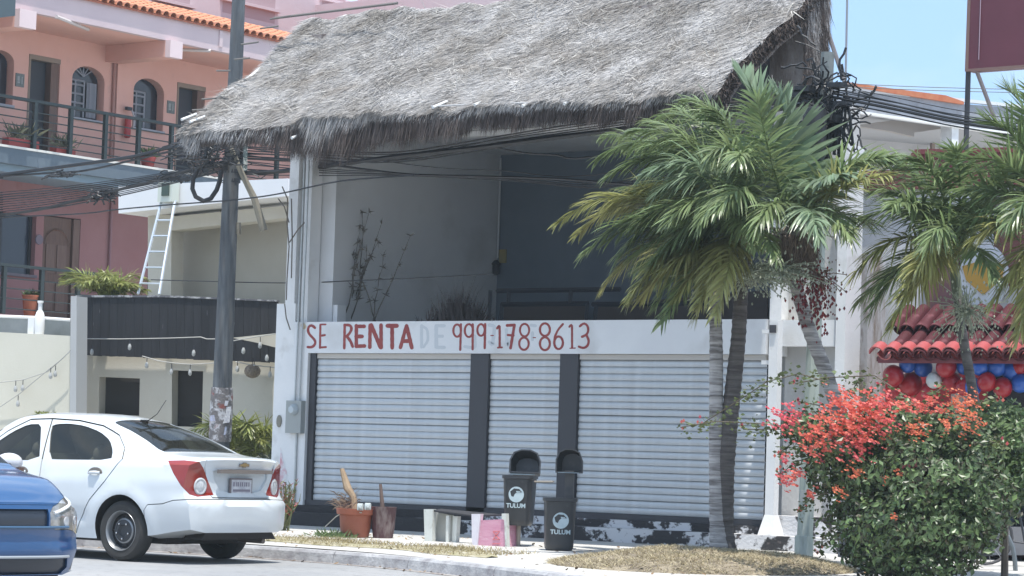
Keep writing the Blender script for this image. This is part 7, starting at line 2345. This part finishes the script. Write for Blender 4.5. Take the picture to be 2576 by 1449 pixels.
# plate, emblem, bar, handles
def rearx(y, z):
    r__ = surf_pt([o for o in sed.children if o.type == 'MESH'], Vector((-2, y, z)), Vector((1, 0, 0)))
    return r__[0].x if r__ else .1
plx = .10
pl_ = MB().box((plx - .02, -.175, .725), (plx, .175, .895)).build('number_plate', mat('plate_frame', (.20, .17, .17), .4), sed, local=True)
MB().box((plx - .023, -.160, .74), (plx - .0205, .160, .88)).build('plate_face', mat('plate_face', (.60, .60, .62), .4, (.42, .42, .46), 16), pl_, local=True)
g = MB()
for k in range(8):
    yy = -.125 + k * .034
    g.box((plx - .0245, yy, .81), (plx - .0232, yy + .018 + .006 * (k % 2), .855))
g.box((plx - .0245, -.14, .755), (plx - .0232, .14, .78))
g.build('plate_marks', mat('plate_ink', (.22, .20, .24), .5), pl_, local=True)
MB().box((.005, -.42, .945), (.06, .42, .985)).build('plate_lamp_bar', mat('plate_bar', (.20, .17, .15), .35), sed, local=True)
ex = rearx(0, 1.035)
bow = [(-.075, .010), (-.028, .014), (-.02, .026), (.03, .026), (.034, .014), (.080, .010), (.074, -.018), (.026, -.016), (.020, -.026), (-.028, -.026), (-.034, -.016), (-.08, -.018)]
MB().prism([(ex - .003, -y, 1.035 + z) for y, z in bow], (-.012, 0, 0)).build('emblem_border', mat('emblem_edge', (.30, .27, .24), .3, metal=.5), sed, local=True)
MB().prism([(ex - .0155, -y * .82, 1.035 + z * .72) for y, z in bow], (-.004, 0, 0)).build('emblem', gold, sed, local=True)
for sg in (1, -1):
    for xx, zz in ((1.38, .905), (2.46, .885)):
        r__ = surf_pt([o for o in sed.children if o.type == 'MESH'], Vector((xx, 2 * sg, zz)), Vector((0, -sg, 0)))
        yy = abs(r__[0].y) if r__ else .85
        h_ = MB().lathe([(.085, -.012), (.085, .0015), (.07, .003)], n=18, sx=1.25, sy=.85).xf(Matrix.Translation((xx, yy * sg, zz - .012)) @ Matrix.Rotation(R(-90) * sg, 4, 'X')).build('door_handle', mat('handle_recess', (.16, .14, .12), .5), sed, local=True)
        MB().tube([(xx - .075, (yy + .012) * sg, zz + .004), (xx - .03, (yy + .030) * sg, zz + .006), (xx + .04, (yy + .028) * sg, zz + .004), (xx + .075, (yy + .01) * sg, zz)], [.014, .018, .018, .012], 8).build('grip', paint_w, h_, local=True, smooth=True)
    MB().tube([(3.12, .80 * sg, 1.02), (3.14, .96 * sg, 1.06)], .03, 8).build('mirror_arm', paint_w, sed, local=True)
    MB().ball((3.14, 1.0 * sg, 1.07), .1, 12, 8, sc=(.7, 1, .7)).build('door_mirror', paint_w, sed, local=True, smooth=True)
MB().prism([(.085, -.60, .255), (.085, -.52, .345), (.085, .52, .345), (.085, .60, .255)], (.25, 0, 0)).build('bumper_insert', under, sed, local=True)
MB().box((.55, -.60, .19), (3.9, .60, .27)).build('underbody', under, sed, local=True)
MB().tube([(.10, -.42, .235), (.45, -.42, .24)], .028, 8).build('exhaust_pipe', mat('exhaust', (.18, .15, .13), .5, metal=.5), sed, local=True)
MB().tube([(1.45, 0, 1.46), (1.30, 0, 1.55), (1.18, 0, 1.70)], [.006, .004, .003], 5).build('aerial', under, sed, local=True)
MB().box((1.44, -.02, 1.455), (1.52, .02, 1.485)).build('aerial_foot', under, sed, local=True)
for sg in (1, -1):
    for xw in SED['wheels']:
        wheel(sed, xw, .765 * sg, .315, sg, 0)
# small sticker and interior light patches seen in the glass
MB().add([(.70, .40, 1.185), (.70, .20, 1.195), (.76, .20, 1.222), (.76, .40, 1.212)], [(0, 1, 2, 3)])
# place: left rear wheel touches the road where the photograph shows it, heading along the kerb
SCAR = 1.07
cw = FZ(300, 1412, 0.004)
hd_ang = math.atan2(-.03, -.999)
for o in [sed]:
    o.scale = (SCAR,) * 3
    o.rotation_euler = (0, 0, hd_ang)
    off = Vector((SED['wheels'][0], .86, 0)) * SCAR
    off.rotate(Matrix.Rotation(hd_ang, 3, 'Z'))
    o.location = Vector((cw.x, cw.y, .005)) - off

# ---------------------------------------------------------------- blue crossover, front end towards the camera
SUV = dict(L=4.35, W=1.80, zw=.72,
    top=([0, .05, .15, .4, .7, 1.1, 1.6, 2.2, 2.6, 2.9, 3.2, 3.4, 3.8, 4.1, 4.25, 4.35], [1.05, 1.20, 1.32, 1.50, 1.58, 1.62, 1.63, 1.61, 1.52, 1.36, 1.14, 1.07, 1.02, .955, .89, .82]),
    bot=([0, .3, .7, 3.3, 3.9, 4.35], [.38, .30, .26, .26, .27, .24]),
    belt=([0, 1, 2, 3, 3.5, 4.35], [1.08, 1.06, 1.03, .99, .94, .78]),
    rear=([.2, .8, 1.3], [.0, .03, .15]), front=([.2, .45, .52, .70, .78, .95, 1.05], [.06, .0, .02, .02, .05, .10, .16]),
    rcorner=.2, fcorner=.34, taperR=.08, taperF=.10, tumble=.24, wheels=(.85, 3.45), rw=.34, rarch=.38, flare=.02)
suv = thing('blue_crossover_car', 'blue crossover car nose at the lower left corner in front of the white saloon', 'car', (0, 0, 0))
sb2 = car_solid(SUV)
for xw in SUV['wheels']:
    for sg in (1, -1):
        g = MB().lathe([(.385, 0), (.385, .50)], n=32).xf(Matrix.Translation((xw, .55 if sg > 0 else -.55, .35)) @ Matrix.Rotation(R(90) * -sg, 4, 'X'))
        me = bpy.data.meshes.new('c'); me.from_pydata(g.v, [], g.f)
        bm = bmesh.new(); bm.from_mesh(me); bmesh.ops.recalc_face_normals(bm, faces=bm.faces); bm.to_mesh(me); bm.free()
        sb2 = boolean(sb2, me, 'DIFFERENCE')
def fcut(poly_yz, x0=3.7, x1=4.8):
    return prism_me([(x0, y, z) for y, z in poly_yz], (x1 - x0, 0, 0))
sp = []
grille = [(-.40, .63), (.40, .63), (.40, .765), (-.40, .765)]
lowg = [(-.58, .25), (.58, .25), (.66, .30), (.64, .375), (-.64, .375), (-.66, .30)]
for sg in (1, -1):
    hl = smoothpoly([(sg * .42, .60), (sg * .41, .77), (sg * .66, .86), (sg * .97, .93), (sg * .98, .66), (sg * .84, .54), (sg * .70, .60)], 1)
    sp.append(('headlight', boolean(sb2, fcut(grow(hl, -.004)), 'INTERSECT')))
    sb2 = boolean(sb2, fcut(hl), 'DIFFERENCE')
    fg = [(sg * .70, .27), (sg * .98, .27), (sg * .98, .48), (sg * .80, .46)]
    sp.append(('bumper_intake', boolean(sb2, fcut(grow(fg, -.004)), 'INTERSECT')))
    sb2 = boolean(sb2, fcut(fg), 'DIFFERENCE')
sp.append(('grille', boolean(sb2, fcut(grow(grille, -.003)), 'INTERSECT'))); sb2 = boolean(sb2, fcut(grille), 'DIFFERENCE')
sp.append(('lower_grille', boolean(sb2, fcut(grow(lowg, -.003)), 'INTERSECT'))); sb2 = boolean(sb2, fcut(lowg), 'DIFFERENCE')
hood = [(3.28, .74), (4.02, .70), (4.30, .62), (4.6, .50), (4.6, -.50), (4.30, -.62), (4.02, -.70), (3.28, -.74)]
hp = boolean(sb2, prism_me([(x, y, .800) for x, y in grow(hood, -.003)], (0, 0, .6)), 'INTERSECT')
sb2 = boolean(sb2, prism_me([(x, y, .797) for x, y in grow(hood, .003)], (0, 0, .6)), 'DIFFERENCE')
wsb = [(2.52, .58), (2.9, .66), (3.22, .74), (3.28, 0), (3.22, -.74), (2.9, -.66), (2.52, -.58), (2.48, 0)]
wsc = boolean(sb2, prism_me([(x, y, 1.05) for x, y in grow(wsb, -.004)], (0, 0, .7)), 'INTERSECT')
sb2 = boolean(sb2, prism_me([(x, y, 1.05) for x, y in wsb], (0, 0, .7)), 'DIFFERENCE')
for sg in (1, -1):
    wn = smoothpoly([(.55, 1.15), (.75, 1.42), (1.3, 1.50), (2.1, 1.50), (2.5, 1.38), (2.85, 1.12), (2.7, 1.08), (.7, 1.10)], 1)
    sp.append(('side_window', boolean(sb2, sideprism(grow(wn, -.004), sg), 'INTERSECT'))); sb2 = boolean(sb2, sideprism(wn, sg), 'DIFFERENCE')
    dr_ = [(1.9, 1.05), (1.9, .35), (2.95, .35), (2.98, .8), (2.92, 1.05)]
    sp.append(('front_door', boolean(sb2, sideprism(grow(dr_, -.003), sg), 'INTERSECT'))); sb2 = boolean(sb2, sideprism(grow(dr_, .003), sg), 'DIFFERENCE')
link(sb2, 'body', paint_b, suv); link(hp, 'bonnet', paint_b, suv)
for v in wsc.vertices: v.co.z -= .006
link(wsc, 'windscreen', glass_c, suv)
trimb = mat('trim_black', (.022, .028, .040), .35, coat=.3)
hlm = mat('headlight_smoked', (.20, .19, .175), .08, (.45, .44, .42), 9, coat=1.0, metal=.3)
for nm, me in sp:
    mm = {'headlight': hlm, 'grille': trimb, 'lower_grille': trimb, 'bumper_intake': trimb, 'side_window': glass_c, 'front_door': paint_b}[nm]
    if nm in ('grille', 'lower_grille', 'bumper_intake'):
        for v in me.vertices: v.co.x -= .025
    elif nm == 'side_window': shrink_y(me, .01)
    elif nm == 'headlight':
        for v in me.vertices: v.co.x -= .004
    o = link(me, nm, mm, suv)
bpy.context.view_layer.update()
allm = [o for o in suv.children if o.type == 'MESH']
drl = mat('daytime_strip', (.8, .8, .78), .15, coat=.8)
for o in [q for q in suv.children if q.name.startswith('headlight')]:
    sg = 1 if np.mean([v.co.y for v in o.data.vertices]) > 0 else -1
    pts = []
    for k in range(9):
        y, z = lerp(.46, .84, k / 8) * sg, lerp(.735, .845, (k / 8) ** 1.2)
        r__ = surf_pt([o], Vector((6, y, z)), Vector((-1, 0, 0)))
        if r__: pts.append(r__[0] + Vector((.004, 0, 0)))
    if len(pts) > 2: MB().tube(pts, .014, 6).build('light_strip', drl, o, local=True, smooth=True)
    for (y, z, rr) in ((.62, .665, .042), (.76, .675, .036)):
        r__ = surf_pt([o], Vector((6, y * sg, z)), Vector((-1, 0, 0)))
        if r__:
            q = r__[1].to_track_quat('Z', 'Y').to_matrix().to_4x4()
            MB().lathe([(rr, -.004), (rr, .003), (rr * .7, .006), (.001, .004)], n=14).xf(Matrix.Translation(r__[0]) @ q).build('lamp_lens', lamp_clr, o, local=True, smooth=True)
# chrome edge under the grille, bars
for zz, m_ in ((.622, mat('blue_grey_trim', (.05, .11, .19), .3)), (.39, mat('silver_strip', (.45, .47, .48), .3, metal=.5))):
    pts = []
    for k in range(15):
        y = lerp(-.64, .64, k / 14)
        r__ = surf_pt(allm, Vector((6, y, zz)), Vector((-1, 0, 0)))
        if r__: pts.append(r__[0] + Vector((.012, 0, 0)))
    MB().tube(pts, .012, 6).build('trim_strip', m_, suv, local=True, smooth=True)
for k in range(3):
    MB().box((4.21, -.38, .66 + k * .032), (4.225, .38, .67 + k * .032)).build('grille_bar', mat('grille_bar', (.05, .055, .065), .3), suv, local=True)
for sg in (1, -1):
    MB().tube([(2.86, .86 * sg, 1.06), (2.88, .93 * sg, 1.08)], .03, 8).build('mirror_arm', trimb, suv, local=True)
    mr_ = MB().ball((2.80, .96 * sg, 1.115), .13, 14, 10, sc=(.62, 1.0, .62)).build('door_mirror', mat('mirror_white_cap', (.62, .62, .64), .3, coat=.6), suv, local=True, smooth=True)
    MB().box((2.73, (.96 - .11) * sg, 1.015), (2.865, (.96 + .11) * sg, 1.075)).build('mirror_base', mat('mirror_brown', (.13, .07, .05), .3), mr_, local=True)
    for xw in SUV['wheels']:
        wheel(suv, xw, .79 * sg, .34, sg, 1)
th = math.atan2(-cf[1], -cf[0]) + R(43)           # nose towards the camera, turned a little to the right
suv.rotation_euler = (0, 0, th)
tgt_px = DD(202, 1330, 21.6)
cor = Vector((4.02, .885, 0)); cor.rotate(Matrix.Rotation(th, 3, 'Z'))
suv.location = Vector((tgt_px.x, tgt_px.y, .005)) - cor
# ---------------------------------------------------------------- thin haze added to lift the darks like a windscreen veil
hz = MB().box((-300, -120, -1.2), (280, 440, 22.0)).build('haze', mat('haze_veil', (1, 1, 1)), base=(0, 0, -1.2))
hm = hz.data.materials[0]; hn = hm.node_tree.nodes
hn.remove(hn['Principled BSDF'])
pv = hn.new('ShaderNodeVolumePrincipled')
pv.inputs['Color'].default_value = (0.80, 0.93, 1.0, 1)
pv.inputs['Density'].default_value = 0.0007
pv.inputs['Anisotropy'].default_value = 0.1
hm.node_tree.links.new(pv.outputs[0], hn['Material Output'].inputs['Volume'])
tag(hz, 'thin pale haze added over the street to veil the dark tones', None, None, 'stuff')
cleanup_props()
